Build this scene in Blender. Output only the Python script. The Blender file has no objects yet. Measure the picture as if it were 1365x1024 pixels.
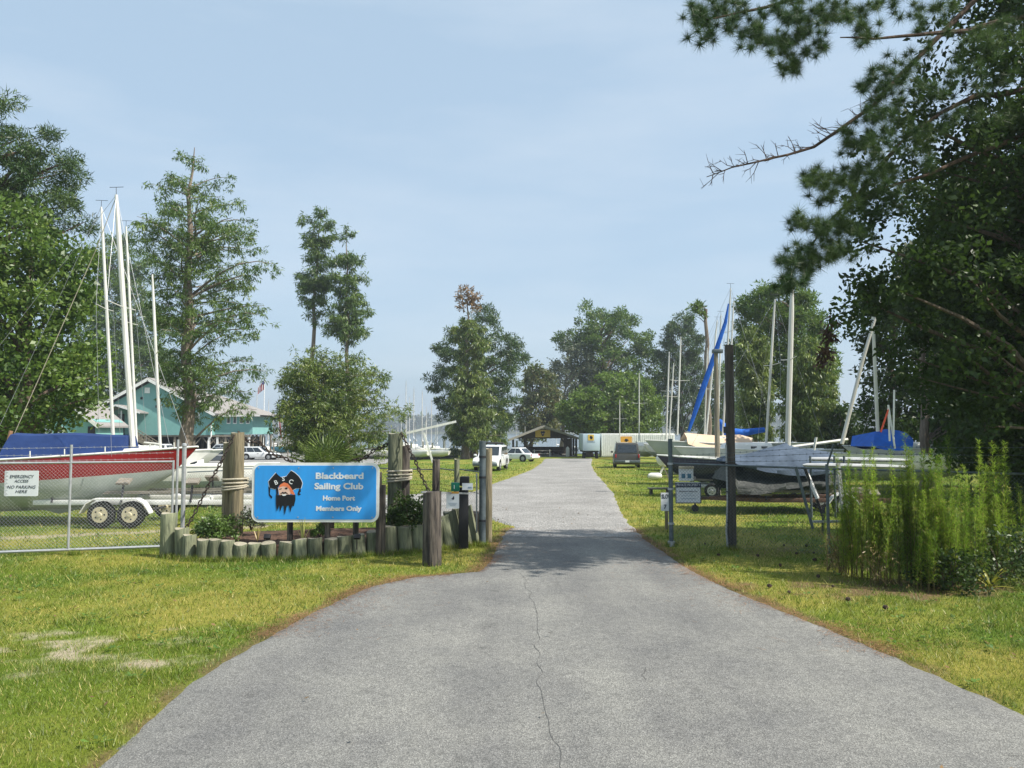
import bpy, bmesh, math, random
import numpy as np
from mathutils import Vector, Matrix

random.seed(7)
rng = np.random.default_rng(7)
scene = bpy.context.scene
COL = scene.collection
R = math.radians

# ------------------------------------------------------------------ camera
F = 1050.0
PITCH = math.atan(62 / F)
CAMZ = 2.5
cam_data = bpy.data.cameras.new('camera')
cam_data.sensor_width = 36
cam_data.lens = 36 * F / 1365
cam_data.clip_start = 0.1
cam_data.clip_end = 6000
cam = bpy.data.objects.new('camera', cam_data)
COL.objects.link(cam)
cam.location = (0, 0, CAMZ)
cam.rotation_euler = (math.pi / 2 + PITCH, 0, 0)
scene.camera = cam

# ------------------------------------------------------------------ light
SUN_EL, SUN_BACK = R(50), R(20)          # sun from the right, a little behind the camera
sdir = Vector((math.cos(SUN_EL) * math.cos(SUN_BACK), -math.cos(SUN_EL) * math.sin(SUN_BACK), math.sin(SUN_EL)))
world = bpy.data.worlds.new('World')
scene.world = world
world.use_nodes = True
wn, wl = world.node_tree.nodes, world.node_tree.links
wn.clear()
sky = wn.new('ShaderNodeTexSky')
sky.sky_type = 'NISHITA'
sky.sun_disc = False
sky.sun_elevation = SUN_EL
sky.sun_rotation = math.atan2(sdir.x, sdir.y)
sky.altitude = 0
sky.air_density = 1.0
sky.dust_density = 3.0
sky.ozone_density = 2.0
tc = wn.new('ShaderNodeTexCoord')
mp = wn.new('ShaderNodeMapping')
mp.inputs['Scale'].default_value = (1.0, 1.6, 5.0)
cl = wn.new('ShaderNodeTexNoise')
cl.inputs['Scale'].default_value = 2.2
cl.inputs['Detail'].default_value = 7
cl.inputs['Roughness'].default_value = 0.55
rp = wn.new('ShaderNodeValToRGB')
rp.color_ramp.elements[0].position = 0.42
rp.color_ramp.elements[0].color = (0, 0, 0, 1)
rp.color_ramp.elements[1].position = 0.80
rp.color_ramp.elements[1].color = (0.32, 0.32, 0.32, 1)
hz = wn.new('ShaderNodeMixRGB')
hz.inputs['Fac'].default_value = 0.55
hz.inputs['Color2'].default_value = (5.65, 7.45, 9.1, 1)
cm = wn.new('ShaderNodeMixRGB')
cm.inputs['Color2'].default_value = (7.2, 7.7, 8.2, 1)
bg = wn.new('ShaderNodeBackground')
bg.inputs['Strength'].default_value = 0.0735
wo = wn.new('ShaderNodeOutputWorld')
wl.new(tc.outputs['Generated'], mp.inputs['Vector'])
wl.new(mp.outputs['Vector'], cl.inputs['Vector'])
wl.new(cl.outputs['Fac'], rp.inputs['Fac'])
wl.new(sky.outputs['Color'], hz.inputs['Color1'])
wl.new(hz.outputs['Color'], cm.inputs['Color1'])
wl.new(rp.outputs['Color'], cm.inputs['Fac'])
wl.new(cm.outputs['Color'], bg.inputs['Color'])
wl.new(bg.outputs['Background'], wo.inputs['Surface'])

sun_data = bpy.data.lights.new('sun', 'SUN')
sun_data.energy = 4.4
sun_data.angle = R(0.55)
sun_data.color = (1.0, 0.94, 0.85)
sun = bpy.data.objects.new('sun', sun_data)
COL.objects.link(sun)
sun.location = sdir * 50
sun.rotation_euler = sdir.to_track_quat('Z', 'Y').to_euler()

scene.view_settings.view_transform = 'Standard'
scene.view_settings.look = 'None'
scene.view_settings.gamma = 1
scene.view_settings.use_curve_mapping = False
scene.view_settings.exposure = 0.76
scene.render.engine = 'CYCLES'
scene.cycles.max_bounces = 6
scene.cycles.transparent_max_bounces = 8
scene.cycles.volume_bounces = 0

# ------------------------------------------------------------------ geometry of the place
def H(x, y):
    """height of the ground: level by the gate, falling gently to the river"""
    d = max(0.0, y - 32.0)
    z = -0.0163 * (d * d / (d + 6.0)) if d > 0 else 0.0
    return max(z, -1.72) if y < 146 else max(z, -1.72) - min(1.3, (y - 146) * 0.12)

def ray(px, py):
    u, v = (px - 682.5) / F, (512 - py) / F
    c, s = math.cos(PITCH), math.sin(PITCH)
    return u, c - v * s, s + v * c

def at(px, py, Y):
    x, y, z = ray(px, py)
    t = Y / y
    return Vector((x * t, Y, CAMZ + z * t))

def gp(px, py):
    """where the line of sight through a picture point meets the ground"""
    x, y, z = ray(px, py)
    if z >= -0.004:
        z = -0.004
    t = 1.0
    for _ in range(60):
        t = (H(x * t, y * t) - CAMZ) / z
    return Vector((x * t, y * t, H(x * t, y * t)))

def gx(px, Y):
    x = (px - 682.5) / F * Y
    return Vector((x, Y, H(x, Y)))

# ------------------------------------------------------------------ materials
def srgb(r, g, b):
    def f(c):
        c /= 255
        return c / 12.92 if c <= 0.04045 else ((c + 0.055) / 1.055) ** 2.4
    return f(r), f(g), f(b)

_mats = {}
def M(name, col, rough=0.7, col2=None, scale=6.0, detail=5, bump=0.0, bscale=40.0, metal=0.0, spec=0.3,
      stretch=(1, 1, 1), rand=0.0, contrast=(0.35, 0.65), coat=0.0):
    if name in _mats:
        return _mats[name]
    m = bpy.data.materials.new(name)
    m.use_nodes = True
    n, l = m.node_tree.nodes, m.node_tree.links
    b = n['Principled BSDF']
    b.inputs['Roughness'].default_value = rough
    b.inputs['Metallic'].default_value = metal
    b.inputs['Specular IOR Level'].default_value = spec
    b.inputs['Coat Weight'].default_value = coat
    t = n.new('ShaderNodeTexCoord')
    mpn = n.new('ShaderNodeMapping')
    mpn.inputs['Scale'].default_value = stretch
    l.new(t.outputs['Object'], mpn.inputs['Vector'])
    if col2 is None:
        col2 = tuple(c * 0.8 for c in col)
    ns = n.new('ShaderNodeTexNoise')
    ns.inputs['Scale'].default_value = scale
    ns.inputs['Detail'].default_value = detail
    ns.inputs['Roughness'].default_value = 0.62
    l.new(mpn.outputs['Vector'], ns.inputs['Vector'])
    cr = n.new('ShaderNodeValToRGB')
    cr.color_ramp.elements[0].position, cr.color_ramp.elements[1].position = contrast
    cr.color_ramp.elements[0].color = (*col2, 1)
    cr.color_ramp.elements[1].color = (*col, 1)
    l.new(ns.outputs['Fac'], cr.inputs['Fac'])
    out = cr.outputs['Color']
    if rand:
        oi = n.new('ShaderNodeObjectInfo')
        mr = n.new('ShaderNodeMapRange')
        mr.inputs['To Min'].default_value = 1 - rand
        mr.inputs['To Max'].default_value = 1 + rand
        l.new(oi.outputs['Random'], mr.inputs['Value'])
        hsv = n.new('ShaderNodeHueSaturation')
        l.new(mr.outputs['Result'], hsv.inputs['Value'])
        l.new(out, hsv.inputs['Color'])
        out = hsv.outputs['Color']
    l.new(out, b.inputs['Base Color'])
    if bump:
        n2 = n.new('ShaderNodeTexNoise')
        n2.inputs['Scale'].default_value = bscale
        n2.inputs['Detail'].default_value = 4
        l.new(mpn.outputs['Vector'], n2.inputs['Vector'])
        bp = n.new('ShaderNodeBump')
        bp.inputs['Strength'].default_value = bump
        bp.inputs['Distance'].default_value = 0.02
        l.new(n2.outputs['Fac'], bp.inputs['Height'])
        l.new(bp.outputs['Normal'], b.inputs['Normal'])
    _mats[name] = m
    return m

def leafmat(name, c1, c2, trans=0.35, nscale=0.6, c3=None, gloss=0.04, spread=0.35):
    """leaves: two tones by clump, a small shift per leaf, light let through"""
    if name in _mats:
        return _mats[name]
    m = bpy.data.materials.new(name)
    m.use_nodes = True
    n, l = m.node_tree.nodes, m.node_tree.links
    n.clear()
    geo = n.new('ShaderNodeNewGeometry')
    ns = n.new('ShaderNodeTexNoise')
    ns.inputs['Scale'].default_value = nscale
    ns.inputs['Detail'].default_value = 3
    l.new(geo.outputs['Position'], ns.inputs['Vector'])
    cr = n.new('ShaderNodeValToRGB')
    cr.color_ramp.elements[0].position, cr.color_ramp.elements[1].position = 0.36, 0.64
    cr.color_ramp.elements[0].color = (*c1, 1)
    cr.color_ramp.elements[1].color = (*c2, 1)
    l.new(ns.outputs['Fac'], cr.inputs['Fac'])
    out = cr.outputs['Color']
    if c3:
        mx = n.new('ShaderNodeMixRGB')
        gt = n.new('ShaderNodeMath')
        gt.operation = 'GREATER_THAN'
        gt.inputs[1].default_value = 0.90
        l.new(geo.outputs['Random Per Island'], gt.inputs[0])
        l.new(gt.outputs[0], mx.inputs['Fac'])
        l.new(out, mx.inputs['Color1'])
        mx.inputs['Color2'].default_value = (*c3, 1)
        out = mx.outputs['Color']
    hsv = n.new('ShaderNodeHueSaturation')
    mr = n.new('ShaderNodeMapRange')
    mr.inputs['To Min'].default_value = 1 - spread
    mr.inputs['To Max'].default_value = 1 + spread
    l.new(geo.outputs['Random Per Island'], mr.inputs['Value'])
    l.new(mr.outputs['Result'], hsv.inputs['Value'])
    l.new(out, hsv.inputs['Color'])
    df = n.new('ShaderNodeBsdfDiffuse')
    tr = n.new('ShaderNodeBsdfTranslucent')
    gl = n.new('ShaderNodeBsdfGlossy')
    gl.inputs['Roughness'].default_value = 0.45
    m1, m2 = n.new('ShaderNodeMixShader'), n.new('ShaderNodeMixShader')
    m1.inputs['Fac'].default_value = trans
    m2.inputs['Fac'].default_value = gloss
    l.new(hsv.outputs['Color'], df.inputs['Color'])
    l.new(hsv.outputs['Color'], tr.inputs['Color'])
    l.new(df.outputs[0], m1.inputs[1])
    l.new(tr.outputs[0], m1.inputs[2])
    l.new(m1.outputs[0], m2.inputs[1])
    l.new(gl.outputs[0], m2.inputs[2])
    o = n.new('ShaderNodeOutputMaterial')
    l.new(m2.outputs[0], o.inputs['Surface'])
    _mats[name] = m
    return m

WHITE = M('white gelcoat', (0.74, 0.74, 0.70), 0.35, (0.62, 0.62, 0.57), 2.5, spec=0.5)
WHITEP = M('white paint', (0.78, 0.78, 0.76), 0.5, (0.66, 0.66, 0.63), 4)
GALV = M('galvanised steel', (0.42, 0.44, 0.45), 0.45, (0.32, 0.33, 0.34), 12, metal=0.35, spec=0.5)
GALVDARK = M('weathered galvanised steel', (0.13, 0.16, 0.17), 0.55, (0.08, 0.10, 0.11), 9, metal=0.3)
ALU = M('mast aluminium', (0.66, 0.65, 0.60), 0.4, (0.54, 0.53, 0.48), 1.2, metal=0.15, spec=0.5, stretch=(4, 4, 0.6))
WIRE = M('rigging wire', (0.36, 0.37, 0.38), 0.4, metal=0.6)
ROPE = M('rope', (0.50, 0.46, 0.36), 0.9, (0.30, 0.27, 0.20), 60, bump=0.5, bscale=90)
RUST = M('rusty chain iron', (0.055, 0.040, 0.032), 0.8, (0.022, 0.017, 0.015), 25)
BLACK = M('black plastic', (0.018, 0.018, 0.020), 0.55)
RUBBER = M('tyre rubber', (0.022, 0.022, 0.023), 0.85)
DARKSTEEL = M('dark steel', (0.05, 0.05, 0.055), 0.5, metal=0.4)
GLASS = M('dark car glass', (0.02, 0.028, 0.034), 0.06, (0.015, 0.02, 0.025), spec=0.9)
CREAM = M('cream rim paint', (0.62, 0.55, 0.38), 0.45)
SIGNWHITE = M('sign white', (0.72, 0.74, 0.76), 0.55, (0.66, 0.68, 0.70), 3)
LETTERDARK = M('dark lettering', (0.035, 0.04, 0.06), 0.6)

# ------------------------------------------------------------------ mesh builder
def link(o, parent=None):
    COL.objects.link(o)
    if parent is not None:
        o.parent = parent
    return o

class MB:
    def __init__(self):
        self.v, self.f, self.m = [], [], []

    def add(self, vs, fs, mi=0):
        n = len(self.v)
        self.v += [tuple(v) for v in vs]
        self.f += [tuple(i + n for i in f) for f in fs]
        self.m += [mi] * len(fs)
        return self

    def box(self, c, s, rz=0.0, mi=0, M3=None):
        hx, hy, hz = s[0] / 2, s[1] / 2, s[2] / 2
        vs = [Vector((x, y, z)) for x in (-hx, hx) for y in (-hy, hy) for z in (-hz, hz)]
        m = M3 if M3 is not None else Matrix.Rotation(rz, 3, 'Z')
        vs = [m @ v + Vector(c) for v in vs]
        return self.add(vs, [(0, 1, 3, 2), (4, 6, 7, 5), (0, 4, 5, 1), (2, 3, 7, 6), (0, 2, 6, 4), (1, 5, 7, 3)], mi)

    def tube(self, pts, rad, n=8, cap=True, mi=0):
        pts = [Vector(p) for p in pts]
        if not hasattr(rad, '__len__'):
            rad = [rad] * len(pts)
        vs, fs = [], []
        up = None
        for i, p in enumerate(pts):
            d = pts[min(i + 1, len(pts) - 1)] - pts[max(i - 1, 0)]
            if d.length < 1e-9:
                d = Vector((0, 0, 1))
            d.normalize()
            if up is None:
                up = Vector((0, 0, 1)) if abs(d.z) < 0.9 else Vector((1, 0, 0))
            a = d.cross(up)
            if a.length < 1e-5:
                a = d.cross(Vector((0, 1, 0.3)))
            a.normalize()
            b = d.cross(a)
            up = b.cross(d) if False else up
            for k in range(n):
                t = 2 * math.pi * k / n
                vs.append(p + a * (math.cos(t) * rad[i]) + b * (math.sin(t) * rad[i]))
        for i in range(len(pts) - 1):
            for k in range(n):
                k2 = (k + 1) % n
                fs.append((i * n + k, i * n + k2, (i + 1) * n + k2, (i + 1) * n + k))
        if cap:
            fs.append(tuple(range(n - 1, -1, -1)))
            fs.append(tuple((len(pts) - 1) * n + k for k in range(n)))
        return self.add(vs, fs, mi)

    def bar(self, p0, p1, w, h, mi=0):
        p0, p1 = Vector(p0), Vector(p1)
        d = p1 - p0
        L = d.length
        q = d.to_track_quat('X', 'Z').to_matrix()
        return self.box((p0 + p1) / 2, (L, w, h), M3=q, mi=mi)

    def prism(self, poly, y0, y1, mi=0):
        """polygon in x,z pulled along y"""
        n = len(poly)
        vs = [(x, y0, z) for x, z in poly] + [(x, y1, z) for x, z in poly]
        fs = [tuple(range(n)), tuple(range(2 * n - 1, n - 1, -1))]
        fs += [(i, n + i, n + (i + 1) % n, (i + 1) % n) for i in range(n)]
        return self.add(vs, fs, mi)

    def disc(self, c, r, axis, w, n=18, mi=0):
        a = Vector(axis).normalized() * (w / 2)
        return self.tube([Vector(c) - a, Vector(c) + a], r, n, True, mi)

    def loft(self, rings, closed=True, cap=True, mi=0):
        n = len(rings[0])
        vs = [p for r in rings for p in r]
        fs = []
        for i in range(len(rings) - 1):
            for k in range(n if closed else n - 1):
                k2 = (k + 1) % n
                fs.append((i * n + k, i * n + k2, (i + 1) * n + k2, (i + 1) * n + k))
        if cap and closed:
            fs.append(tuple(range(n - 1, -1, -1)))
            fs.append(tuple((len(rings) - 1) * n + k for k in range(n)))
        return self.add(vs, fs, mi)

    def build(self, name, mats, parent=None, smooth=False, bevel=0.0, world=False, segs=2):
        me = bpy.data.meshes.new(name)
        vs = self.v
        if world and parent is not None:
            inv = Matrix.LocRotScale(parent.location, parent.rotation_euler, None).inverted()
            vs = [inv @ Vector(v) for v in vs]
        me.from_pydata([tuple(v) for v in vs], [], self.f)
        mats = mats if isinstance(mats, (list, tuple)) else [mats]
        for m in mats:
            me.materials.append(m)
        if len(mats) > 1:
            me.polygons.foreach_set('material_index', self.m)
        bm = bmesh.new()
        bm.from_mesh(me)
        bmesh.ops.recalc_face_normals(bm, faces=bm.faces)
        if bevel:
            es = [e for e in bm.edges if len(e.link_faces) == 2 and e.calc_face_angle(0) > 0.5]
            bmesh.ops.bevel(bm, geom=es, offset=bevel, segments=segs, affect='EDGES', profile=0.5, clamp_overlap=True)
        bm.to_mesh(me)
        bm.free()
        if smooth or bevel:
            me.polygons.foreach_set('use_smooth', [True] * len(me.polygons))
            if hasattr(me, 'set_sharp_from_angle'):
                me.set_sharp_from_angle(angle=R(38))
        return link(bpy.data.objects.new(name, me), parent)

def npmesh(name, V, Fq, mat, parent=None, smooth=False):
    """mesh from numpy arrays: V (n,3), Fq (m,k)"""
    me = bpy.data.meshes.new(name)
    k = Fq.shape[1]
    me.vertices.add(len(V))
    me.vertices.foreach_set('co', np.ascontiguousarray(V, dtype=np.float32).ravel())
    me.loops.add(Fq.size)
    me.loops.foreach_set('vertex_index', np.ascontiguousarray(Fq, dtype=np.int32).ravel())
    me.polygons.add(len(Fq))
    me.polygons.foreach_set('loop_start', np.arange(0, Fq.size, k, dtype=np.int32))
    me.update(calc_edges=True)
    me.validate()
    if smooth:
        me.polygons.foreach_set('use_smooth', [True] * len(me.polygons))
    me.materials.append(mat)
    return link(bpy.data.objects.new(name, me), parent)

def tag(o, label=None, cat=None, group=None, kind=None):
    if label: o['label'] = label
    if cat: o['category'] = cat
    if group: o['group'] = group
    if kind: o['kind'] = kind
    return o

def thing(name, label, cat, loc=(0, 0, 0), rz=0.0, group=None):
    o = bpy.data.objects.new(name, None)
    o.empty_display_size = 0.2
    o.location = loc
    o.rotation_euler = (0, 0, rz)
    COL.objects.link(o)
    return tag(o, label, cat, group)

def dup(root, loc, rz=0.0, label=None, scale=None):
    kids = {}
    for o in list(COL.objects):
        if o.parent is not None:
            kids.setdefault(o.parent.name, []).append(o)
    def cp(o, parent):
        c = o.copy()
        COL.objects.link(c)
        c.parent = parent
        for ch in kids.get(o.name, []):
            cp(ch, c)
        return c
    r = cp(root, None)
    r.location = loc
    r.rotation_euler = (0, 0, rz)
    if label: r['label'] = label
    if scale: r.scale = (scale,) * 3 if not hasattr(scale, '__len__') else scale
    return r

def struct(o):
    o['kind'] = 'structure'
    return o

# value noise for masks, the same for the ground and for the blades on it
_perm = rng.random((256, 256))
def vnoise(x, y):
    x, y = np.asarray(x, float), np.asarray(y, float)
    xi, yi = np.floor(x).astype(int), np.floor(y).astype(int)
    fx, fy = x - xi, y - yi
    fx, fy = fx * fx * (3 - 2 * fx), fy * fy * (3 - 2 * fy)
    g = lambda i, j: _perm[i % 256, j % 256]
    return (g(xi, yi) * (1 - fx) + g(xi + 1, yi) * fx) * (1 - fy) + (g(xi, yi + 1) * (1 - fx) + g(xi + 1, yi + 1) * fx) * fy
def fbm(x, y, o=4):
    s, a, t = 0, 1, 0
    for i in range(o):
        s = s + a * vnoise(x * 2 ** i + 17.3 * i, y * 2 ** i + 9.1 * i)
        t += a
        a *= 0.55
    return s / t
#__SECTION2__

# ------------------------------------------------------------------ ground, road, water
def wp(pts):
    return [gp(*p) for p in pts]

ROAD_L = [(-60, 1240), (20, 1110), (118, 1024), (180, 968), (250, 905), (345, 850), (430, 806), (486, 781), (545, 769), (600, 765), (634, 762), (652, 747), (664, 722), (672, 712), (678, 704)]
ROAD_R = [(1760, 1110), (1560, 1025), (1365, 945), (1280, 908), (1200, 874), (1100, 832), (1010, 797), (950, 772), (920, 757), (905, 747), (885, 733), (868, 722), (857, 715), (851, 710), (848, 704)]
road_l, road_r = wp(ROAD_L), wp(ROAD_R)
GRAV_L = [(668, 716), (672, 709), (684, 703), (684, 700), (672, 697), (655, 692), (640, 684), (628, 672), (628, 656), (652, 646), (678, 637), (706, 627), (722, 617), (726, 611.5)]
GRAV_R = [(858, 716), (853, 711), (846, 703), (840, 697), (830, 684), (823, 670), (818, 656), (808, 645), (800, 637), (792, 627), (788, 619), (790, 611.5)]
grav_l, grav_r = wp(GRAV_L), wp(GRAV_R)

def polydist(P, X, Y):
    """distance of points to a polyline (numpy)"""
    d = np.full(X.shape, 1e9)
    for a, b in zip(P[:-1], P[1:]):
        ax, ay, bx, by = a.x, a.y, b.x, b.y
        L2 = (bx - ax) ** 2 + (by - ay) ** 2 + 1e-9
        t = np.clip(((X - ax) * (bx - ax) + (Y - ay) * (by - ay)) / L2, 0, 1)
        d = np.minimum(d, np.hypot(X - ax - t * (bx - ax), Y - ay - t * (by - ay)))
    return d

def inpoly(poly, X, Y):
    c = np.zeros(X.shape, bool)
    n = len(poly)
    for i in range(n):
        x0, y0, x1, y1 = poly[i].x, poly[i].y, poly[i - 1].x, poly[i - 1].y
        if y0 == y1:
            continue
        c ^= ((y0 > Y) != (y1 > Y)) & (X < (x1 - x0) * (Y - y0) / (y1 - y0) + x0)
    return c

ROADPOLY = road_l + road_r[::-1]
GRAVPOLY = grav_l + grav_r[::-1]
park_poly = wp([(205, 634), (250, 631), (330, 627), (430, 622), (505, 619), (560, 611), (560, 604), (380, 603), (235, 603), (180, 610)])
lane_poly = wp([(300, 692), (480, 688), (600, 690), (640, 690), (640, 656), (600, 657), (480, 662), (310, 664)])

BED = wp([(218, 741), (240, 745), (262, 747), (300, 747), (360, 746), (420, 744), (470, 742), (520, 738.5), (560, 735.5), (592, 731), (622, 727), (640, 724)]) 
bed_back = [Vector((-0.75, 19.2, 0)), Vector((-3.0, 19.0, 0)), Vector((-5.4, 18.4, 0)), Vector((-6.6, 17.6, 0))]
BEDPOLY = BED + bed_back

def masks(X, Y):
    """sand, dryness, litter over the lawn"""
    n1 = fbm(X * 0.9, Y * 0.9)
    n2 = fbm(X * 2.6 + 40, Y * 2.6)
    n3 = fbm(X * 0.25 + 90, Y * 0.25)
    c = gp(85, 868)
    e = np.exp(-(((X - c.x) / 2.1) ** 2 + ((Y - c.y) / 1.5) ** 2))
    n4 = fbm(X * 2.0 + 11, Y * 4.0 + 3, 5)
    sand = np.clip((n4 * 0.72 + n2 * 0.30 + 0.33 * e - 0.785 + (fbm(X * 9, Y * 12) - .5) * .25) * 5, 0, 1) * np.clip(e * 2.5, 0, 1)
    s1 = gp(20, 716); s2 = gp(240, 706)
    strip = np.exp(-((Y - (s1.y + (X - s1.x) * (s2.y - s1.y) / (s2.x - s1.x))) / 0.40) ** 2) * (X < s2.x + 2.0) * (X > -25)
    sand = np.maximum(sand, np.clip((strip * 1.1 + n2 - 0.98) * 4, 0, 1) * 0.85)
    dry = np.clip((n1 - 0.47) * 3.0 + (n3 - 0.40) * 2.4, 0, 1) * np.clip(0.45 + n2, 0, 1)
    dr = np.minimum(np.minimum(polydist(road_l, X, Y), polydist(road_r, X, Y)), 9)
    dg = np.minimum(polydist(grav_l[2:], X, Y), polydist(grav_r, X, Y))
    edge = np.exp(-(dr / 0.16) ** 2)
    lit = np.clip((edge * np.clip(0.62 + (Y - 8.5) * 0.4, 0.55, 1) + (n2 - 0.5) * 1.5 - 0.22) * 2.2, 0, 1) * np.clip(edge * 2, 0, 1) * 0.75
    w = gp(1235, 785)
    e2 = np.exp(-(((X - w.x) / 2.6) ** 2 + ((Y - w.y - 0.1) / 1.0) ** 2))
    lit = np.maximum(lit, np.clip((e2 * 1.1 + n2 * 1.5 - 1.15) * 2.6, 0, 1) * 0.85)
    w = gp(1060, 735)
    e3 = np.exp(-(((X - w.x) / 3.6) ** 2 + ((Y - w.y) / 1.0) ** 2))
    lit = np.maximum(lit, np.clip((e3 * 0.8 + n2 - 0.95) * 2.2, 0, 1) * 0.7)
    dry = np.maximum(dry, np.exp(-(dg / 1.2) ** 2) * (Y > 19) * np.clip(n2 * 2.4 - 0.5, 0, 1))
    return sand, dry, lit

def axis(segs):
    out = [segs[0][0]]
    for a, b, st in segs:
        k = max(1, int(round((b - a) / st)))
        out += [a + (b - a) * (i + 1) / k for i in range(k)]
    return np.array(out)

xs = axis([(-300, -60, 20), (-60, -16, 1.5), (-16, -8, 0.3), (-8, 10, 0.11), (10, 18, 0.4), (18, 60, 1.5), (60, 300, 20)])
ys = axis([(-25, 3, 3), (3, 5.6, 0.4), (5.6, 16, 0.10), (16, 32, 0.25), (32, 60, 0.8), (60, 146, 3), (146, 162, 2)])
GX, GY = np.meshgrid(xs, ys)
GZ = np.vectorize(H)(GX, GY)
near = (GY < 34) & (np.abs(GX) < 20)
GZ = GZ + near * (fbm(GX * 1.3, GY * 1.3) - 0.5) * 0.035 * np.clip((GY - 4) / 3, 0, 1)
onroad = inpoly(ROADPOLY, GX, GY) | inpoly(GRAVPOLY, GX, GY)
GZ = GZ - 0.03 * onroad - 0.02
V = np.stack([GX, GY, GZ], -1).reshape(-1, 3)
ni, nj = GX.shape
idx = np.arange(ni * nj).reshape(ni, nj)
Fq = np.stack([idx[:-1, :-1], idx[:-1, 1:], idx[1:, 1:], idx[1:, :-1]], -1).reshape(-1, 4)

def posnoise(n, l, geo, scale, detail=4, rough=0.6):
    t = n.new('ShaderNodeTexNoise')
    t.inputs['Scale'].default_value = scale
    t.inputs['Detail'].default_value = detail
    t.inputs['Roughness'].default_value = rough
    l.new(geo.outputs['Position'], t.inputs['Vector'])
    return t.outputs['Fac']

def ramp(n, l, src, stops):
    r = n.new('ShaderNodeValToRGB')
    e = r.color_ramp.elements
    while len(e) < len(stops):
        e.new(0.5)
    for el, (p, c) in zip(e, stops):
        el.position = p
        el.color = (*c, 1) if len(c) == 3 else c
    l.new(src, r.inputs['Fac'])
    return r.outputs['Color']

def mix(n, l, fac, a, b, mode='MIX'):
    m = n.new('ShaderNodeMixRGB')
    m.blend_type = mode
    for sock, val in ((m.inputs['Fac'], fac), (m.inputs['Color1'], a), (m.inputs['Color2'], b)):
        if isinstance(val, (int, float)):
            sock.default_value = val
        elif isinstance(val, tuple):
            sock.default_value = (*val, 1)
        else:
            l.new(val, sock)
    return m.outputs['Color']

def newmat(name, rough=0.9, spec=0.2):
    m = bpy.data.materials.new(name)
    m.use_nodes = True
    b = m.node_tree.nodes['Principled BSDF']
    b.inputs['Roughness'].default_value = rough
    b.inputs['Specular IOR Level'].default_value = spec
    return m, m.node_tree.nodes, m.node_tree.links, b

def bumpnode(n, l, b, src, strength, dist):
    bp = n.new('ShaderNodeBump')
    bp.inputs['Strength'].default_value = strength
    bp.inputs['Distance'].default_value = dist
    l.new(src, bp.inputs['Height'])
    l.new(bp.outputs['Normal'], b.inputs['Normal'])

GREEN_A, GREEN_B, DRY_C = (0.105, 0.175, 0.014), (0.165, 0.235, 0.020), (0.300, 0.275, 0.050)
gm, n, l, b = newmat('lawn ground')
geo = n.new('ShaderNodeNewGeometry')
att = n.new('ShaderNodeAttribute')
att.attribute_name = 'mask'
sep = n.new('ShaderNodeSeparateColor')
l.new(att.outputs['Color'], sep.inputs['Color'])
big = posnoise(n, l, geo, 0.35, 5)
fine = posnoise(n, l, geo, 26, 6, 0.75)
c = ramp(n, l, big, [(0.38, GREEN_A), (0.62, GREEN_B)])
c = mix(n, l, sep.outputs['Green'], c, DRY_C)
c = mix(n, l, 0.75, c, ramp(n, l, fine, [(0.3, (0.30, 0.32, 0.30)), (0.7, (1.05, 1.05, 1.05))]), 'MULTIPLY')
c = mix(n, l, sep.outputs['Blue'], c, ramp(n, l, fine, [(0.3, (0.055, 0.032, 0.018)), (0.68, (0.19, 0.12, 0.07))]))
c = mix(n, l, sep.outputs['Red'], c, ramp(n, l, fine, [(0.3, (0.24, 0.20, 0.12)), (0.7, (0.46, 0.40, 0.29))]))
l.new(c, b.inputs['Base Color'])
bumpnode(n, l, b, fine, 0.9, 0.03)
ground = npmesh('ground', V, Fq, gm, smooth=True)
ca = ground.data.color_attributes.new('mask', 'FLOAT_COLOR', 'POINT')
S_, D_, L_ = masks(GX, GY)
ca.data.foreach_set('color', np.stack([S_, D_, L_, np.ones_like(S_)], -1).astype(np.float32).ravel())
struct(ground)

def strip_mesh(Lp, Rp, cols, dz, jit=0.0, sub=6):
    """a sheet between two edge lines that follows the ground"""
    def dens(P):
        n_ = len(P)
        s = np.linspace(0, n_ - 1, (n_ - 1) * sub + 1)
        i = np.minimum(s.astype(int), n_ - 2)
        f = s - i
        A = np.array([(p.x, p.y) for p in P])
        return A[i] * (1 - f)[:, None] + A[i + 1] * f[:, None]
    return dens(Lp), dens(Rp)

def resample(P, m):
    A = np.array([(p.x, p.y) for p in P])
    d = np.concatenate([[0], np.cumsum(np.hypot(*np.diff(A, axis=0).T))])
    t = np.linspace(0, d[-1], m)
    return np.stack([np.interp(t, d, A[:, 0]), np.interp(t, d, A[:, 1])], -1)

def sheet(name, Lp, Rp, m, k, dz, mat, jit):
    A, B = resample(Lp, m), resample(Rp, m)
    A[:, 0] += (fbm(A[:, 0] * 3 + 5, A[:, 1] * 3, 4) - 0.5) * jit
    B[:, 0] += (fbm(B[:, 0] * 3 + 55, B[:, 1] * 3, 4) - 0.5) * jit
    A[:, 1] += (fbm(A[:, 0] * 4 + 15, A[:, 1] * 4, 4) - 0.5) * jit * 0.6
    B[:, 1] += (fbm(B[:, 0] * 4 + 75, B[:, 1] * 4, 4) - 0.5) * jit * 0.6
    t = np.linspace(0, 1, k)
    P = A[:, None, :] * (1 - t)[None, :, None] + B[:, None, :] * t[None, :, None]
    X, Y = P[..., 0], P[..., 1]
    Z = np.vectorize(H)(X, Y) + dz
    Z[:, 0] -= 0.05
    Z[:, -1] -= 0.05
    id_ = np.arange(m * k).reshape(m, k)
    return npmesh(name, np.stack([X, Y, Z], -1).reshape(-1, 3), np.stack([id_[:-1, :-1], id_[:-1, 1:], id_[1:, 1:], id_[1:, :-1]], -1).reshape(-1, 4), mat, smooth=True)

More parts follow.
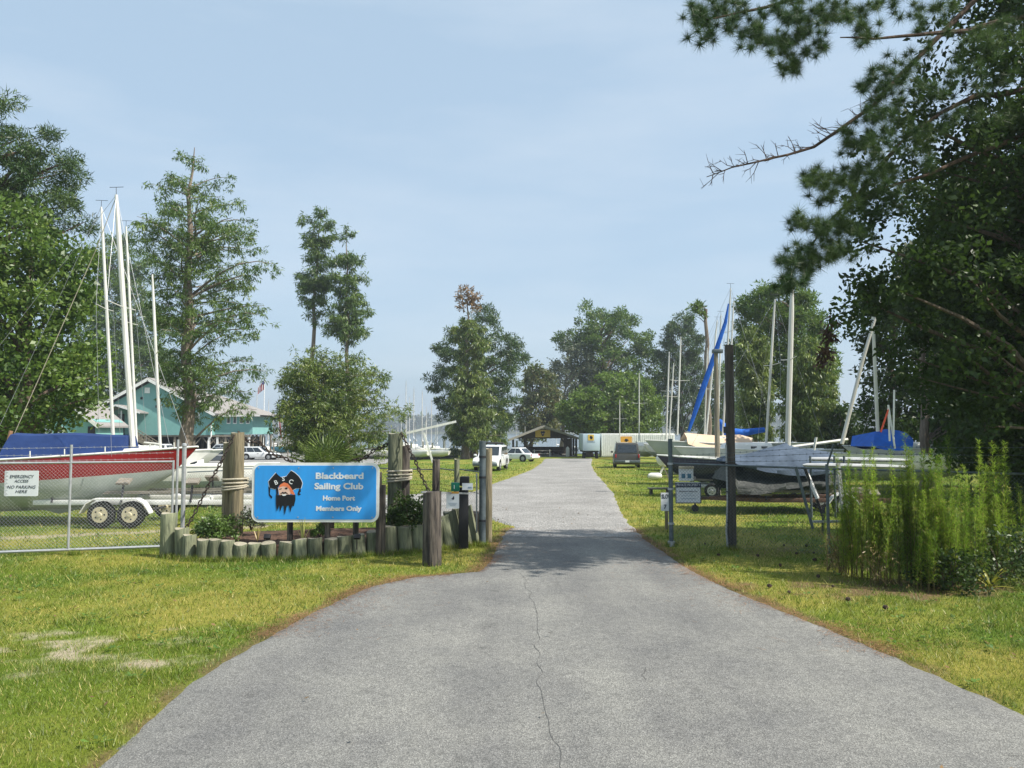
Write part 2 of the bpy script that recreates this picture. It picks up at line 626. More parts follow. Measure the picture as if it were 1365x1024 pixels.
def fill(name, poly, mat, dz, jit=0.0):
    """a flat sheet inside a closed outline (fan cut into strips by bmesh)"""
    m = 220
    P = resample(poly + poly[:1], m)[:-1]
    P[:, 0] += (fbm(P[:, 0] * 1.2 + 5, P[:, 1] * 1.2) - 0.5) * jit
    P[:, 1] += (fbm(P[:, 0] * 1.2 + 35, P[:, 1] * 1.2 + 8) - 0.5) * jit
    bm = bmesh.new()
    vs = [bm.verts.new((x, y, 0)) for x, y in P]
    bm.faces.new(vs)
    bmesh.ops.triangulate(bm, faces=bm.faces)
    bmesh.ops.subdivide_edges(bm, edges=[e for e in bm.edges if e.calc_length() > 3], cuts=3, use_grid_fill=False)
    bmesh.ops.triangulate(bm, faces=bm.faces)
    for v in bm.verts:
        v.co.z = H(v.co.x, v.co.y) + dz
    bmesh.ops.recalc_face_normals(bm, faces=bm.faces)
    me = bpy.data.meshes.new(name)
    bm.to_mesh(me)
    bm.free()
    me.materials.append(mat)
    return struct(link(bpy.data.objects.new(name, me)))

# asphalt: worn, light grey, coarse aggregate
am, n, l, b = newmat('worn asphalt', 0.85, 0.25)
geo = n.new('ShaderNodeNewGeometry')
vor = n.new('ShaderNodeTexVoronoi')
vor.inputs['Scale'].default_value = 95
l.new(geo.outputs['Position'], vor.inputs['Vector'])
agg = ramp(n, l, vor.outputs['Color'], [(0.05, (0.102, 0.102, 0.097)), (0.5, (0.168, 0.168, 0.159)), (0.95, (0.29, 0.288, 0.27))])
wear = posnoise(n, l, geo, 0.7, 6, 0.65)
# two paler wheel tracks that wander along the lane, and old stains
mpt = n.new('ShaderNodeMapping'); mpt.inputs['Scale'].default_value = (1.1, 0.10, 1.0)
l.new(geo.outputs['Position'], mpt.inputs['Vector'])
trk = n.new('ShaderNodeTexNoise'); trk.inputs['Scale'].default_value = 1.0; trk.inputs['Detail'].default_value = 3
l.new(mpt.outputs['Vector'], trk.inputs['Vector'])
stain = posnoise(n, l, geo, 1.9, 3, 0.5)
agg = mix(n, l, 1.0, agg, ramp(n, l, trk.outputs['Fac'], [(0.33, (0.86, 0.86, 0.87)), (0.62, (1.08, 1.08, 1.06))]), 'MULTIPLY')
agg = mix(n, l, 1.0, agg, ramp(n, l, stain, [(0.22, (0.70, 0.70, 0.70)), (0.34, (1.0, 1.0, 1.0))]), 'MULTIPLY')
c = mix(n, l, 1.0, agg, ramp(n, l, wear, [(0.3, (0.78, 0.78, 0.80)), (0.7, (1.16, 1.15, 1.12))]), 'MULTIPLY')
spots = posnoise(n, l, geo, 9, 4, 0.6)
c = mix(n, l, 0.6, c, ramp(n, l, spots, [(0.3, (0.72, 0.72, 0.72)), (0.55, (1.05, 1.05, 1.05))]), 'MULTIPLY')
l.new(c, b.inputs['Base Color'])
bumpnode(n, l, b, vor.outputs['Distance'], 0.55, 0.012)
road = sheet('road', road_l, road_r, 260, 40, 0.0, am, 0.10)
struct(road)

grm, n, l, b = newmat('pale gravel', 0.95, 0.15)
geo = n.new('ShaderNodeNewGeometry')
vor = n.new('ShaderNodeTexVoronoi')
vor.inputs['Scale'].default_value = 26
l.new(geo.outputs['Position'], vor.inputs['Vector'])
c = ramp(n, l, vor.outputs['Color'], [(0.05, (0.19, 0.19, 0.185)), (0.5, (0.275, 0.272, 0.26)), (0.95, (0.39, 0.385, 0.37))])
wear = posnoise(n, l, geo, 0.45, 6, 0.65)
c = mix(n, l, 1.0, c, ramp(n, l, wear, [(0.3, (0.72, 0.71, 0.70)), (0.7, (1.12, 1.11, 1.1))]), 'MULTIPLY')
l.new(c, b.inputs['Base Color'])
bumpnode(n, l, b, vor.outputs['Distance'], 0.8, 0.03)
drive = sheet('gravel_drive', grav_l, grav_r, 240, 30, 0.006, grm, 0.35)
struct(drive)
fill('gravel_parking', park_poly, grm, 0.010, 2.6)
fill('gravel_lane', lane_poly, grm, 0.004, 0.9)

# cracks in the asphalt
def ribbon(name, pts, w, mat, dz=0.004, seed=1):
    rr = random.Random(seed)
    P = resample([gp(*p) for p in pts], 70)
    mb = MB()
    vs = []
    for i, (x, y) in enumerate(P):
        x += (vnoise(y * 3.0, seed) - 0.5) * 0.09 + rr.uniform(-.006, .006)
        ww = w * (0.45 + 1.1 * rr.random())
        vs += [(x - ww, y, dz), (x + ww, y, dz)]
    mb.add(vs, [(2 * i, 2 * i + 1, 2 * i + 3, 2 * i + 2) for i in range(len(P) - 1)])
    return struct(mb.build(name, mat))
CRACK = M('tarry crack', (0.125, 0.123, 0.115), 0.9, (0.075, 0.075, 0.072), 14)
ribbon('road_crack', [(694, 764), (706, 790), (714, 830), (716, 880), (722, 930), (738, 985), (760, 1040)], 0.0028, CRACK, 0.004, 3)
ribbon('road_crack', [(858, 890), (852, 900), (861, 906)], 0.004, CRACK, 0.004, 5)

# planting bed
mulch = M('pine bark mulch', (0.13, 0.075, 0.05), 0.95, (0.045, 0.028, 0.02), 18, bump=1.0, bscale=30)
mb = MB()
P = resample(BEDPOLY + BEDPOLY[:1], 120)[:-1]
cx_, cy_ = P.mean(0)
P = (P - (cx_, cy_)) * (0.955, 0.80) + (cx_, cy_ + 0.22)
rings = []
for k, f in enumerate((1.0, 0.8, 0.55, 0.25)):
    rings.append([(cx_ + (x - cx_) * f, cy_ + (y - cy_) * f, 0.20 + 0.16 * (1 - f) + 0.05 * (vnoise(x * 3, y * 3 + k) - 0.5)) for x, y in P])
rings.insert(0, [(x, y, -.1) for x, y in P])
mb.loft(rings, True, False)
mb.add(rings[-1], [tuple(range(len(rings[-1])))])
struct(mb.build('mulch_bed', mulch, smooth=True))

# river and the far shore
wm, n, l, b = newmat('river water', 0.12, 0.5)
b.inputs['Base Color'].default_value = (0.05, 0.075, 0.085, 1)
geo = n.new('ShaderNodeNewGeometry')
bumpnode(n, l, b, posnoise(n, l, geo, 0.9, 4), 0.35, 0.15)
mb = MB()
wx = [-900, -300, 300, 900]
wyy = [144, 200, 400, 800, 1240]
mb.add([(x, y, -1.95) for y in wyy for x in wx], [(j * 4 + i, j * 4 + i + 1, (j + 1) * 4 + i + 1, (j + 1) * 4 + i) for j in range(4) for i in range(3)])
struct(mb.build('river', wm))
mb = MB()
mb.add([(-900, 1090, -2.0), (900, 1090, -2.0), (900, 1120, 1), (-900, 1120, 1), (900, 1245, 4), (-900, 1245, 4)], [(0, 1, 2, 3), (3, 2, 4, 5)])
struct(mb.build('far_shore', M('far shore earth', (0.06, 0.075, 0.035), 0.9)))

# blades of grass on the near lawn
def blades(N, ybox, hgt, wid, xlim):
    X = rng.uniform(xlim[0], xlim[1], N)
    Y = rng.uniform(ybox[0], ybox[1], N)
    keep = np.abs(X) < 0.69 * Y + 3.2
    X, Y = X[keep], Y[keep]
    onr = inpoly(ROADPOLY, X, Y)
    dre = np.full(X.shape, 9.0)
    nr_ = Y < 24
    dre[nr_] = np.minimum(polydist(road_l, X[nr_], Y[nr_]), polydist(road_r, X[nr_], Y[nr_]))
    onr &= dre > 0.085 * rng.random(len(X)) ** 1.5
    keep = ~(onr | inpoly(GRAVPOLY, X, Y) | inpoly(BEDPOLY, X, Y) | inpoly(park_poly, X, Y) | inpoly(lane_poly, X, Y))
    X, Y = X[keep], Y[keep]
    S, D, L = masks(X, Y)
    keep = rng.random(len(X)) > np.maximum(np.maximum(S * 0.80, L * 0.85), D * 0.5)
    X, Y, D = X[keep], Y[keep], D[keep]
    n_ = len(X)
    Z = (fbm(X * 1.3, Y * 1.3) - 0.5) * 0.035 * np.clip((Y - 4) / 3, 0, 1) - 0.025 + np.vectorize(H)(X, Y)
    h = hgt * rng.uniform(0.5, 1.4, n_) * (0.7 + 0.7 * fbm(X * 1.7, Y * 1.7))
    h = h * (1 + 1.1 * np.clip((fbm(X * 5 + 7, Y * 5) - 0.62) * 9, 0, 1))
    a = rng.uniform(0, 2 * np.pi, n_)
    lean = rng.uniform(0.2, 1.1, n_) * h
    ph = rng.uniform(0, 2 * np.pi, n_)
    w = wid * rng.uniform(0.6, 1.3, n_)
    b0 = np.stack([X - np.cos(a) * w, Y - np.sin(a) * w, Z], -1)
    b1 = np.stack([X + np.cos(a) * w, Y + np.sin(a) * w, Z], -1)
    t = np.stack([X + np.cos(ph) * lean, Y + np.sin(ph) * lean, Z + h], -1)
    V = np.stack([b0, b1, t], 1).reshape(-1, 3)
    return V, np.arange(3 * n_).reshape(-1, 3)
def tufts(N, P, spread, h0):
    k = rng.integers(0, len(P), N)
    Q = np.array(P)[k]
    X = Q[:, 0] + rng.normal(0, spread, N); Y = Q[:, 1] + rng.normal(0, spread * .6, N)
    h = h0 * rng.uniform(.4, 1.3, N); a = rng.uniform(0, 6.28, N); ph = rng.uniform(0, 6.28, N); w = .004
    Z = np.zeros(N) - .02
    b0 = np.stack([X - np.cos(a) * w, Y - np.sin(a) * w, Z], -1); b1 = np.stack([X + np.cos(a) * w, Y + np.sin(a) * w, Z], -1)
    t = np.stack([X + np.cos(ph) * h * .5, Y + np.sin(ph) * h * .5, Z + h], -1)
    return np.stack([b0, b1, t], 1).reshape(-1, 3), np.arange(3 * N).reshape(-1, 3)
edge_pts = [(x, y - 0.04) for x, y in resample(BED, 160)]
for q_ in ((575, 753), (643, 727), (648, 712), (895, 727), (976, 732), (224, 742), (97, 739), (1105, 742)):
    g_ = gp(*q_); edge_pts += [(g_.x, g_.y)] * 6
gl_ = leafmat('grass blades', (0.100, 0.170, 0.016), (0.200, 0.245, 0.026), 0.35, 0.55, c3=(0.40, 0.34, 0.12), gloss=0.03, spread=0.45)
def fade(N, y0, y1, h, w):
    return blades(N, (y0, y1), h, w, (-40, 40))
parts = [fade(60000, 30, 46, .065, .016), fade(26000, 44, 62, .07, .024), fade(9000, 58, 80, .08, .03), blades(330000, (5.0, 9.5), 0.042, 0.0032, (-9.8, 9.8)), blades(310000, (9.5, 17), 0.045, 0.005, (-15, 15)), blades(160000, (17, 33), 0.06, 0.010, (-25, 25)), tufts(9000, edge_pts, 0.09, 0.12)]
off, VV, FF = 0, [], []
for v_, f_ in parts:
    VV.append(v_); FF.append(f_ + off); off += len(v_)
go = npmesh('grass', np.concatenate(VV), np.concatenate(FF), gl_)
tag(go, 'short mown grass blades over the lawns beside the road', 'grass', kind='stuff')

# fallen pine needles along the edges of the asphalt
def litter(N):
    e = np.concatenate([resample(road_l[5:], N // 2), resample(road_r[4:], N // 2)])
    X = e[:, 0] + rng.normal(0, 0.15, len(e)) + (rng.random(len(e)) < 0.35) * rng.normal(0, 0.6, len(e))
    Y = e[:, 1] + rng.normal(0, 0.12, len(e))
    keep = (fbm(X * 1.4 + 3, Y * 1.4) > 0.45)
    X, Y = X[keep], Y[keep]
    a = rng.uniform(0, np.pi, len(X)); Ln = rng.uniform(0.04, 0.09, len(X)); w = 0.0028
    z = rng.uniform(0.006, 0.02, len(X))
    d = np.stack([np.cos(a), np.sin(a), 0 * a], -1); s = np.stack([-np.sin(a), np.cos(a), 0 * a], -1)
    p = np.stack([X, Y, z], -1)
    V = np.stack([p - d * Ln[:, None] - s * w, p - d * Ln[:, None] + s * w, p + d * Ln[:, None]], 1).reshape(-1, 3)
    return V, np.arange(len(V)).reshape(-1, 3)
# broad leaved weeds and fallen leaves on the lawns
def flecks(N, z, ll, lw, per, rad, yl=(5.5, 26)):
    X = rng.uniform(-12, 12, N); Y = rng.uniform(*yl, N)
    k_ = ~inpoly(BEDPOLY, X, Y) & (np.abs(X) < .7 * Y)
    return X[k_], Y[k_]
def lawnbits(name, label, cat, N, per, rad, ll, lw, m, onroad_ok, zc):
    X, Y = flecks(N, 0, ll, lw, per, rad)
    if not onroad_ok:
        k_ = ~(inpoly(ROADPOLY, X, Y) | inpoly(GRAVPOLY, X, Y)); X, Y = X[k_], Y[k_]
    else:
        k_ = ~(inpoly(ROADPOLY, X, Y) & (rng.random(len(X)) < .93)); X, Y = X[k_], Y[k_]
    n_ = len(X) * per
    a = rng.uniform(0, 6.28, n_); rr = rad * rng.random(n_)
    P = np.stack([np.repeat(X, per) + rr * np.cos(a), np.repeat(Y, per) + rr * np.sin(a), zc + rng.uniform(0, .02, n_)], -1)
    d = np.stack([np.cos(a), np.sin(a), rng.uniform(.05, .6, n_)], -1); s = np.stack([-np.sin(a), np.cos(a), rng.uniform(-.3, .3, n_)], -1)
    L = ll * rng.uniform(.6, 1.3, n_)[:, None]; W = lw * rng.uniform(.6, 1.3, n_)[:, None]
    V = np.stack([P, P + d * L * .5 + s * W * .5, P + d * L, P + d * L * .5 - s * W * .5], 1).reshape(-1, 3)
    return tag(npmesh(name, V, np.arange(len(V)).reshape(-1, 4), m), label, cat, kind='stuff')
lawnbits('lawn_weeds', 'small broad leaved weeds scattered through the lawns', 'weeds', 520, 12, .10, .055, .034, leafmat('lawn weeds', (0.055, 0.12, 0.018), (0.11, 0.19, 0.03), .3, 3), False, 0.012)
lawnbits('fallen_leaves', 'brown fallen leaves and twigs scattered over lawn and road', 'leaves', 900, 1, .02, .06, .035, leafmat('fallen leaves', (0.10, 0.06, 0.03), (0.22, 0.14, 0.06), .1, 3), True, 0.016)
v_, f_ = litter(12000)
nl = npmesh('fallen_needles', v_, f_, leafmat('dead needles', (0.20, 0.10, 0.05), (0.30, 0.16, 0.08), 0.1))
tag(nl, 'reddish fallen pine needles along the edges of the asphalt', 'pine needles', kind='stuff')

# ------------------------------------------------------------------ haze over the river
hm = bpy.data.materials.new('haze')
hm.use_nodes = True
hn, hl = hm.node_tree.nodes, hm.node_tree.links
hn.clear()
pv = hn.new('ShaderNodeVolumePrincipled')
pv.inputs['Color'].default_value = (0.82, 0.90, 1.0, 1)
pv.inputs['Density'].default_value = 0.00045
pv.inputs['Anisotropy'].default_value = 0.25
ho = hn.new('ShaderNodeOutputMaterial')
hl.new(pv.outputs['Volume'], ho.inputs['Volume'])
mb = MB()
mb.box((0, 610, 16.5), (1840, 1300, 41))
tag(mb.build('haze', hm), 'thin pale summer haze over yard and river', 'haze', kind='stuff')
#__SECTION3__

# ------------------------------------------------------------------ vegetation
BARK = M('grey brown bark', (0.15, 0.115, 0.085), 0.95, (0.06, 0.045, 0.035), 5, bump=1.0, bscale=14, stretch=(2.5, 2.5, 0.5))
BARKP = M('pine bark', (0.13, 0.085, 0.06), 0.95, (0.05, 0.034, 0.026), 6, bump=1.0, bscale=12, stretch=(2.5, 2.5, 0.6))
BARKG = M('pale cypress bark', (0.26, 0.21, 0.165), 0.95, (0.13, 0.105, 0.085), 4, bump=1.0, bscale=14, stretch=(3, 3, 0.35))
L_CYP = leafmat('cypress sprays', (0.058, 0.115, 0.020), (0.130, 0.200, 0.036), 0.42, 0.5)
L_CYP2 = leafmat('cypress sprays, yellowish', (0.066, 0.122, 0.018), (0.160, 0.215, 0.036), 0.42, 0.5, c3=(0.20, 0.23, 0.05))
L_PINE = leafmat('pine needles', (0.032, 0.072, 0.018), (0.078, 0.128, 0.030), 0.28, 0.6, gloss=0.04)
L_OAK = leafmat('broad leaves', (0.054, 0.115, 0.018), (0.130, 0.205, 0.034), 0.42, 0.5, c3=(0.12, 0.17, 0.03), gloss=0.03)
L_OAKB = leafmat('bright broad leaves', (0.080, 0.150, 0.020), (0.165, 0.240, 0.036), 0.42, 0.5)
L_SHADE = leafmat('shade toned broad leaves', (0.024, 0.050, 0.010), (0.058, 0.100, 0.019), 0.4, 0.7, gloss=0.025)  # shade of the right hand trees is put into this leaf colour
L_GREY = leafmat('grey green leaves', (0.080, 0.105, 0.060), (0.150, 0.175, 0.105), 0.3, 0.6)
L_BROWN = leafmat('browning leaves', (0.080, 0.115, 0.032), (0.175, 0.170, 0.060), 0.35, 0.5, c3=(0.06, 0.12, 0.03))
L_DEAD = leafmat('rusty dead foliage', (0.160, 0.095, 0.042), (0.26, 0.17, 0.075), 0.2)

def unit(n):
    v = rng.normal(size=(n, 3))
    return v / np.linalg.norm(v, axis=1)[:, None]

def leaves(C, rad, per, ll, lw, squash=0.8, up=0.0, droop=0.0, shell=0.5, tilt=None):
    """rhombic leaves (or sprays) through clumps"""
    n = len(C) * per
    c = np.repeat(C, per, 0)
    r = np.repeat(rad, per)
    d = unit(n)
    rho = rng.random(n) ** shell
    off = d * (rho * r)[:, None]
    off[:, 2] *= squash
    off[:, 2] -= droop * np.repeat(rad, per) * rho ** 2 * 0.5 * (1 - np.abs(d[:, 2]))
    P = c + off
    ax = unit(n) + d * 0.5
    ax[:, 2] += up - droop * 0.9
    ax /= np.linalg.norm(ax, axis=1)[:, None]
    nr = unit(n)
    nr[:, 2] += 0.7
    s = np.cross(ax, nr)
    s /= np.linalg.norm(s, axis=1)[:, None] + 1e-9
    L = ll * rng.uniform(0.6, 1.35, n)[:, None]
    W = lw * rng.uniform(0.6, 1.3, n)[:, None]
    m = P + ax * L * 0.45
    V = np.stack([P, m + s * W * 0.5, P + ax * L, m - s * W * 0.5], 1).reshape(-1, 3)
    return V, np.arange(4 * n).reshape(-1, 4)

def needles(C, rad, per, ll, lw, up=0.35, droop=0.0, dirs=None):
    """tufts: needles fanning out from each centre"""
    n = len(C) * per
    c = np.repeat(C, per, 0)
    d = unit(n)
    if dirs is not None:
        d = d * 0.9 + np.repeat(dirs, per, 0)
    d[:, 2] += up
    d /= np.linalg.norm(d, axis=1)[:, None]
    r = np.repeat(rad, per)
    P = c + unit(n) * (rng.random(n) * r * 0.55)[:, None]
    s = np.cross(d, unit(n))
    s /= np.linalg.norm(s, axis=1)[:, None] + 1e-9
    L = ll * rng.uniform(0.7, 1.2, n)[:, None]
    W = lw * rng.uniform(0.7, 1.3, n)[:, None]
    t = P + d * L
    t[:, 2] -= droop * ll * rng.random(n)
    V = np.stack([P - s * W, P + s * W, t], 1).reshape(-1, 3)
    return V, np.arange(3 * n).reshape(-1, 3)

def interp(prof, z):
    zs = np.array([p[0] for p in prof]); 
    return np.array([np.interp(z, zs, [p[k] for p in prof]) for k in (1, 2)])

def tree(name, label, cat, trunk, Y, prof, style, nc, cr, per, ll, lw, lmat, bark=BARK, group=None, tr=0.25, depth=0.9,
         limbs=26, squash=0.75, droop=0.0, base_y=None, extra=None, shell=0.45, hollow=0.42, tip=0.05, dirty=None):
    """trunk: picture points bottom to top; prof: (py, left px, right px) rows of the crown's outline"""
    base = gx(trunk[0][0], Y)
    T = [base] + [at(px, py, Y) for px, py in trunk[1:]]
    root = thing(name, label, cat, base, 0, group)
    loc = np.array(base)
    Tz = np.array([t.z for t in T]); Tx = np.array([t.x for t in T])
    pr = sorted([(at(0, py, Y).z, at(xl, py, Y).x, at(xr, py, Y).x) for py, xl, xr in prof])
    zlo, zhi = pr[0][0], pr[-1][0]
    # trunk, a little crooked
    m = 14
    zz = np.linspace(Tz[0] - 0.15, Tz[-1], m)
    mb = MB()
    pts, rad = [], []
    for i, z in enumerate(zz):
        t = i / (m - 1)
        wob = tr * 0.35 * math.sin(i * 1.9 + base.x)
        pts.append(Vector((np.interp(z, Tz, Tx) + wob * min(1, i), Y + tr * 0.3 * math.cos(i * 1.3 + base.x) * min(1, i), z)) - Vector(loc))
        rad.append(tr * (1 - t) ** 0.8 * (1.0 + 0.55 * max(0, 1 - i / 1.5)) + tip * tr)
    mb.tube(pts, rad, 9)
    mb.build('trunk', bark, root, smooth=True)
    # clumps
    C = []
    w = np.array([p[2] - p[1] for p in pr])
    zgrid = np.linspace(zlo, zhi, 80)
    wg = np.interp(zgrid, [p[0] for p in pr], w)
    pz = wg ** (1.4) + 1e-6
    pz /= pz.sum()
    limb_mb = MB()
    ang0 = rng.uniform(0, 6.28)
    if style == 'layer':
        levels = np.sort(rng.choice(zgrid, limbs, p=pz)) + rng.uniform(-0.2, 0.2, limbs)
        for k, z in enumerate(levels):
            ph = ang0 + k * 2.39996
            xl, xr = interp(pr, z)
            x0 = np.interp(z, Tz, Tx)
            cph, sph = math.cos(ph), math.sin(ph)
            ext = (xr - x0) if cph > 0 else (x0 - xl)
            ed = (xr - xl) / 2 * depth
            reach = max(0.25, math.hypot(max(ext, 0.2) * cph, ed * sph)) * (rng.uniform(0.80, 1.08) if rng.random() < .6 else rng.uniform(0.45, 0.85)) - cr * 0.3
            reach = max(0.25, reach)
            rise = reach * rng.uniform(0.0, 0.55)
            zst = z - rise
            q = []
            nseg = 6
            for s_ in np.linspace(0, 1, nseg):
                zc = zst + rise * math.sin(s_ * 1.9) / math.sin(1.9) * 1.0
                bend = 0.10 * reach * math.sin(s_ * 3 + k)
                q.append(Vector((x0 + cph * reach * s_ - sph * bend, Y + sph * reach * s_ + cph * bend, zc)))
            lr = tr * 0.16 * min(1.5, max(0.35, reach / 4))
            limb_mb.tube([p - Vector(loc) for p in q], [lr * (1 - 0.85 * s_) for s_ in np.linspace(0, 1, nseg)], 5)
            kn = max(2, int(nc / limbs * (0.12 + 1.15 * reach / (w.max() / 2))))
            for s_ in rng.uniform(0.22, 1.06, kn) ** 0.8:
                p = q[min(nseg - 1, int(s_ * (nseg - 1)))].lerp(q[min(nseg - 1, int(s_ * (nseg - 1)) + 1)], (s_ * (nseg - 1)) % 1)
                lat = rng.normal(0, 0.20 * reach * (0.35 + s_ * 0.5)) 
                C.append((p.x - sph * lat + rng.normal(0, .1), p.y + cph * lat, p.z - abs(lat) * 0.12 * (1 + droop) + rng.normal(0, max(cr * 0.3, 0.012 * (zhi - zlo), 0.27))))
    else:
        for k in range(nc):
            z = rng.choice(zgrid, p=pz) + rng.uniform(-0.1, 0.1)
            xl, xr = interp(pr, z)
            ph = rng.uniform(0, 2 * math.pi)
            rho = (hollow + (1 - hollow) * rng.random() ** 0.55) if rng.random() < 0.85 else rng.random()
            a = max(0.15, (xr - xl) / 2 - cr * 0.55)
            bdep = max(0.15, (w.max() * 0.35 + (xr - xl) * 0.15) * depth - cr * 0.4) if (xr - xl) > 0.45 * w.max() else max(0.15, (xr - xl) / 2 * depth)
            C.append(((xl + xr) / 2 + a * rho * math.cos(ph), Y + bdep * rho * math.sin(ph), z))
        for k in rng.choice(len(C), min(limbs, len(C)), replace=False):
            c = Vector(C[k])
            hd = math.hypot(c.x - np.interp(c.z, Tz, Tx), c.y - Y)
            zs_ = max(Tz[0] + (Tz[-1] - Tz[0]) * 0.18, c.z - hd * rng.uniform(0.35, 0.9) - 0.3)
            zs_ = min(zs_, Tz[-1])
            s0 = Vector((np.interp(zs_, Tz, Tx), Y, zs_))
            mid = s0.lerp(c, 0.5) + Vector((rng.normal(0, .12), rng.normal(0, .12), (c - s0).length * 0.10))
            lr = tr * rng.uniform(0.16, 0.38)
            pth = [s0, s0.lerp(mid, .5) + Vector((rng.normal(0, .06), 0, .05)), mid, mid.lerp(c, .5) + Vector((rng.normal(0, .08), 0, rng.normal(0, .06))), c]
            limb_mb.tube([p - Vector(loc) for p in pth], [lr, lr * .8, lr * .6, lr * .4, lr * .15], 5)
    if limb_mb.v:
        limb_mb.build('limbs', bark, root, smooth=True)['kind'] = 'stuff'
    C = np.array(C)
    rad = cr * rng.uniform(0.6, 1.25, len(C))
    if style == 'pine':
        V, Fq = needles(C, rad * 1.6, per, ll, lw, up=0.4)
        # each centre gets satellites so a branch end is a bunch of tufts
    else:
        V, Fq = leaves(C, rad, per, ll, lw, squash=squash, droop=droop, shell=shell)
    npmesh('crown', V - loc, Fq, lmat, root)
    return root

CYPG, FARG = 'bald cypresses by the river', 'trees behind the boat yard'

# --- left side
tree('bald_cypress', 'tallest bald cypress standing before the teal clubhouse, with tiers of feathery branches', 'tree', [(252, 610), (250, 500), (252, 330), (256, 196)], 55,
     [(193, 240, 275), (210, 230, 290), (228, 205, 300), (245, 185, 330), (262, 225, 300), (285, 210, 345), (308, 172, 365), (335, 215, 345), (352, 205, 362), (375, 225, 372), (400, 212, 345), (420, 206, 355), (450, 215, 368), (475, 225, 335), (500, 212, 352), (520, 244, 340), (545, 252, 348), (562, 262, 330)],
     'layer', 2300, 0.30, 22, 0.32, 0.07, L_CYP, BARKG, tr=0.46, limbs=125, squash=0.6, droop=1.0, depth=0.95)
tree('pine_tree', 'tall pine at the frame edge topping the leafy trees left of the masts', 'tree', [(-30, 640), (-28, 400), (-20, 150)], 36,
     [(128, -60, 20), (150, -90, 62), (178, -95, 82), (205, -100, 98), (225, -100, 104), (243, -60, 70), (262, -80, 112), (283, -60, 126), (300, -40, 112), (312, 20, 70)],
     'clump', 120, 0.62, 230, 0.30, 0.045, L_PINE, BARKP, tr=0.32, limbs=70, depth=1.0, squash=0.55, hollow=0.1)
tree('hardwood_tree', 'broad bright leafy hardwood rising behind the blue boat cover', 'tree', [(30, 640), (35, 450), (40, 300)], 33,
     [(280, -40, 60), (298, -90, 85), (330, -110, 128), (365, -110, 118), (400, -110, 135), (440, -110, 128), (480, -110, 142), (520, -110, 138), (550, -110, 118), (575, -110, 84), (590, -110, 40), (606, -100, 10)],
     'clump', 420, 0.85, 85, 0.22, 0.14, L_OAK, BARK, tr=0.35, limbs=36, depth=1.0)
tree('pine_tree', 'darker pine behind the white masts, between leafy tree and tallest cypress', 'tree', [(178, 603), (176, 480), (168, 325)], 140,
     [(318, 140, 182), (345, 112, 205), (375, 120, 190), (400, 100, 222), (430, 110, 235), (455, 95, 215), (480, 100, 246), (505, 95, 230), (530, 110, 252), (555, 120, 246), (570, 130, 235)],
     'clump', 620, 1.5, 80, 0.8, 0.18, L_CYP, BARK, tr=0.7, limbs=36, squash=0.5, depth=0.8)
tree('understory_tree', 'low dark tree shading the small teal shed beyond the blue boat cover', 'tree', [(60, 620), (58, 560), (60, 500)], 62,
     [(470, 0, 110), (500, -20, 122), (530, -20, 98), (550, -20, 76), (575, -20, 56), (604, -20, 45)], 'clump', 160, 0.9, 60, 0.34, 0.2, L_OAK, BARK, tr=0.2, limbs=14)
tree('bald_cypress', 'slender cypress with a long bare trunk, left one of the pair in the sky', 'tree', [(414, 602), (417, 470), (420, 380), (428, 284)], 92,
     [(280, 412, 438), (292, 402, 448), (306, 396, 453), (322, 398, 450), (338, 404, 446), (352, 398, 440), (368, 389, 450), (384, 390, 454), (398, 398, 446), (414, 404, 440), (432, 416, 436)],
     'layer', 900, 0.36, 17, 0.5, 0.11, L_CYP, BARKG, group=CYPG, tr=0.36, limbs=54, squash=0.6, droop=0.7)
tree('bald_cypress', 'slender cypress with drooping sprays, right one of the pair in the sky', 'tree', [(463, 602), (463, 470), (462, 380), (463, 306)], 90,
     [(303, 455, 472), (322, 444, 478), (340, 436, 482), (358, 432, 492), (376, 436, 490), (394, 446, 484), (410, 440, 500), (424, 434, 503), (438, 432, 496), (450, 440, 482), (462, 458, 474)],
     'layer', 950, 0.36, 17, 0.5, 0.11, L_CYP, BARKG, group=CYPG, tr=0.32, limbs=58, squash=0.65, droop=1.1)
tree('bald_cypress', 'low broad bushy cypress behind the fan palm and blue sign', 'tree', [(415, 604), (417, 560), (430, 475)], 62,
     [(464, 410, 430), (474, 392, 450), (484, 384, 520), (500, 372, 528), (518, 362, 532), (536, 372, 545), (552, 366, 548), (568, 374, 549), (584, 392, 546), (598, 405, 535), (606, 430, 520)],
     'layer', 2600, 0.32, 20, 0.34, 0.08, L_CYP2, BARKG, tr=0.30, limbs=100, squash=0.6, droop=0.8, depth=0.9)
# --- centre
tree('pine_tree', 'dark spreading pine behind the white truck, above the marina', 'tree', [(632, 608), (634, 500), (636, 412)], 104,
     [(408, 640, 660), (424, 618, 672), (440, 590, 678), (455, 580, 702), (470, 566, 712), (488, 575, 708), (500, 556, 700), (515, 562, 706), (535, 575, 694), (552, 580, 698), (570, 588, 690), (582, 600, 670)],
     'clump', 290, 0.85, 110, 0.5, 0.12, L_PINE, BARKP, tr=0.42, limbs=40, squash=0.6, depth=0.9)
tree('bald_cypress', 'yellowish drooping cypress with a rusty dead top behind the white truck', 'tree', [(620, 612), (621, 500), (625, 390)], 96,
     [(420, 614, 640), (436, 602, 652), (452, 600, 660), (470, 604, 648), (490, 598, 655), (512, 606, 660), (530, 600, 676), (548, 606, 680), (565, 594, 682), (580, 590, 672), (596, 600, 660)],
     'layer', 1500, 0.4, 24, 0.5, 0.13, L_CYP2, BARKG, tr=0.40, limbs=90, squash=0.6, droop=1.5)
r_ = bpy.data.objects.get('bald_cypress.004')
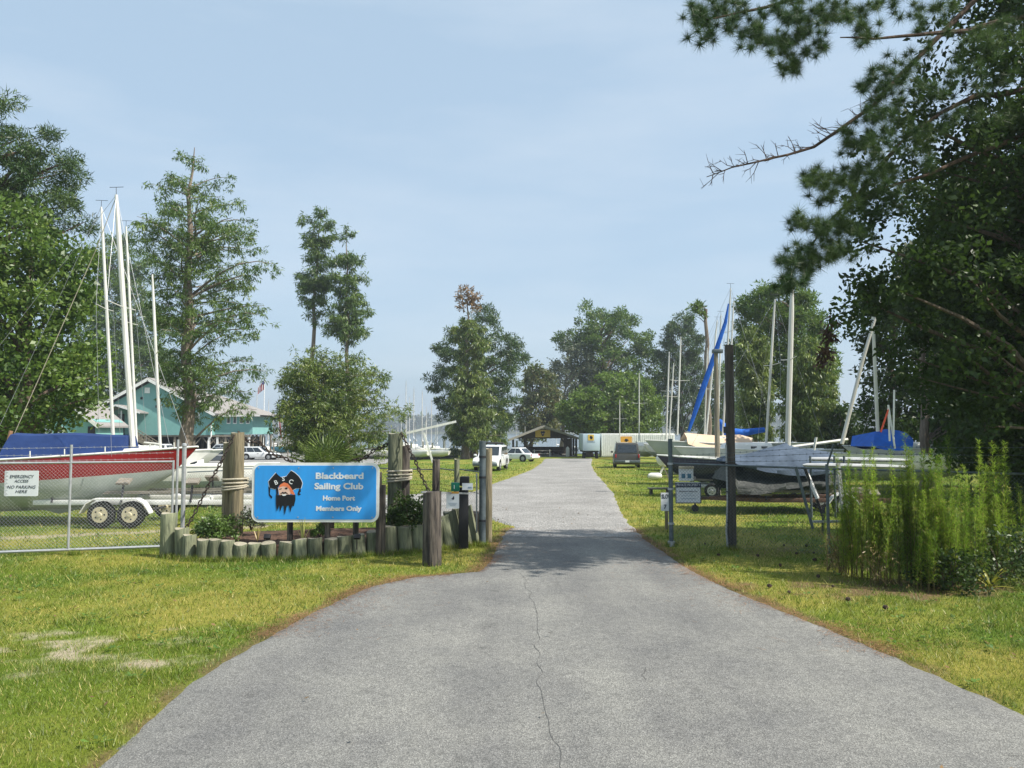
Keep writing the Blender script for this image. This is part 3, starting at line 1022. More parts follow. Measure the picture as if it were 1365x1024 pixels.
Cc = np.array([at(rng.uniform(612, 640), rng.uniform(386, 412), 96) + Vector((0, rng.normal(0, .6), 0)) for _ in range(26)])
V, Fq = leaves(Cc, np.full(26, 0.6), 34, 0.42, 0.16)
npmesh('dead_top', V - np.array(r_.location), Fq, L_DEAD, r_)
tree('hardwood_tree', 'browning thin leaved tree left of the open pavilion', 'tree', [(708, 606), (708, 550), (712, 495)], 130,
     [(488, 702, 730), (505, 694, 742), (525, 690, 750), (545, 684, 752), (565, 688, 748), (585, 690, 735)],
     'clump', 190, 1.0, 60, 0.5, 0.26, L_BROWN, BARK, group=FARG, tr=0.3, limbs=24)
tree('hardwood_tree', 'sparse grey green tree rising over the pavilion roof', 'tree', [(748, 604), (752, 550), (756, 475)], 138,
     [(452, 745, 775), (470, 738, 790), (490, 730, 800), (512, 722, 805), (535, 716, 800), (555, 712, 795), (572, 730, 780)],
     'clump', 230, 1.1, 46, 0.5, 0.22, L_GREY, BARKG, group=FARG, tr=0.34, limbs=50)
tree('pine_tree', 'great dark round topped tree towering behind the white trailers', 'tree', [(812, 604), (806, 540), (800, 410)], 142,
     [(403, 778, 808), (414, 762, 832), (428, 756, 856), (444, 736, 872), (458, 732, 884), (476, 748, 888), (496, 752, 890), (520, 756, 886), (545, 770, 884), (570, 780, 880)],
     'clump', 270, 1.3, 120, 0.62, 0.22, L_OAK, BARK, group=FARG, tr=0.55, limbs=50, depth=0.8)
tree('oak_tree', 'bright green spreading oak leaning over the white box trailer', 'tree', [(786, 608), (780, 585), (768, 560), (790, 505)], 112,
     [(500, 800, 850), (514, 782, 872), (530, 748, 882), (546, 735, 888), (560, 738, 886), (572, 745, 880), (584, 850, 884)],
     'clump', 420, 0.9, 70, 0.42, 0.26, L_OAKB, BARK, group=FARG, tr=0.45, limbs=30, depth=0.9)
tree('pine_tree', 'dark pine behind the cluster of masts right of the oak', 'tree', [(910, 604), (908, 520), (908, 425)], 135,
     [(420, 895, 922), (436, 880, 932), (455, 876, 940), (475, 870, 938), (500, 874, 944), (525, 872, 942), (550, 880, 950), (575, 885, 950)],
     'clump', 260, 1.0, 110, 0.6, 0.14, L_PINE, BARKP, group=FARG, tr=0.45, limbs=34, squash=0.6)
tree('snag_tree', 'broken snag pine with one green tuft above the masts', 'tree', [(944, 604), (943, 500), (941, 412)], 80,
     [(403, 922, 936), (409, 916, 944), (415, 914, 940), (421, 926, 942)], 'clump', 26, 0.32, 20, 0.5, 0.11, L_OAK, BARKG, tr=0.26, limbs=9, tip=0.5, hollow=.1)
tree('hardwood_tree', 'green tree closing the gap behind the furled blue jib', 'tree', [(956, 604), (956, 560), (958, 500)], 150,
     [(486, 940, 970), (505, 928, 990), (530, 922, 1000), (555, 925, 1004), (580, 930, 1000)], 'clump', 150, 1.3, 90, 0.6, 0.24, L_OAK, BARK, group=FARG, tr=0.4, limbs=24)
# --- right, middle distance
tree('pine_tree', 'tall green pine whose crown spreads behind the two big right masts', 'tree', [(1064, 606), (1062, 500), (1058, 390)], 72,
     [(380, 1010, 1060), (396, 985, 1082), (416, 976, 1096), (440, 974, 1108), (466, 972, 1116), (490, 976, 1118), (512, 990, 1112), (530, 1010, 1100)],
     'clump', 360, 0.8, 110, 0.40, 0.12, L_OAK, BARKG, tr=0.42, limbs=44, squash=0.55)
tree('bald_cypress', 'yellow green cypress with weeping skirts near the blue sail cover', 'tree', [(1006, 604), (1005, 520), (1004, 440)], 66,
     [(438, 990, 1015), (460, 976, 1030), (490, 980, 1034), (515, 985, 1036), (540, 984, 1040), (562, 982, 1040), (584, 985, 1036)],
     'layer', 1100, 0.3, 22, 0.38, 0.10, L_CYP2, BARKG, tr=0.22, limbs=80, squash=0.7, droop=1.5)
tree('bald_cypress', 'drooping cypress behind the big silver mast over the grey tarpaulin', 'tree', [(1082, 606), (1080, 520), (1076, 470)], 60,
     [(455, 1060, 1100), (480, 1046, 1116), (510, 1044, 1120), (540, 1040, 1118), (565, 1040, 1112), (592, 1046, 1106)],
     'layer', 1500, 0.3, 22, 0.38, 0.10, L_CYP2, BARKG, tr=0.25, limbs=90, squash=0.7, droop=1.6)
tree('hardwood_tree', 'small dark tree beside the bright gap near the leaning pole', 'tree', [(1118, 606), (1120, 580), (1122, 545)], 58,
     [(540, 1108, 1138), (556, 1100, 1150), (575, 1098, 1160), (598, 1100, 1160)], 'clump', 60, 0.6, 60, 0.3, 0.17, L_SHADE, BARK, tr=0.14, limbs=10)
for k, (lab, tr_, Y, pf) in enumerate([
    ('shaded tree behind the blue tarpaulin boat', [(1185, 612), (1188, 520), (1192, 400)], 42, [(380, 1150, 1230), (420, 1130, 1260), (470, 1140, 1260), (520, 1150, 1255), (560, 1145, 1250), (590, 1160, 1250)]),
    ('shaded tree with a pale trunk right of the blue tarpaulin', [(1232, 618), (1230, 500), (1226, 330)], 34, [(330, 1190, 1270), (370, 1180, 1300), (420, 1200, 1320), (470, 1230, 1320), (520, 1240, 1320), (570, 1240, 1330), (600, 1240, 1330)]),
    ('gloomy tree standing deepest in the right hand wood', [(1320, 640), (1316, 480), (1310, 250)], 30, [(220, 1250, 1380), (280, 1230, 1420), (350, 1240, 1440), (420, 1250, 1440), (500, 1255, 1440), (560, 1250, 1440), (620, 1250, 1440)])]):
    tree('hardwood_tree', lab, 'tree', tr_, Y, pf, 'clump', (170, 200, 330)[k], 0.8, 70, 0.26, 0.16, L_SHADE, BARKG if k == 1 else BARK, group='shaded trees at the right edge', tr=0.22, limbs=24, hollow=0.25)

# --- right, close: hardwood hanging over the weeds and the pine above it
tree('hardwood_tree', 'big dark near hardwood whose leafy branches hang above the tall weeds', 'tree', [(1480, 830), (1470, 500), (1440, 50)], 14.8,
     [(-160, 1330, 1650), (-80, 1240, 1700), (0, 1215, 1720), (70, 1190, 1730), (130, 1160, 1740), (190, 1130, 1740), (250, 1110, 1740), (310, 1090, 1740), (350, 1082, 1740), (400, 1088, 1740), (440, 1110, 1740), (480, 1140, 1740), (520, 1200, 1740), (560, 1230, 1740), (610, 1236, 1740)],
     'clump', 500, 0.46, 120, 0.125, 0.075, L_SHADE, BARK, group='trees along the right verge', tr=0.26, limbs=60, depth=0.40, hollow=0.12)
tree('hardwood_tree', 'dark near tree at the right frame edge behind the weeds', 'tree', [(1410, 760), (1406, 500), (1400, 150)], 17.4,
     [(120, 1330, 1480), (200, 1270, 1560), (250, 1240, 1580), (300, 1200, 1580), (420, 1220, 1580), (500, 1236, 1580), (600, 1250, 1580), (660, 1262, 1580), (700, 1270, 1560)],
     'clump', 330, 0.55, 110, 0.15, 0.09, L_SHADE, BARK, group='trees along the right verge', tr=0.24, limbs=40, depth=0.4, hollow=0.15)

PY = 13.7
pine = thing('pine_tree', 'dark near pine reaching bare and needled limbs across the upper right sky', 'tree', gx(1560, PY + 1.5), 0, 'trees along the right verge')
pl_ = Vector(pine.location)
mb = MB()
tb = [Vector((pl_.x, pl_.y, -0.1)), Vector((pl_.x + .1, pl_.y, 4)), Vector((pl_.x, pl_.y, 9)), Vector((pl_.x - .2, pl_.y, 15)), Vector((pl_.x, pl_.y, 19))]
mb.tube([p - pl_ for p in tb], [0.34, 0.28, 0.24, 0.16, 0.05], 12)
mb.build('trunk', BARKP, pine, smooth=True)
def pinelimb(pts, r, name='limb', dy=0.6):
    P = [at(px, py, PY + dy * i / max(1, len(pts) - 1)) - pl_ for i, (px, py) in enumerate(pts[::-1])][::-1]
    mb = MB()
    k = len(P)
    Q, Rr = [], []
    for i in range(k - 1):
        for t in (0, .5):
            Q.append(P[i].lerp(P[i + 1], t) + Vector((0, rng.normal(0, .02), rng.normal(0, .015) if t else 0)))
            Rr.append(r * (1 - (i + t) / (k - 1)) + r * 0.16)
    Q.append(P[-1]); Rr.append(r * 0.16)
    mb.tube(Q, Rr, 7)
    mb.build(name, BARKP, pine, smooth=True)
    return Q
pinelimb([(1565, 60), (1440, 95), (1365, 120), (1300, 128), (1255, 150), (1200, 190), (1160, 230)], 0.07)
pinelimb([(1565, -20), (1440, 10), (1365, 22), (1290, 40), (1225, 46), (1165, 52), (1120, 50)], 0.065)
pinelimb([(1565, -160), (1400, -90), (1250, -40), (1120, -20), (1020, 10), (950, 25)], 0.08)
pinelimb([(1565, 140), (1440, 160), (1365, 180), (1300, 205), (1240, 232), (1180, 250), (1140, 272)], 0.06)
pinelimb([(1200, 190), (1140, 262), (1100, 300), (1075, 335), (1050, 372)], 0.03)
dead = pinelimb([(1330, -30), (1255, 45), (1205, 95), (1165, 140), (1120, 172), (1085, 196), (1050, 207), (1010, 216), (975, 224), (942, 236)], 0.045, 'dead_limb')
mb = MB()
for i in range(6, len(dead)):
    for _ in range(4):
        p = dead[i].lerp(dead[max(0, i - 1)], rng.random())
        d = Vector((-rng.uniform(.2, 1), rng.normal(0, .5), rng.normal(0.25, .6))).normalized()
        ln = rng.uniform(.12, .42)
        q = p + d * ln * .5 + Vector((0, 0, rng.normal(0, .03)))
        e = p + d * ln
        mb.tube([p, q, e], [0.009, 0.006, 0.003], 4)
        for _k in range(2):
            f_ = q.lerp(e, rng.random()); mb.tube([f_, f_ + (d + Vector((rng.normal(0, .7), rng.normal(0, .7), rng.normal(0, .7)))).normalized() * ln * .45], [0.005, 0.002], 3)
        e2 = q + (d + Vector((rng.normal(0, .5), rng.normal(0, .5), rng.normal(0, .5)))).normalized() * ln * .5
        mb.tube([q, e2], [0.006, 0.003], 4)
mb.build('twigs', BARKP, pine)['kind'] = 'stuff'
# bunches of tufts along the ends of its limbs: (px, py, spread px, tufts)
BUN = [(925, 22, 16, 14), (940, 40, 18, 16), (960, 12, 26, 22), (990, 25, 28, 26), (1010, 50, 24, 24), (1045, 20, 30, 26), (1040, 60, 22, 22), (1052, 88, 16, 16), (1075, 40, 26, 22), (1095, 12, 26, 22), (1130, 20, 24, 18), (1150, 48, 20, 14), (1085, 66, 16, 12), (1170, 6, 22, 12),
       (960, -30, 40, 24), (1060, -30, 50, 30), (1160, -30, 50, 26),
       (1160, 118, 20, 16), (1185, 100, 24, 22), (1215, 85, 26, 24), (1165, 150, 20, 16), (1200, 140, 26, 24), (1240, 120, 28, 26), (1130, 190, 18, 14), (1160, 185, 24, 22), (1200, 180, 28, 26), (1240, 165, 28, 26), (1275, 100, 30, 26), (1300, 60, 32, 28), (1340, 40, 32, 28), (1330, 100, 32, 26), (1290, 150, 30, 26), (1340, 160, 30, 24),
       (1080, 235, 16, 14), (1100, 255, 22, 22), (1130, 240, 24, 22), (1160, 225, 26, 24), (1150, 270, 22, 20), (1190, 230, 26, 22), (1230, 210, 26, 20), (1200, 270, 24, 18),
       (1068, 300, 16, 14), (1090, 310, 22, 20), (1118, 300, 22, 20), (1145, 305, 20, 16), (1055, 350, 16, 16), (1075, 345, 20, 20), (1100, 340, 20, 18), (1052, 375, 14, 14), (1072, 368, 16, 14), (1125, 335, 18, 12), (1260, 20, 30, 24), (1220, 20, 26, 18)]
C = []
for px, py, sp, k in BUN:
    for _ in range(k):
        if px > 1180 and rng.random() < .35: continue
        C.append(at(px + rng.normal(0, sp * .55), py + rng.normal(0, sp * .45), PY + rng.normal(0, 0.55)))
C = np.array(C)
V, Fq = needles(C, np.full(len(C), 0.07), 150, 0.185, 0.0030, up=0.2)
npmesh('needle_tufts', V - np.array(pl_), Fq, L_PINE, pine)

# hanging dead vine under the near hardwood
mb = MB()
vp = [at(1112, 420, 16.5), at(1106, 450, 16.5), at(1098, 470, 16.5), at(1092, 490, 16.5)]
vb = vp[0]
vine = thing('hanging_vine', 'withered brown vine hanging from the near branches beside the masts', 'vine', vb)
mb.tube([p - vb for p in vp], [.02, .03, .03, .01], 5)
mb.build('stem', BARKP, vine)
Cc = np.array([vp[0].lerp(vp[-1], rng.random()) + Vector((rng.normal(0, .06), rng.normal(0, .06), 0)) for _ in range(24)])
V, Fq = leaves(Cc, np.full(24, .12), 12, .14, .05, droop=1.2)
npmesh('leaves', V - np.array(vb), Fq, leafmat('withered leaves', (0.06, 0.035, 0.022), (0.11, 0.06, 0.04), 0.15), vine)

# tall feathery weeds by the fence end
WEED = leafmat('feathery weed', (0.150, 0.265, 0.026), (0.280, 0.400, 0.050), 0.6, 1.2, c3=(0.28, 0.27, 0.07), gloss=0.02)
WSTEM = M('weed stems', (0.16, 0.13, 0.05), 0.9, (0.09, 0.07, 0.03), 6)
def weedproto(h, seed):
    rr = np.random.default_rng(seed)
    root = thing('feathery_weed', 'tall bright feathery weed crowding the fence end at right', 'weed', (0, 0, 0), 0, 'feathery weeds by the fence')
    st = MB(); Vs = []; 
    for k in range(7):
        bx, by = rr.normal(0, .17, 2)
        lx, ly = rr.normal(0, .12, 2)
        hh = h * (1.0 if k == 0 else rr.uniform(.5, .95))
        pts = [Vector((bx + lx * t ** 1.6, by + ly * t ** 1.6, hh * t)) for t in np.linspace(0, 1, 6)]
        st.tube(pts, [.009, .008, .007, .005, .004, .002], 4)
        m_ = 400
        t = rr.random(m_) ** 0.7
        t = 0.10 + 0.92 * t
        p = np.stack([bx + lx * t ** 1.6, by + ly * t ** 1.6, hh * t], -1)
        a = rr.uniform(0, 6.28, m_)
        ln = (0.165 * (1.08 - t) ** 0.4 + 0.03) * rr.uniform(.5, 1.2, m_)
        upv = rr.uniform(.1, 1.2, m_)
        d = np.stack([np.cos(a), np.sin(a), upv], -1)
        d /= np.linalg.norm(d, axis=1)[:, None]
        mid = p + d * ln[:, None] * .6
        tip = mid + np.stack([np.cos(a), np.sin(a), rr.uniform(-.7, .8, m_)], -1) * ln[:, None] * .5
        s = np.stack([-np.sin(a), np.cos(a), 0 * a], -1) * 0.0055
        Vs.append(np.stack([p, mid - s, tip, mid + s], 1).reshape(-1, 3))
    st.build('stems', WSTEM, root)
    V = np.concatenate(Vs)
    npmesh('leaves', V, np.arange(len(V)).reshape(-1, 4), WEED, root)
    return root
protos = [weedproto(2.15, s) for s in (1, 2, 3, 4)]
used = set()
wspots = []
for px, top, base in [(1132, 640, 768), (1142, 612, 770), (1150, 600, 772), (1160, 626, 775), (1168, 620, 778), (1178, 640, 780), (1186, 634, 778),
                      (1212, 606, 776), (1220, 586, 778), (1228, 606, 776), (1238, 604, 780), (1246, 608, 782), (1252, 620, 782), (1262, 640, 784), (1270, 650, 782), (1280, 640, 780), (1290, 640, 776), (1304, 612, 772), (1318, 586, 768), (1326, 630, 770), (1344, 604, 766), (1358, 650, 764),
                      (1126, 690, 764), (1236, 660, 788)]:
    g = gp(px, base)
    hgt = at(px, top, g.y).z
    i = len(wspots) % 4
    wspots.append(g)
    s = hgt / 2.1
    if i not in used:
        used.add(i)
        protos[i].location = g; protos[i].rotation_euler.z = rng.uniform(0, 6); protos[i].scale = (max(.62, s * .8),) * 2 + (s,)
    else:
        dup(protos[i], g, rng.uniform(0, 6.2), scale=(max(.62, s * .8), max(.62, s * .8), s))

def bush(name, label, c, r, h, n, lmat, ll=0.07, lw=0.045, cat='shrub', per=26, group=None, stems=7):
    root = thing(name, label, cat, c, 0, group)
    mb = MB()
    for k in range(stems):
        a = rng.uniform(0, 6.28)
        mb.tube([(0, 0, -.05), (math.cos(a) * r * .3, math.sin(a) * r * .3, h * .45), (math.cos(a) * r * .7, math.sin(a) * r * .7, h * .8)], [.014, .01, .004], 5)
    mb.build('stems', BARK, root)
    d = unit(n)
    d[:, 2] = np.abs(d[:, 2])
    rho = 0.45 + 0.55 * rng.random(n) ** .6
    C = d * rho[:, None] * np.array([r, r, h]) * 0.9 * (1 + 0.25 * rng.normal(size=(n, 1)) * .5) + np.array([0, 0, .05])
    V, Fq = leaves(C, np.full(n, min(r, h) * .22), per, ll, lw)
    npmesh('foliage', V, Fq, lmat, root)
    return root
bush('leafy_shrub', 'dense dark leafy shrub below the weeds at the right frame edge', gp(1335, 772), 0.95, 0.95, 120, leafmat('small shrub leaves', (0.03, 0.06, 0.016), (0.075, 0.12, 0.03), .3, 2), .065, .045)
WEEDDRY = leafmat('dry weed stalks', (0.20, 0.15, 0.06), (0.34, 0.25, 0.10), 0.2)
for k_, (px_, py_) in enumerate(((1112, 762), (1122, 766), (1170, 782), (1352, 765))):
    t_ = thing('dry_weed', 'withered tan weed stalks among the green feathery weeds', 'weed', gp(px_, max(py_, 755)), 0, 'withered stalks in the weeds')
    mb = MB()
    for _ in range(9):
        a_ = rng.uniform(0, 6.28); h_ = rng.uniform(.35, .85)
        mb.tube([(rng.normal(0, .09), rng.normal(0, .09), 0), (math.cos(a_) * .1, math.sin(a_) * .1, h_ * .6), (math.cos(a_) * .26, math.sin(a_) * .26, h_)], [.006, .005, .002], 4)
    mb.build('stalks', WSTEM, t_)
    m2_ = 50
    z_ = rng.uniform(.1, .7, m2_)
    V, Fq = leaves(np.stack([rng.normal(0, .13, m2_), rng.normal(0, .13, m2_), z_], -1), np.full(m2_, .06), 4, .08, .014, droop=1.0)
    npmesh('dry_leaves', V, Fq, WEEDDRY, t_)
bush('leafy_shrub', 'low tangle of leaves filling the gap under the middle weeds', gp(1265, 785), 0.6, 0.6, 60, L_SHADE, .07, .045)
bush('leafy_shrub', 'rounded bright shrub at the foot of the left pilings in the bed', at(287, 718, 16.1) , 0.50, 0.52, 90, leafmat('box leaves', (0.06, 0.11, 0.02), (0.12, 0.19, 0.035), .3, 2), .06, .04)
bush('leafy_shrub', 'dark glossy shrub between the right pilings and the black post', at(545, 704, 16.9), 0.52, 0.72, 100, L_SHADE, .075, .045)
bush('leafy_shrub', 'small low green plant behind the logs beneath the sign lettering', at(424, 716, 16.2), 0.22, 0.20, 26, leafmat('box leaves', (0, 0, 0), (0, 0, 0)), .05, .03, 'plant', stems=4)
bush('leafy_shrub', 'small bluish shrub half hidden behind the sign by the left pilings', at(335, 704, 17.0), 0.34, 0.40, 44, L_GREY, .05, .03)

def spiky(name, label, c, n, L, w, lmat, droop=.5, cat='plant', up=(.5, 1.3), part='leaf'):
    root = thing(name, label, cat, c)
    for k in range(n):
        a = k * 2.4 + rng.normal(0, .2)
        u = rng.uniform(*up)
        ln = L * rng.uniform(.7, 1.15)
        pts = []
        for t in np.linspace(0, 1, 6):
            hr = ln * t * math.cos(u) 
            pts.append(Vector((math.cos(a) * hr, math.sin(a) * hr, ln * (math.sin(u) * t - droop * t * t * .6))))
        s = Vector((-math.sin(a), math.cos(a), 0))
        ws = [w * .6, w, w * .95, w * .75, w * .45, .001]
        mb = MB()
        vs = []
        for p, q in zip(pts, ws):
            vs += [p - s * q, p - Vector((0, 0, q * .5)), p + s * q]
        fs = []
        for i in range(5):
            fs += [(i * 3, i * 3 + 1, i * 3 + 4, i * 3 + 3), (i * 3 + 1, i * 3 + 2, i * 3 + 5, i * 3 + 4)]
        mb.add(vs, fs)
        mb.build(part, lmat, root, smooth=True)
    return root
spiky('strappy_plant', 'yellow green strappy plant on bare soil in front of the weeds', gp(1320, 784), 13, .62, .022, leafmat('yellow strap leaves', (0.24, 0.25, 0.03), (0.34, 0.33, 0.05), .3), .75, up=(.35, 1.2))
spiky('iris_plant', 'pale upright straplike plant behind the logs at mid bed', at(404, 722, 15.9), 8, .5, .022, leafmat('iris leaves', (0.26, 0.29, 0.09), (0.36, 0.36, 0.13), .3), .1, up=(1.1, 1.5))
spiky('iris_plant', 'withered tan straplike plant behind the logs near left pilings', at(343, 722, 15.9), 5, .42, .012, leafmat('withered straps', (0.36, 0.26, 0.10), (0.42, 0.30, 0.14), .3), .1, up=(1.0, 1.45))
FAN = leafmat('palm fans', (0.070, 0.120, 0.022), (0.150, 0.200, 0.045), .3, 3)
FANDRY = leafmat('dry palm fans', (0.24, 0.19, 0.07), (0.34, 0.27, 0.12), .3, 3)
def palm(c, s):
    root = thing('fan_palm', 'stocky fan palm with spiky leaves rising behind the blue sign', 'palm', c)
    mb = MB()
    mb.tube([(0, 0, -.1), (0, 0, .9 * s), (0, 0, 1.25 * s)], [.16, .15, .1], 9)
    mb.build('trunk', BARK, root, smooth=True)
    for k in range(26):
        dry = k < 7
        a = k * 2.4
        u = R(-35) if dry else R(-5 + 85 * (k - 7) / 18.0)
        u += rng.normal(0, .08)
        d = Vector((math.cos(a) * math.cos(u), math.sin(a) * math.cos(u), math.sin(u)))
        side = Vector((-math.sin(a), math.cos(a), 0))
        base = Vector((0, 0, 1.15 * s))
        hub = base + d * .38 * s
        mb = MB()
        mb.tube([base, hub], [.012, .008], 4)
        nb = side.cross(d).normalized()
        for j in range(19):
            b_ = -1.9 + 3.8 * j / 18
            v = (d * math.cos(b_) + side * math.sin(b_)).normalized()
            ln = .62 * s * (1 - .10 * abs(b_)) * rng.uniform(.92, 1.06)
            t1 = hub + v * ln * .55
            tip = hub + v * ln + Vector((0, 0, -.06 * s)) - nb * .04
            ss = v.cross(nb).normalized() * .016
            mb.add([hub, t1 - ss, tip, t1 + ss], [(0, 1, 2, 3)])
        mb.build('fan_leaf', FANDRY if dry else FAN, root)
    return root
palm(Vector(at(437, 640, 18.2)[:2] + (0.25,)), 1.13)

# far shore woods
N = 26000
X = rng.uniform(-890, 890, N)
hh = 15 + 9 * fbm(X * 0.012 + 5, X * 0 + 3) + 4 * fbm(X * 0.08, X * 0 + 9)
C = np.stack([X, 1110 + rng.uniform(0, 90, N), rng.random(N) ** .8 * hh], -1)
V, Fq = leaves(C, np.full(N, 3.0), 1, 6.5, 4.2)
tag(npmesh('far_woods', V, Fq, leafmat('far woods', (0.03, 0.06, 0.02), (0.06, 0.10, 0.03), .25, .02)), 'long low line of woods across the river, fading into haze', 'woods', kind='stuff')
#__SECTION4__

# ------------------------------------------------------------------ gateway: logs, pilings, sign, fences
WOODG = M('weathered green timber', (0.205, 0.215, 0.135), 0.9, (0.080, 0.092, 0.060), 3.5, bump=0.9, bscale=9, stretch=(5, 5, 0.6), rand=0.34)
WOODEND = M('sawn log end', (0.36, 0.33, 0.24), 0.9, (0.22, 0.20, 0.15), 20, rand=0.2)
WOODT = M('tan treated pile', (0.295, 0.245, 0.150), 0.9, (0.13, 0.115, 0.075), 3, bump=0.9, bscale=8, stretch=(5, 5, 0.45), rand=0.15)
WOODD = M('old dark post', (0.135, 0.115, 0.095), 0.95, (0.028, 0.025, 0.024), 2.6, bump=1.0, bscale=8, stretch=(5, 5, 0.5), contrast=(0.4, 0.62))
WOODB = M('grey board', (0.30, 0.27, 0.22), 0.9, (0.19, 0.17, 0.14), 4, bump=0.5, stretch=(1, 6, 6))

def log_mesh(seed, r, h, mats=(None, None)):
    rr = random.Random(seed)
    mb = MB()
    n = 14
    prof = [1 + rr.uniform(-.05, .05) for _ in range(n)]
    rings = []
    for i, (z, s) in enumerate([(-0.12, 1.03), (0, 1.03), (h * .35, 1.0), (h * .7, .985), (h - .012, .97), (h, .93)]):
        rings.append([(math.cos(2 * math.pi * k / n) * r * prof[k] * s + rr.uniform(-.003, .003), math.sin(2 * math.pi * k / n) * r * prof[k] * s, z + (0.012 * math.cos(k) if i > 3 else 0)) for k in range(n)])
    mb.loft(rings, True, False)
    mb.add(rings[-1], [tuple(range(n))], 1)
    return mb

edging = thing('log_edging', 'row of short upright timber logs edging the raised sign bed', 'log edging', gp(420, 746))
el = Vector(edging.location)
LOGS = [(230, 249, 704, 744), (239, 257, 713, 746), (258, 276, 719, 747), (273, 291, 719, 747), (291, 310, 720.5, 747), (308, 326, 724, 746.5), (327, 345, 724, 746), (346, 366, 723, 746), (367, 387, 722.5, 745.5),
        (388, 408, 719, 745), (408, 428, 717.5, 744.5), (429, 448, 718, 743.5), (447, 467, 715, 742), (467, 486, 712.5, 740.5), (486, 508, 708.5, 739), (506, 529, 702, 738), (528, 549, 701.5, 736.5), (548, 569, 700, 735), (568, 589, 694, 732.5), (587, 608, 687, 730), (600, 618, 680, 728.5), (613, 630, 675, 727), (624, 640, 674, 725)]
for k, (xa, xb, yt, yb) in enumerate(LOGS):
    g = gp((xa + xb) / 2, yb)
    g.y += 0.13
    w = (xb - xa) / F * g.y / 2 * 0.99
    h = at(0, yt, g.y).z
    if k % 4 == 0 or k < 4:
        o = log_mesh(k, 0.14, 0.45).build('log', [WOODG, WOODEND], edging, smooth=True)
        if k == 0: LOGP = []
        LOGP.append(o)
    else:
        o = LOGP[(k * 7) % len(LOGP)].copy()
        COL.objects.link(o)
    o.location = g - el
    o.scale = (w / 0.14, w / 0.14, h / 0.45)
    lean = -R(13) if k >= 19 else rng.normal(0, R(2.8))
    o.rotation_euler = (rng.normal(0, R(3)), lean, rng.uniform(0, 6.28))
    if k >= 19:
        o.rotation_euler = (0, lean, 0)

def post(name, label, cat, px0, px1, ytop, ybase, mat, Y=None, lean=0, n=14, group=None):
    g = gp((px0 + px1) / 2, ybase) if Y is None else gx((px0 + px1) / 2, Y)
    r = (px1 - px0) / F * g.y / 2
    h = at(0, ytop, g.y).z - g.z
    t = thing(name, label, cat, g, 0, group)
    lm = log_mesh(int(px0), r, h)
    o = lm.build('shaft', [mat, WOODEND if mat is not WOODD else WOODD], t, smooth=True)
    o.rotation_euler.y = lean
    return t
post('log_post', 'tall log at the left end of the log edging beside the gate', 'post', 214, 234, 684, 741, WOODG)
post('timber_post', 'blackened weathered timber post standing in the grass by the asphalt', 'post', 563, 588, 655, 752, WOODD)

def pilings(label, A, Bp, mats, yw):
    """two piles lashed together with rope"""
    (xa, xb, yt, Y), (xa2, xb2, yt2, Y2) = A, Bp
    c = gx((xa + xb) / 2, Y)
    t = thing('mooring_pilings', label, 'pilings', c)
    for (x0, x1, yy, YY), m in ((A, mats[0]), (Bp, mats[1])):
        g = gx((x0 + x1) / 2, YY)
        r = (x1 - x0) / F * YY / 2
        o = log_mesh(int(x0) + 3, r, at(0, yy, YY).z).build('pile', [m, WOODEND], t, smooth=True)
        o.location = g - c
    # rope: turns around both piles
    L_, R_ = gx(min(xa, xa2), Y), gx(max(xb, xb2), Y)
    cx, hw = (L_.x + R_.x) / 2, (R_.x - L_.x) / 2 + .02
    for k in range(4):
        z = at(0, yw, Y).z - 0.055 * k
        pts = []
        for j in range(29):
            a = 2 * math.pi * j / 28
            sq = 1.0 / (abs(math.cos(a)) ** 3 + abs(math.sin(a)) ** 3) ** (1 / 3)
            pts.append(Vector((cx + math.cos(a) * hw * sq, (Y + Y2) / 2 + math.sin(a) * 0.27 * sq, z + .03 * math.sin(a * .5 + k) + 0.02 * math.cos(a))) - c)
        mb = MB()
        mb.tube(pts, 0.023, 7, False)
        mb.build('rope_turn', ROPE, t, smooth=True)
    return t
pilings('tan rope bound pair of pilings at the left end of the sign', (309, 326.5, 577, 17.0), (299, 313, 590, 17.25), (WOODT, WOODT), 640)
pilings('grey rope bound pair of pilings at the right end of the sign', (518, 537, 578, 17.6), (534, 547, 594, 17.8), (WOODG, WOODD), 629)

def chain(label, pts, sag, r=0.017, link_=0.11):
    """a heavy chain: real links, one joined mesh as they are too small to pick apart"""
    P = [Vector(p) for p in pts]
    t = thing('anchor_chain', label, 'chain', P[0])
    path = []
    for a, b_ in zip(P[:-1], P[1:]):
        for i in range(60):
            s = i / 60
            path.append(a.lerp(b_, s) - Vector((0, 0, sag * 4 * s * (1 - s))))
    path.append(P[-1])
    out, acc = [path[0]], 0
    for a, b_ in zip(path[:-1], path[1:]):
        acc += (b_ - a).length
        if acc >= link_ * .72:
            out.append(b_); acc = 0
    mb = MB()
    for i in range(len(out) - 1):
        a, b_ = out[i], out[i + 1]
        d = (b_ - a).normalized()
        u = d.cross(Vector((0, 1, 0.2))).normalized()
        v = d.cross(u)
        w = u if i % 2 else v
        c = (a + b_) / 2
        q = [c + d * (math.cos(k / 8 * 6.2832) * link_ * .5) + w * (math.sin(k / 8 * 6.2832) * link_ * .27) - P[0] for k in range(9)]
        mb.tube(q, r * .8, 5, False)
    o = mb.build('links', RUST, t, smooth=True)
    o['kind'] = 'stuff'
    return t
chain('rusty chain slanting from the left pilings down to the ground', [at(312, 580, 16.8), at(281, 640, 16.5), at(246, 708, 16.2)], .04)
chain('heavy rusty chain drooping right from the left pilings behind the sign', [at(318, 576, 17.1), at(345, 588, 17.4), at(378, 609, 17.8), at(420, 621, 18.0)], .10, .018, .13)
chain('heavy rusty chain rising behind the palm to the right pilings', [at(470, 612, 18.0), at(500, 598, 17.9), at(528, 578, 17.6)], .10, .018, .13)
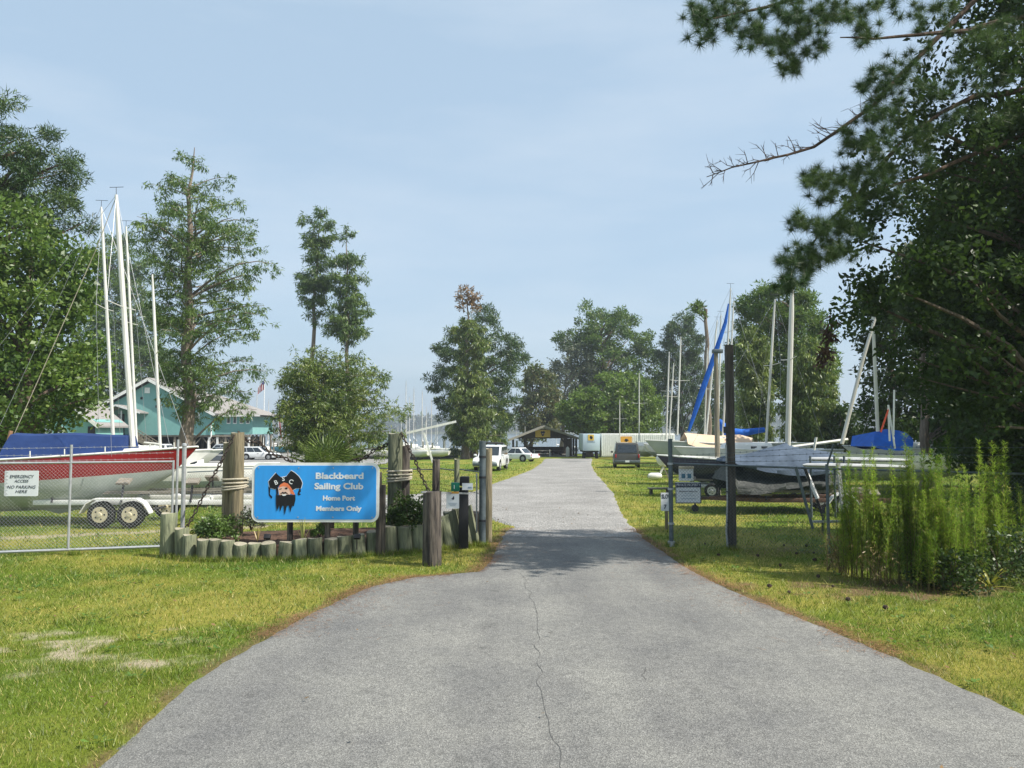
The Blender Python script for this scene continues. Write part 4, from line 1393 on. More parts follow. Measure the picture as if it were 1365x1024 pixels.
chain('black chain falling right from the right pilings into the shrub', [at(535, 577, 17.5), at(553, 613, 17.2), at(572, 656, 16.9)], .02, .017, .11)

# --- the sign
BLUE = M('sign blue', (0.030, 0.335, 0.84), 0.42, (0.034, 0.27, 0.68), 2.6, spec=0.4, stretch=(1.4, 1, .35), contrast=(.25, .75), bump=.12, bscale=3)
BLACKP = M('emblem black', (0.012, 0.012, 0.016), 0.5)
SKIN = M('emblem skin', (0.78, 0.52, 0.42), 0.5)
ORANGE = M('emblem orange', (0.75, 0.20, 0.085), 0.5)
def text_obj(name, body, size, mat, parent, x, z, y, align='CENTER', shear=0.0, off=0.0, width=None, rot=0.0, sx=1.0):
    cu = bpy.data.curves.new(name, 'FONT')
    cu.body = body
    cu.size = size
    cu.align_x = align
    cu.align_y = 'CENTER'
    cu.shear = shear
    cu.offset = off
    cu.extrude = 0.0015
    cu.resolution_u = 3
    tmp = bpy.data.objects.new('tmp_text', cu)
    COL.objects.link(tmp)
    dg = bpy.context.evaluated_depsgraph_get()
    me = bpy.data.meshes.new_from_object(tmp.evaluated_get(dg))
    bpy.data.objects.remove(tmp)
    bpy.data.curves.remove(cu)
    me.name = name
    me.materials.clear()
    me.materials.append(mat)
    o = link(bpy.data.objects.new(name, me), parent)
    if width:
        xs_ = [v.co.x for v in me.vertices]
        sx = width / (max(xs_) - min(xs_))
    o.location = (x, y, z)
    o.rotation_euler = (R(90), rot, 0)
    o.scale = (sx, 1, 1)
    return o

SY = 15.95
sc_ = at(420.7, 656.5, SY)
SW, SH = 168.5 / F * SY, 78 / F * SY
sign = thing('entry_sign', 'sky blue white bordered club sign with pirate emblem and white lettering', 'sign', (sc_.x, SY, 0), R(-0.5))
def rrect(w, h, r, n=6):
    out = []
    for cx, cz, a0 in ((w / 2 - r, h / 2 - r, 0), (-w / 2 + r, h / 2 - r, 90), (-w / 2 + r, -h / 2 + r, 180), (w / 2 - r, -h / 2 + r, 270)):
        for k in range(n + 1):
            a = R(a0 + 90 * k / n)
            out.append((cx + math.cos(a) * r, cz + math.sin(a) * r))
    return out
zc = sc_.z
mb = MB(); mb.prism([(x, z + zc) for x, z in rrect(SW, SH, .155)], -.02, .03); mb.build('border', WHITEP, sign)
mb = MB(); mb.prism([(x, z + zc) for x, z in rrect(SW - .11, SH - .11, .11)], -.028, -.015)
panel = mb.build('panel', BLUE, sign)
for sx in (-0.28, 0.12, 0.42, SW / 2 - .02):
    mb = MB(); mb.box((sx * 1.9 if sx < 1 else sx, .10, zc * .5 + .2), (.10, .10, zc + .4)); mb.build('sign_post', WOODD, sign, bevel=.01)
mb = MB(); mb.box((SW / 2 + .03, .16, .7), (.14, .12, 1.4)); mb.build('sign_post', WOODD, sign, bevel=.01)
for bx_ in (-SW / 2 + .13, -.34, .36, SW / 2 - .13):
    for bz_ in (SH / 2 - .10, -SH / 2 + .10):
        mb = MB(); mb.disc((bx_, -.031, zc + bz_), .013, (0, 1, 0), .008, 8); mb.build('bolt', GALV, sign)
def SXZ(zx, zy):
    return ((zx - 690) / 1160 * SW, zc - (zy - 385) / 540 * SH)
for body, zx0, zx1, zy, sz in (('Blackbeard', 692, 1128, 236, .17), ('Sailing Club', 682, 1128, 330, .17), ('Home Port', 758, 1052, 438, .128), ('Members Only', 696, 1112, 532, .128)):
    x0, _ = SXZ(zx0, 0); x1, z = SXZ(zx1, zy)
    text_obj('lettering', body, sz, SIGNWHITE, sign, (x0 + x1) / 2, z, -.031, width=x1 - x0, off=.0058)
emblem = link(bpy.data.objects.new('emblem', None), sign)
def epoly(name, pts, mat, y, grow=0.0):
    P = [Vector(SXZ(*p)) for p in pts]
    if grow:
        c = sum(P, Vector((0, 0))) / len(P)
        P = [p + (p - c).normalized() * grow for p in P]
    mb = MB(); mb.prism([(p.x, p.y) for p in P], y, y + .0015)
    return mb.build(name, mat, emblem)
HAT = [(262, 285), (290, 250), (330, 205), (352, 228), (376, 246), (400, 246), (425, 238), (445, 210), (465, 185), (500, 205), (535, 235), (558, 268), (572, 300), (560, 345), (515, 347), (480, 365), (450, 318), (405, 292), (370, 312), (345, 345), (320, 355), (275, 342)]
epoly('hat_outline', HAT, SIGNWHITE, -.031, .012)
epoly('hat', HAT, BLACKP, -.0335)
epoly('side_hair', [(262, 330), (280, 345), (276, 400), (300, 425), (292, 442), (268, 412)], BLACKP, -.032)
epoly('side_hair', [(552, 330), (560, 375), (545, 390), (560, 402), (540, 412), (528, 398), (540, 365)], BLACKP, -.032)
epoly('side_hair', [(330, 340), (350, 345), (352, 400), (338, 420)], BLACKP, -.0325)
epoly('face', [(352, 345), (372, 318), (405, 308), (440, 318), (468, 352), (474, 388), (440, 425), (400, 430), (362, 408)], SKIN, -.0345)
epoly('headscarf', [(355, 338), (372, 312), (404, 293), (440, 303), (466, 336), (498, 385), (506, 408), (470, 398), (452, 352), (430, 333), (396, 328), (372, 336)], ORANGE, -.036)
epoly('beard', [(333, 398), (350, 408), (372, 408), (398, 402), (420, 408), (444, 402), (472, 408), (510, 404), (511, 452), (497, 512), (482, 502), (466, 566), (452, 504), (434, 506), (416, 588), (404, 508), (392, 504), (374, 558), (364, 500), (344, 558), (334, 490)], BLACKP, -.0365)
epoly('moustache', [(368, 400), (392, 378), (405, 384), (420, 378), (446, 398), (420, 392), (404, 396), (390, 392)], BLACKP, -.038)
epoly('mouth', [(386, 402), (428, 400), (420, 414), (396, 415)], SIGNWHITE, -.039)
epoly('eye', [(362, 352), (386, 346), (384, 354), (364, 358)], BLACKP, -.038)
epoly('eye_patch', [(412, 344), (426, 338), (440, 342), (434, 356), (418, 356)], BLACKP, -.038)
for ch, zx, zy, rot in (('B', 332, 295, -.42), ('S', 398, 262, -.05), ('C', 468, 288, .38)):
    x, z = SXZ(zx, zy)
    text_obj('lettering', ch, .125, SIGNWHITE, emblem, x, z, -.037, rot=rot, off=.002)

# --- spot lights in the bed
for k, (px, py, lab) in enumerate([(356, 710, 'small black floodlight in the mulch aimed at the sign emblem'), (476, 702, 'small black floodlight in the mulch under the sign lettering')]):
    g = at(px, py, 15.75)
    t = thing('flood_light', lab, 'light', (g.x, g.y, .2))
    mb = MB(); mb.tube([(0, 0, -.05), (0, 0, .16)], .012, 6); mb.build('stake', BLACK, t)
    q = Matrix.Rotation(R(-35), 3, 'X')
    mb = MB(); mb.box((0, .02, .2), (.13, .06, .10), M3=q); mb.build('housing', BLACK, t, bevel=.008)

# --- fences
def chainlink(name, A, B, z0, z1, parent, mat, step=0.072, r=0.0026):
    """diagonal wires woven between A and B"""
    A, B = Vector(A), Vector(B)
    d = (B - A); L = math.hypot(d.x, d.y); ux, uy = d.x / L, d.y / L
    hgt = z1 - z0
    P0, P1 = [], []
    for sgn in (1, -1):
        for s in np.arange(-hgt, L + hgt, step):
            a0, a1 = s, s + sgn * hgt
            lo, hi = 0.0, 1.0
            if a1 != a0:
                t0, t1 = (0 - a0) / (a1 - a0), (L - a0) / (a1 - a0)
                lo, hi = max(0, min(t0, t1)), min(1, max(t0, t1))
            if hi <= lo:
                continue
            for q, lst in ((lo, P0), (hi, P1)):
                x = a0 + (a1 - a0) * q
                lst.append((A.x + ux * x - uy * .004 * sgn, A.y + uy * x + ux * .004 * sgn, A.z + (B.z - A.z) * x / L + z0 + hgt * q))
    P0, P1 = np.array(P0), np.array(P1)
    dd = P1 - P0; dd /= np.linalg.norm(dd, axis=1)[:, None]
    nrm = np.array([-uy, ux, 0.0])
    sd = np.cross(dd, nrm)
    offs = [sd * r, -sd * r * .5 + nrm * r * .87, -sd * r * .5 - nrm * r * .87]
    V = np.stack([P0 + o for o in offs] + [P1 + o for o in offs], 1).reshape(-1, 3) - np.array(parent.location)
    n = len(P0)
    b = np.arange(n)[:, None] * 6
    Fq = np.concatenate([b + np.array([[0, 1, 4, 3]]), b + np.array([[1, 2, 5, 4]]), b + np.array([[2, 0, 3, 5]])])
    return npmesh(name, V, Fq, mat, parent)

def rail(name, a, b, r, mat, parent, n=7):
    a, b = Vector(a) - Vector(parent.location), Vector(b) - Vector(parent.location)
    mb = MB(); mb.tube([a, b], r, n)
    return mb.build(name, mat, parent, smooth=True)

def barbed(a, b, parent, sag=.02, mat=None):
    a, b = Vector(a) - Vector(parent.location), Vector(b) - Vector(parent.location)
    mb = MB()
    P = [a.lerp(b, t) - Vector((0, 0, sag * 4 * t * (1 - t))) for t in np.linspace(0, 1, 13)]
    mb.tube(P, .0035, 4)
    k = int((b - a).length / .13)
    for i in range(k):
        c = a.lerp(b, (i + .5) / k) - Vector((0, 0, sag * 4 * ((i + .5) / k) * (1 - (i + .5) / k)))
        mb.tube([c + Vector((-.012, 0, -.02)), c + Vector((.012, 0, .02))], .0025, 3)
        mb.tube([c + Vector((.012, .01, -.02)), c + Vector((-.012, -.01, .02))], .0025, 3)
    mb.build('barbed_wire', mat or GALV, parent)

fa, fb = gp(-190, 748), gp(240, 732)
def fpt(px):
    t = (px + 190) / 430
    # find the point of the fence line seen at px
    lo, hi = 0.0, 1.0
    for _ in range(40):
        m_ = (lo + hi) / 2
        p = fa.lerp(fb, m_)
        if 682.5 + p.x / p.y * F < px: lo = m_
        else: hi = m_
    return fa.lerp(fb, lo)
gate = thing('chain_link_gate', 'wide galvanised chain link gate with barbed wire before the red boat', 'gate', fpt(97))
gA, gB = fpt(-185), fpt(233)
zt = at(0, 617.5, 16.0).z
rail('bottom_rail', gA + Vector((0, 0, .07)), gB + Vector((0, 0, .07)), .030, GALV, gate)
rail('top_rail', gA + Vector((0, 0, zt)), gB + Vector((0, 0, zt)), .024, GALV, gate)
rail('end_stile', gB + Vector((0, 0, .05)), gB + Vector((0, 0, zt + .03)), .024, GALV, gate)
p = fpt(97)
rail('upright', p + Vector((0, 0, .05)), Vector((p.x, p.y, at(0, 593, p.y).z)), .026, GALV, gate)
p = fpt(-60)
rail('upright', p + Vector((0, 0, .05)), Vector((p.x, p.y, at(0, 593, p.y).z)), .026, GALV, gate)
chainlink('wire_mesh', gA, gB, .08, zt, gate, GALV)
for yy in (596, 605.5, 613):
    barbed(Vector((gA.x, gA.y, at(0, yy + 3, gA.y).z)), Vector((gB.x, gB.y, at(0, yy - 2, gB.y).z)), gate)
p = fpt(238) + Vector((0, .02, 0))
t = thing('gate_post', 'thin galvanised post at the closing end of the chain link gate', 'post', p)
rail('pipe', p, Vector((p.x, p.y, at(0, 586, p.y).z)), .026, GALV, t)
p = fpt(245) + Vector((0, .1, 0))
t = thing('gate_post', 'thick capped galvanised post beside the tall log', 'post', p)
rail('pipe', p, Vector((p.x, p.y, at(0, 595, p.y).z)), .046, GALV, t)
zz = at(0, 594, p.y).z
mb = MB(); mb.tube([(0, 0, zz - .01), (0, 0, zz + .03), (0, 0, zz + .05)], [.055, .05, .02], 10); mb.build('cap', GALV, t, smooth=True)

def sign_board(name, label, c, w, h, texts, mat=SIGNWHITE, rz=0, border=None, cat='sign', r=.02):
    t = thing(name, label, cat, c, rz)
    mb = MB(); mb.prism(rrect(w, h, r, 3), -.004, .004); mb.build('board', mat, t)
    for body, size, x, z, wd, shear, m in texts:
        text_obj('lettering', body, size, m, t, x, z, -.007, shear=shear, width=wd)
    return t
p = fpt(28.5) + Vector((0, -.05, 0))
c = at(28.5, 644.5, p.y)
k_ = p.y / F
sign_board('notice_sign', 'white emergency access no parking sign hung on the chain link gate', c, 45 * k_, 33.5 * k_,
           [('EMERGENCY', .088, 0, .135, 32 * k_, .25, LETTERDARK), ('ACCESS', .080, 0, .045, 19 * k_, .25, LETTERDARK), ('NO PARKING', .088, 0, -.075, 38 * k_, .25, LETTERDARK), ('HERE', .080, 0, -.165, 16 * k_, .25, LETTERDARK)])

# fence behind the bed
f0, f1 = fpt(246), gx(640, 18.2)
bf = thing('wire_fence', 'low wire fence running behind the sign bed to the gate post', 'fence', gx(440, 19.6))
mids = [fpt(246) + Vector((0, .3, 0)), gx(300, 18.6), gx(440, 19.6), gx(581, 19.0), gx(609, 18.6), gx(640, 17.9)]
for a, b_ in zip(mids[:-1], mids[1:]):
    rail('rail', a + Vector((0, 0, 1.60)), b_ + Vector((0, 0, 1.56)), .014, GALVDARK, bf)
    barbed(a + Vector((0, 0, 1.27)), b_ + Vector((0, 0, 1.20)), bf, mat=DARKSTEEL)
    barbed(a + Vector((0, 0, 1.18)), b_ + Vector((0, 0, 1.08)), bf, mat=DARKSTEEL)
    chainlink('wire_mesh', a, b_, .05, 1.56, bf, GALVDARK, r=.0016)
post('fence_post', 'dark wooden fence post right of the rope bound pilings', 'post', 577, 587, 613, 0, WOODD, Y=18.9)
post('fence_post', 'slim wooden fence post behind the green box', 'post', 606, 613, 612, 0, WOODG, Y=18.5)

# gate posts by the drive
p = gp(643, 726)
t = thing('gate_post', 'tall blue grey steel pipe post left of the gravel drive', 'post', p)
rail('pipe', p, Vector((p.x, p.y, at(0, 588, p.y).z)), .075, GALVDARK, t, 14)
rail('hinge_pipe', p + Vector((-.13, .05, .25)), p + Vector((-.13, .05, 1.55)), .018, GALV, t)
for z in (.5, 1.45, 1.9):
    mb = MB(); mb.tube([(0, 0, z), (0, 0, z + .045)], .085, 14); mb.build('band', DARKSTEEL, t, smooth=True)
mb = MB(); zt_ = at(0, 590, p.y).z; mb.bar((.02, 0, zt_ - .01), (.46, .1, zt_ - .02), .05, .04); mb.build('arm', DARKSTEEL, t, bevel=.008)
post('fence_post', 'tan wooden post touching the steel post left of the drive', 'post', 647, 656, 598, 712, WOODT, Y=18.0)
post('fence_post', 'short dark stub standing in for shadow behind the steel gate post', 'post', 622, 652, 682, 0, WOODD, Y=18.25)  # dark stub put in where only shadow lies beside the last logs

# things at the keypad
Yk = 16.9
g = gx(600, Yk)
t = thing('gate_bar', 'pale horizontal bar resting on the blackened post with hanging notice', 'bar', at(594, 657, 15.0))
tl = Vector(t.location)
mb = MB(); mb.bar(at(562, 656, 14.72) - tl, at(626, 658, 16.4) - tl, .035, .035); mb.build('beam', GALV, t)
c = at(603.5, 667, 15.7)
k_ = c.y / F
t = sign_board('notice_sign', 'small white notice with an orange top strip beside the blackened post', c, 17 * k_, 22 * k_, [])
mb = MB(); mb.box((0, -.007, 10 * k_), (16.4 * k_, .004, 2.4 * k_)); mb.build('strip', M('notice orange', (.62, .30, .06), .6), t)
mb = MB(); mb.prism([(-.035, .03), (-.01, .04), (.01, .075), (.025, .085), (.03, .03), (.01, .005), (-.01, .02)], -.008, -.006); mb.build('emblem', LETTERDARK, t)
for k in range(3):
    mb = MB(); mb.box((0, -.007, -.055 - .025 * k), (.17 - .03 * k, .003, .007)); mb.build('text_line', M('faded print', (.28, .36, .44), .6), t)
t = thing('control_box', 'small green box on a post by the drive', 'box', at(607, 649, Yk))
k_ = Yk / F
mb = MB(); mb.box((0, 0, 0), (11 * k_, .12, 11 * k_)); mb.build('case', M('green box paint', (.008, .16, .10), .5), t, bevel=.01)
mb = MB(); mb.box((-.02, -.062, .0), (.012, .004, .08)); mb.build('mark', SIGNWHITE, t)
t = thing('keypad_kiosk', 'black keypad kiosk with a white label by the drive', 'keypad', gx(621, 17.1))
k_ = 17.1 / F
zk = at(0, 650, 17.1).z
mb = MB(); mb.box((-.04, 0, zk * .5 - .1), (.20, .2, zk + .2)); mb.build('pedestal', BLACK, t, bevel=.015)
mb = MB(); mb.box((-.02, -.02, zk + .14), (.20, .24, .2)); mb.build('hood', BLACK, t, bevel=.02)
mb = MB(); mb.box((.05, -.145, zk + .03), (14 * k_, .015, 9 * k_)); mb.build('label_plate', SIGNWHITE, t)
mb = MB(); mb.box((.10, -.155, zk + .01), (5 * k_, .006, 2 * k_)); mb.build('print', M('faded print', (0, 0, 0)), t)
t = thing('marker_rod', 'thin white rod standing in grass beside the blackened post', 'rod', gp(587, 752))
mb = MB(); mb.tube([(0, 0, -.05), (-.01, 0, .55), (-.03, .02, .95)], .013, 6); mb.build('rod', WHITEP, t, smooth=True)

# right hand fence
ra, rb, rc = gp(895, 727), gp(1105, 742), gp(1420, 760)
t = thing('gate_post', 'tall blue grey steel pipe post right of the gravel drive', 'post', ra)
rail('pipe', ra, Vector((ra.x, ra.y, at(0, 585, ra.y).z)), .048, GALVDARK, t, 14)
for z in (.45, 1.2, 1.75):
    mb = MB(); mb.tube([(0, 0, z), (0, 0, z + .045)], .066, 14); mb.build('band', GALV, t, smooth=True)
mb = MB(); mb.tube([(0, 0, -.02), (0, 0, .09)], .08, 12); mb.build('footing', GALV, t)
rf = thing('chain_link_fence', 'dark chain link fence from the right gate post into the tall weeds', 'fence', rb)
zr = at(0, 618, ra.y).z
rail('top_rail', ra + Vector((0, 0, zr)), rb + Vector((0, 0, zr - .04)), .022, GALVDARK, rf)
rail('top_rail', rb + Vector((0, 0, zr - .04)), rc + Vector((0, 0, zr - .08)), .022, GALVDARK, rf)
chainlink('wire_mesh', ra, rb, .03, zr - .02, rf, GALVDARK, r=.0022)
chainlink('wire_mesh', rb, rc, .03, zr - .06, rf, GALVDARK, r=.0022)
for dz in (.14, .28, .42):
    barbed(ra + Vector((0, 0, zr + dz * .4)), rb + Vector((.05, -.1, zr + dz)), rf, mat=GALVDARK)
    barbed(rb + Vector((.05, -.1, zr + dz)), rc + Vector((0, 0, zr + dz)), rf, mat=GALVDARK)
rail('post', rb, rb + Vector((0, 0, zr + .05)), .032, GALVDARK, rf)
rail('post', rc, rc + Vector((0, 0, zr + .05)), .032, GALVDARK, rf)
rail('barb_arm', rb + Vector((0, 0, zr)), rb + Vector((.10, -.12, zr + .45)), .02, GALVDARK, rf)
b0 = gp(1088, 739)
rail('brace', rb + Vector((-.3, .02, .55)), rb + Vector((-.62, .02, zr)), .03, GALVDARK, rf)

# timber pole with conduit
pp = gp(976, 731)
t = thing('timber_pole', 'dark square timber pole with a pale conduit by the right fence', 'pole', pp)
r_ = 10.0 / F * pp.y / 2
hz_ = at(0, 460, pp.y).z
mb = MB()
mb.loft([[(r_ * sx, r_ * sy, z) for sx, sy in ((-1, -1), (1, -1), (1, 1), (-1, 1))] for z in (-.1, hz_ * .5, hz_)])
mb.build('shaft', M('dark pole timber', (.115, .10, .085), .9, (.05, .045, .04), 3, bump=.8, stretch=(5, 5, .5)), t, bevel=.02)
mb = MB()
mb.tube([(-r_ - .02, -.03, 0), (-r_ - .045, -.03, .35), (-r_ - .01, -.03, 1.0), (-r_ - .02, -.03, 2.2)], .022, 8)
mb.build('conduit', GALV, t, smooth=True)
for z in (.55, 1.2, 1.8, 2.3):
    mb = MB(); mb.box((-r_ - .0, -.03, z), (.09, .07, .02)); mb.build('strap', DARKSTEEL, t)
mb = MB(); mb.tube([(-r_ * 1.2, -.02, hz_ - 1.9), (-r_ * 1.2, -.02, hz_ - 1.76)], .055, 10); mb.build('meter_boss', DARKSTEEL, t, smooth=True)

# signs on the right fence
Yr = ra.y - .06
c = at(917.5, 657, Yr); k_ = Yr / F
t = sign_board('notice_sign', 'white private property sign with a navy heading on the right fence', c, 34 * k_, 28 * k_,
               [('Blackbeard Sailing Club', .042, 0, -.0 + .03, 24 * k_, 0, LETTERDARK)], r=.006)
NAVY = M('sign navy', (.02, .03, .07), .5)
mb = MB(); mb.box((0, -.006, 10.2 * k_), (32.6 * k_, .004, 6.2 * k_)); mb.build('heading_band', NAVY, t)
text_obj('lettering', 'PRIVATE PROPERTY', .085, SIGNWHITE, t, 0, 10.2 * k_, -.011, width=31 * k_)
for a, b_, w, h in ((-16.4, 0, 1.0, 27), (16.4, 0, 1.0, 27), (0, -13.3, 33, 1.0)):
    mb = MB(); mb.box((a * k_, -.006, b_ * k_), (w * k_, .003, h * k_)); mb.build('edge_line', NAVY, t)
for z, w in ((-.02, 10), (-.065, 18), (-.13, 20)):
    mb = MB(); mb.box((0, -.006, z), (w * k_, .003, .008 if z > -.1 else .013)); mb.build('text_line', M('faded print', (0, 0, 0)), t)
c = at(914.5, 631.5, Yr)
t = thing('leaflet_box', 'white leaflet holder with tan lid above the private property sign', 'leaflet box', c)
mb = MB(); mb.box((0, 0, 0), (19 * k_, .05, 19 * k_)); mb.build('case', SIGNWHITE, t, bevel=.006)
mb = MB(); mb.box((0, -.02, 8.4 * k_), (19.6 * k_, .1, 3.2 * k_)); mb.build('lid', M('tan lid', (.55, .48, .36), .7), t, bevel=.006)
for sx in (-4, 4):
    mb = MB(); mb.box((sx * k_, -.028, -3 * k_), (5 * k_, .004, 6 * k_)); mb.build('leaflet', M('pale blue print', (.10, .25, .36), .6, (.05, .12, .18), 30), t)
p = gp(889, 706)
t = thing('speed_sign', 'small white SLOW speed sign on a short wooden stake behind the post', 'sign', p)
k_ = p.y / F
z = at(0, 669, p.y).z
mb = MB(); mb.box((0, .03, z / 2), (.08, .04, z)); mb.build('stake', WOODT, t, bevel=.006)
mb = MB(); mb.prism([(x, zz + z) for x, zz in rrect(15 * k_, 24 * k_, .02, 3)], -.004, .004); mb.build('board', SIGNWHITE, t)
text_obj('lettering', 'SLOW', .15, LETTERDARK, t, .0, z + .13, -.007, width=13 * k_, off=.003)
text_obj('lettering', '7', .15, LETTERDARK, t, -.04, z - .13, -.007, off=.003)
p = gp(879, 659)
t = thing('wooden_bench', 'low plank bench on the grass behind the right gate post', 'bench', p)
k_ = p.y / F
z = at(0, 651, p.y).z
mb = MB(); mb.box((0, 0, max(.2, z - p.z)), (30 * k_, .3, .05)); mb.build('seat', WOODB, t, bevel=.006)
for sx in (-1, 1):
    mb = MB(); mb.box((sx * 11 * k_, 0, .1), (.10, .25, .22)); mb.build('leg', WOODD, t)

# pine cones and a far lamp post
mb = MB()
rings = []
for i in range(7):
    tt = i / 6
    rr_ = .045 * math.sin(math.pi * (tt * .85 + .12)) 
    rings.append([(tt * .11 - .055, math.cos(k / 9 * 6.283 + (i % 2) * .35) * rr_ * (1.15 if k % 2 else .85), .035 + math.sin(k / 9 * 6.283 + (i % 2) * .35) * rr_) for k in range(9)])
mb.loft(rings)
cone = mb.build('pine_cone', M('pine cone', (.075, .05, .035), .9, (.03, .022, .017), 60))
tag(cone, 'brown pine cone lying in the shaded grass by the weeds', 'pine cone', 'pine cones on the right verge')
for k, (px, py) in enumerate([(1026, 783), (1110, 783), (1130, 801), (1091, 770), (1052, 791), (1010, 742), (1045, 728), (1062, 739), (1075, 729), (1086, 748), (1085, 738), (958, 741), (1040, 755), (1180, 812), (940, 726), (1120, 760)]):
    o = cone if k == 0 else cone.copy()
    if k: COL.objects.link(o)
    o.location = gp(px, py)
    o.rotation_euler.z = k * 1.7
    o.scale = (rng.uniform(.5, .8),) * 3
#__SECTION5__

# ------------------------------------------------------------------ boats
RED = M('red topsides', (0.24, 0.010, 0.016), 0.3, (0.20, 0.008, 0.013), 1.5, spec=0.5, coat=0.2)
BOOT = M('pale grey bottom paint', (0.40, 0.43, 0.40), 0.75, (0.30, 0.34, 0.31), 1.2)
NAVYH = M('navy topsides', (0.018, 0.022, 0.050), 0.3, spec=0.5)
BLUECV = M('blue boat canvas', (0.018, 0.045, 0.150), 0.85, (0.013, 0.033, 0.115), 2.0, bump=0.6, bscale=5)
BRIGHTB = M('bright blue sail cover', (0.010, 0.115, 0.50), 0.75, (0.008, 0.08, 0.36), 3, bump=.4, bscale=8)
BEIGE = M('beige canvas', (0.66, 0.50, 0.36), 0.9, (0.55, 0.40, 0.28), 1.6, bump=.5, bscale=4)
TARPG = M('pale grey tarpaulin', (0.095, 0.125, 0.17), 0.95, (0.055, 0.075, 0.105), 2.2, spec=0.1, bump=1.0, bscale=3)
TARPD = M('dark olive tarpaulin', (0.055, 0.062, 0.055), 0.6, (0.022, 0.026, 0.025), 3.5, bump=1.4, bscale=5, stretch=(1, 1, 2.5))
TEAK = M('teak', (0.36, 0.20, 0.11), 0.7)

def boat_hull(t, L, B, D, z0, top, bot=BOOT, deckm=WHITE, bow_rise=.16, split=.52, stern_w=.74, rake=.10, rub=True, full=.7, wl=None):
    """hull lofted from stations: x forward, keel line at z0, sheer at z0 + D"""
    ns, nt = 15, 9
    S = []
    for i in range(ns):
        s = i / (ns - 1)
        if s < .42:
            hb = B / 2 * (stern_w + (1 - stern_w) * math.sin(math.pi / 2 * s / .42))
        else:
            hb = B / 2 * max(.015, 1 - ((s - .42) / .58) ** 2.3)
        sh = z0 + D * (1 + bow_rise * max(0, (s - .3) / .7) ** 2 + .03 * (1 - s))
        kl = z0 + D * (.58 * max(0, (s - .68) / .32) ** 2 + .34 * max(0, (.3 - s) / .3) ** 1.6)
        S.append((s, hb, sh, kl))
    def pt(i, tt, side):
        s, hb, sh, kl = S[i]
        x = L * (s - .5) + rake * L * (1 - tt) * max(0, (s - .7) / .3) ** 2 - .03 * L * (1 - tt) * max(0, (.15 - s) / .15)
        return Vector((x, side * hb * (1 - tt ** 3.2) ** full, sh - (sh - kl) * tt))
    zw = z0 + D * (1 - split) if wl is None else wl
    def tw(i):
        s_, hb_, sh_, kl_ = S[i]
        return min(1.0, max(.12, (sh_ - zw - .12 * D * s_ ** 2) / max(.01, sh_ - kl_)))
    for nm, m in (('topsides', top), ('bottom', bot)):
        mb = MB()
        T0 = lambda i: 0.0 if nm == 'topsides' else tw(i)
        T1 = lambda i: tw(i) if nm == 'topsides' else 1.0
        for side in (1, -1):
            k = 6
            rings = [[pt(i, T0(i) + (T1(i) - T0(i)) * j / k, side) for j in range(k + 1)] for i in range(ns)]
            mb.loft(rings, False, False)
        k = 6
        Lh = [pt(0, T0(0) + (T1(0) - T0(0)) * j / k, 1) for j in range(k + 1)]
        Rh = [pt(0, T0(0) + (T1(0) - T0(0)) * j / k, -1) for j in range(k + 1)]
        mb.add(Lh + Rh, [(j, j + 1, k + 2 + j, k + 1 + j) for j in range(k)])
        mb.build(nm, m, t, smooth=True)
    mb = MB()
    rings = [[pt(i, .02, 1), pt(i, .02, 1) * .5 + pt(i, .02, -1) * .5 + Vector((0, 0, .05 * S[i][1])), pt(i, .02, -1)] for i in range(ns)]
    mb.loft(rings, False, False)
    mb.build('deck', deckm, t, smooth=True)
    if rub:
        mb = MB()
        for side in (1, -1):
            mb.tube([pt(i, 0, side) + Vector((0, 0, .012)) for i in range(ns)], .028, 5)
        mb.build('rub_rail', WHITE, t, smooth=True)
    return lambda s, tt, side: pt(min(ns - 1, int(round(s * (ns - 1)))), tt, side)

def cabin(t, x0, x1, w, h, z, mat=WHITE, nwin=3):
    mb = MB()
    def ring(zz, k, inset):
        return [(x0 + k * .3, -w / 2 + inset, zz), (x1 - k, -w / 2 * .75 + inset, zz), (x1 - k, w / 2 * .75 - inset, zz), (x0 + k * .3, w / 2 - inset, zz)]
    mb.loft([ring(z - .05, 0, 0), ring(z + h * .7, h * .5, .05), ring(z + h, h * .9, .14)])
    mb.build('cabin', mat, t, bevel=.03)
    for side in (1, -1):
        for k in range(nwin):
            xx = x0 + (x1 - x0) * (.2 + .22 * k)
            mb = MB(); mb.box((xx, side * (w / 2 - .035 - .125 * w * (xx - x0) / (x1 - x0)), z + h * .38), ((x1 - x0) * .13, .03, h * .32)); mb.build('window', GLASS, t, bevel=.01)

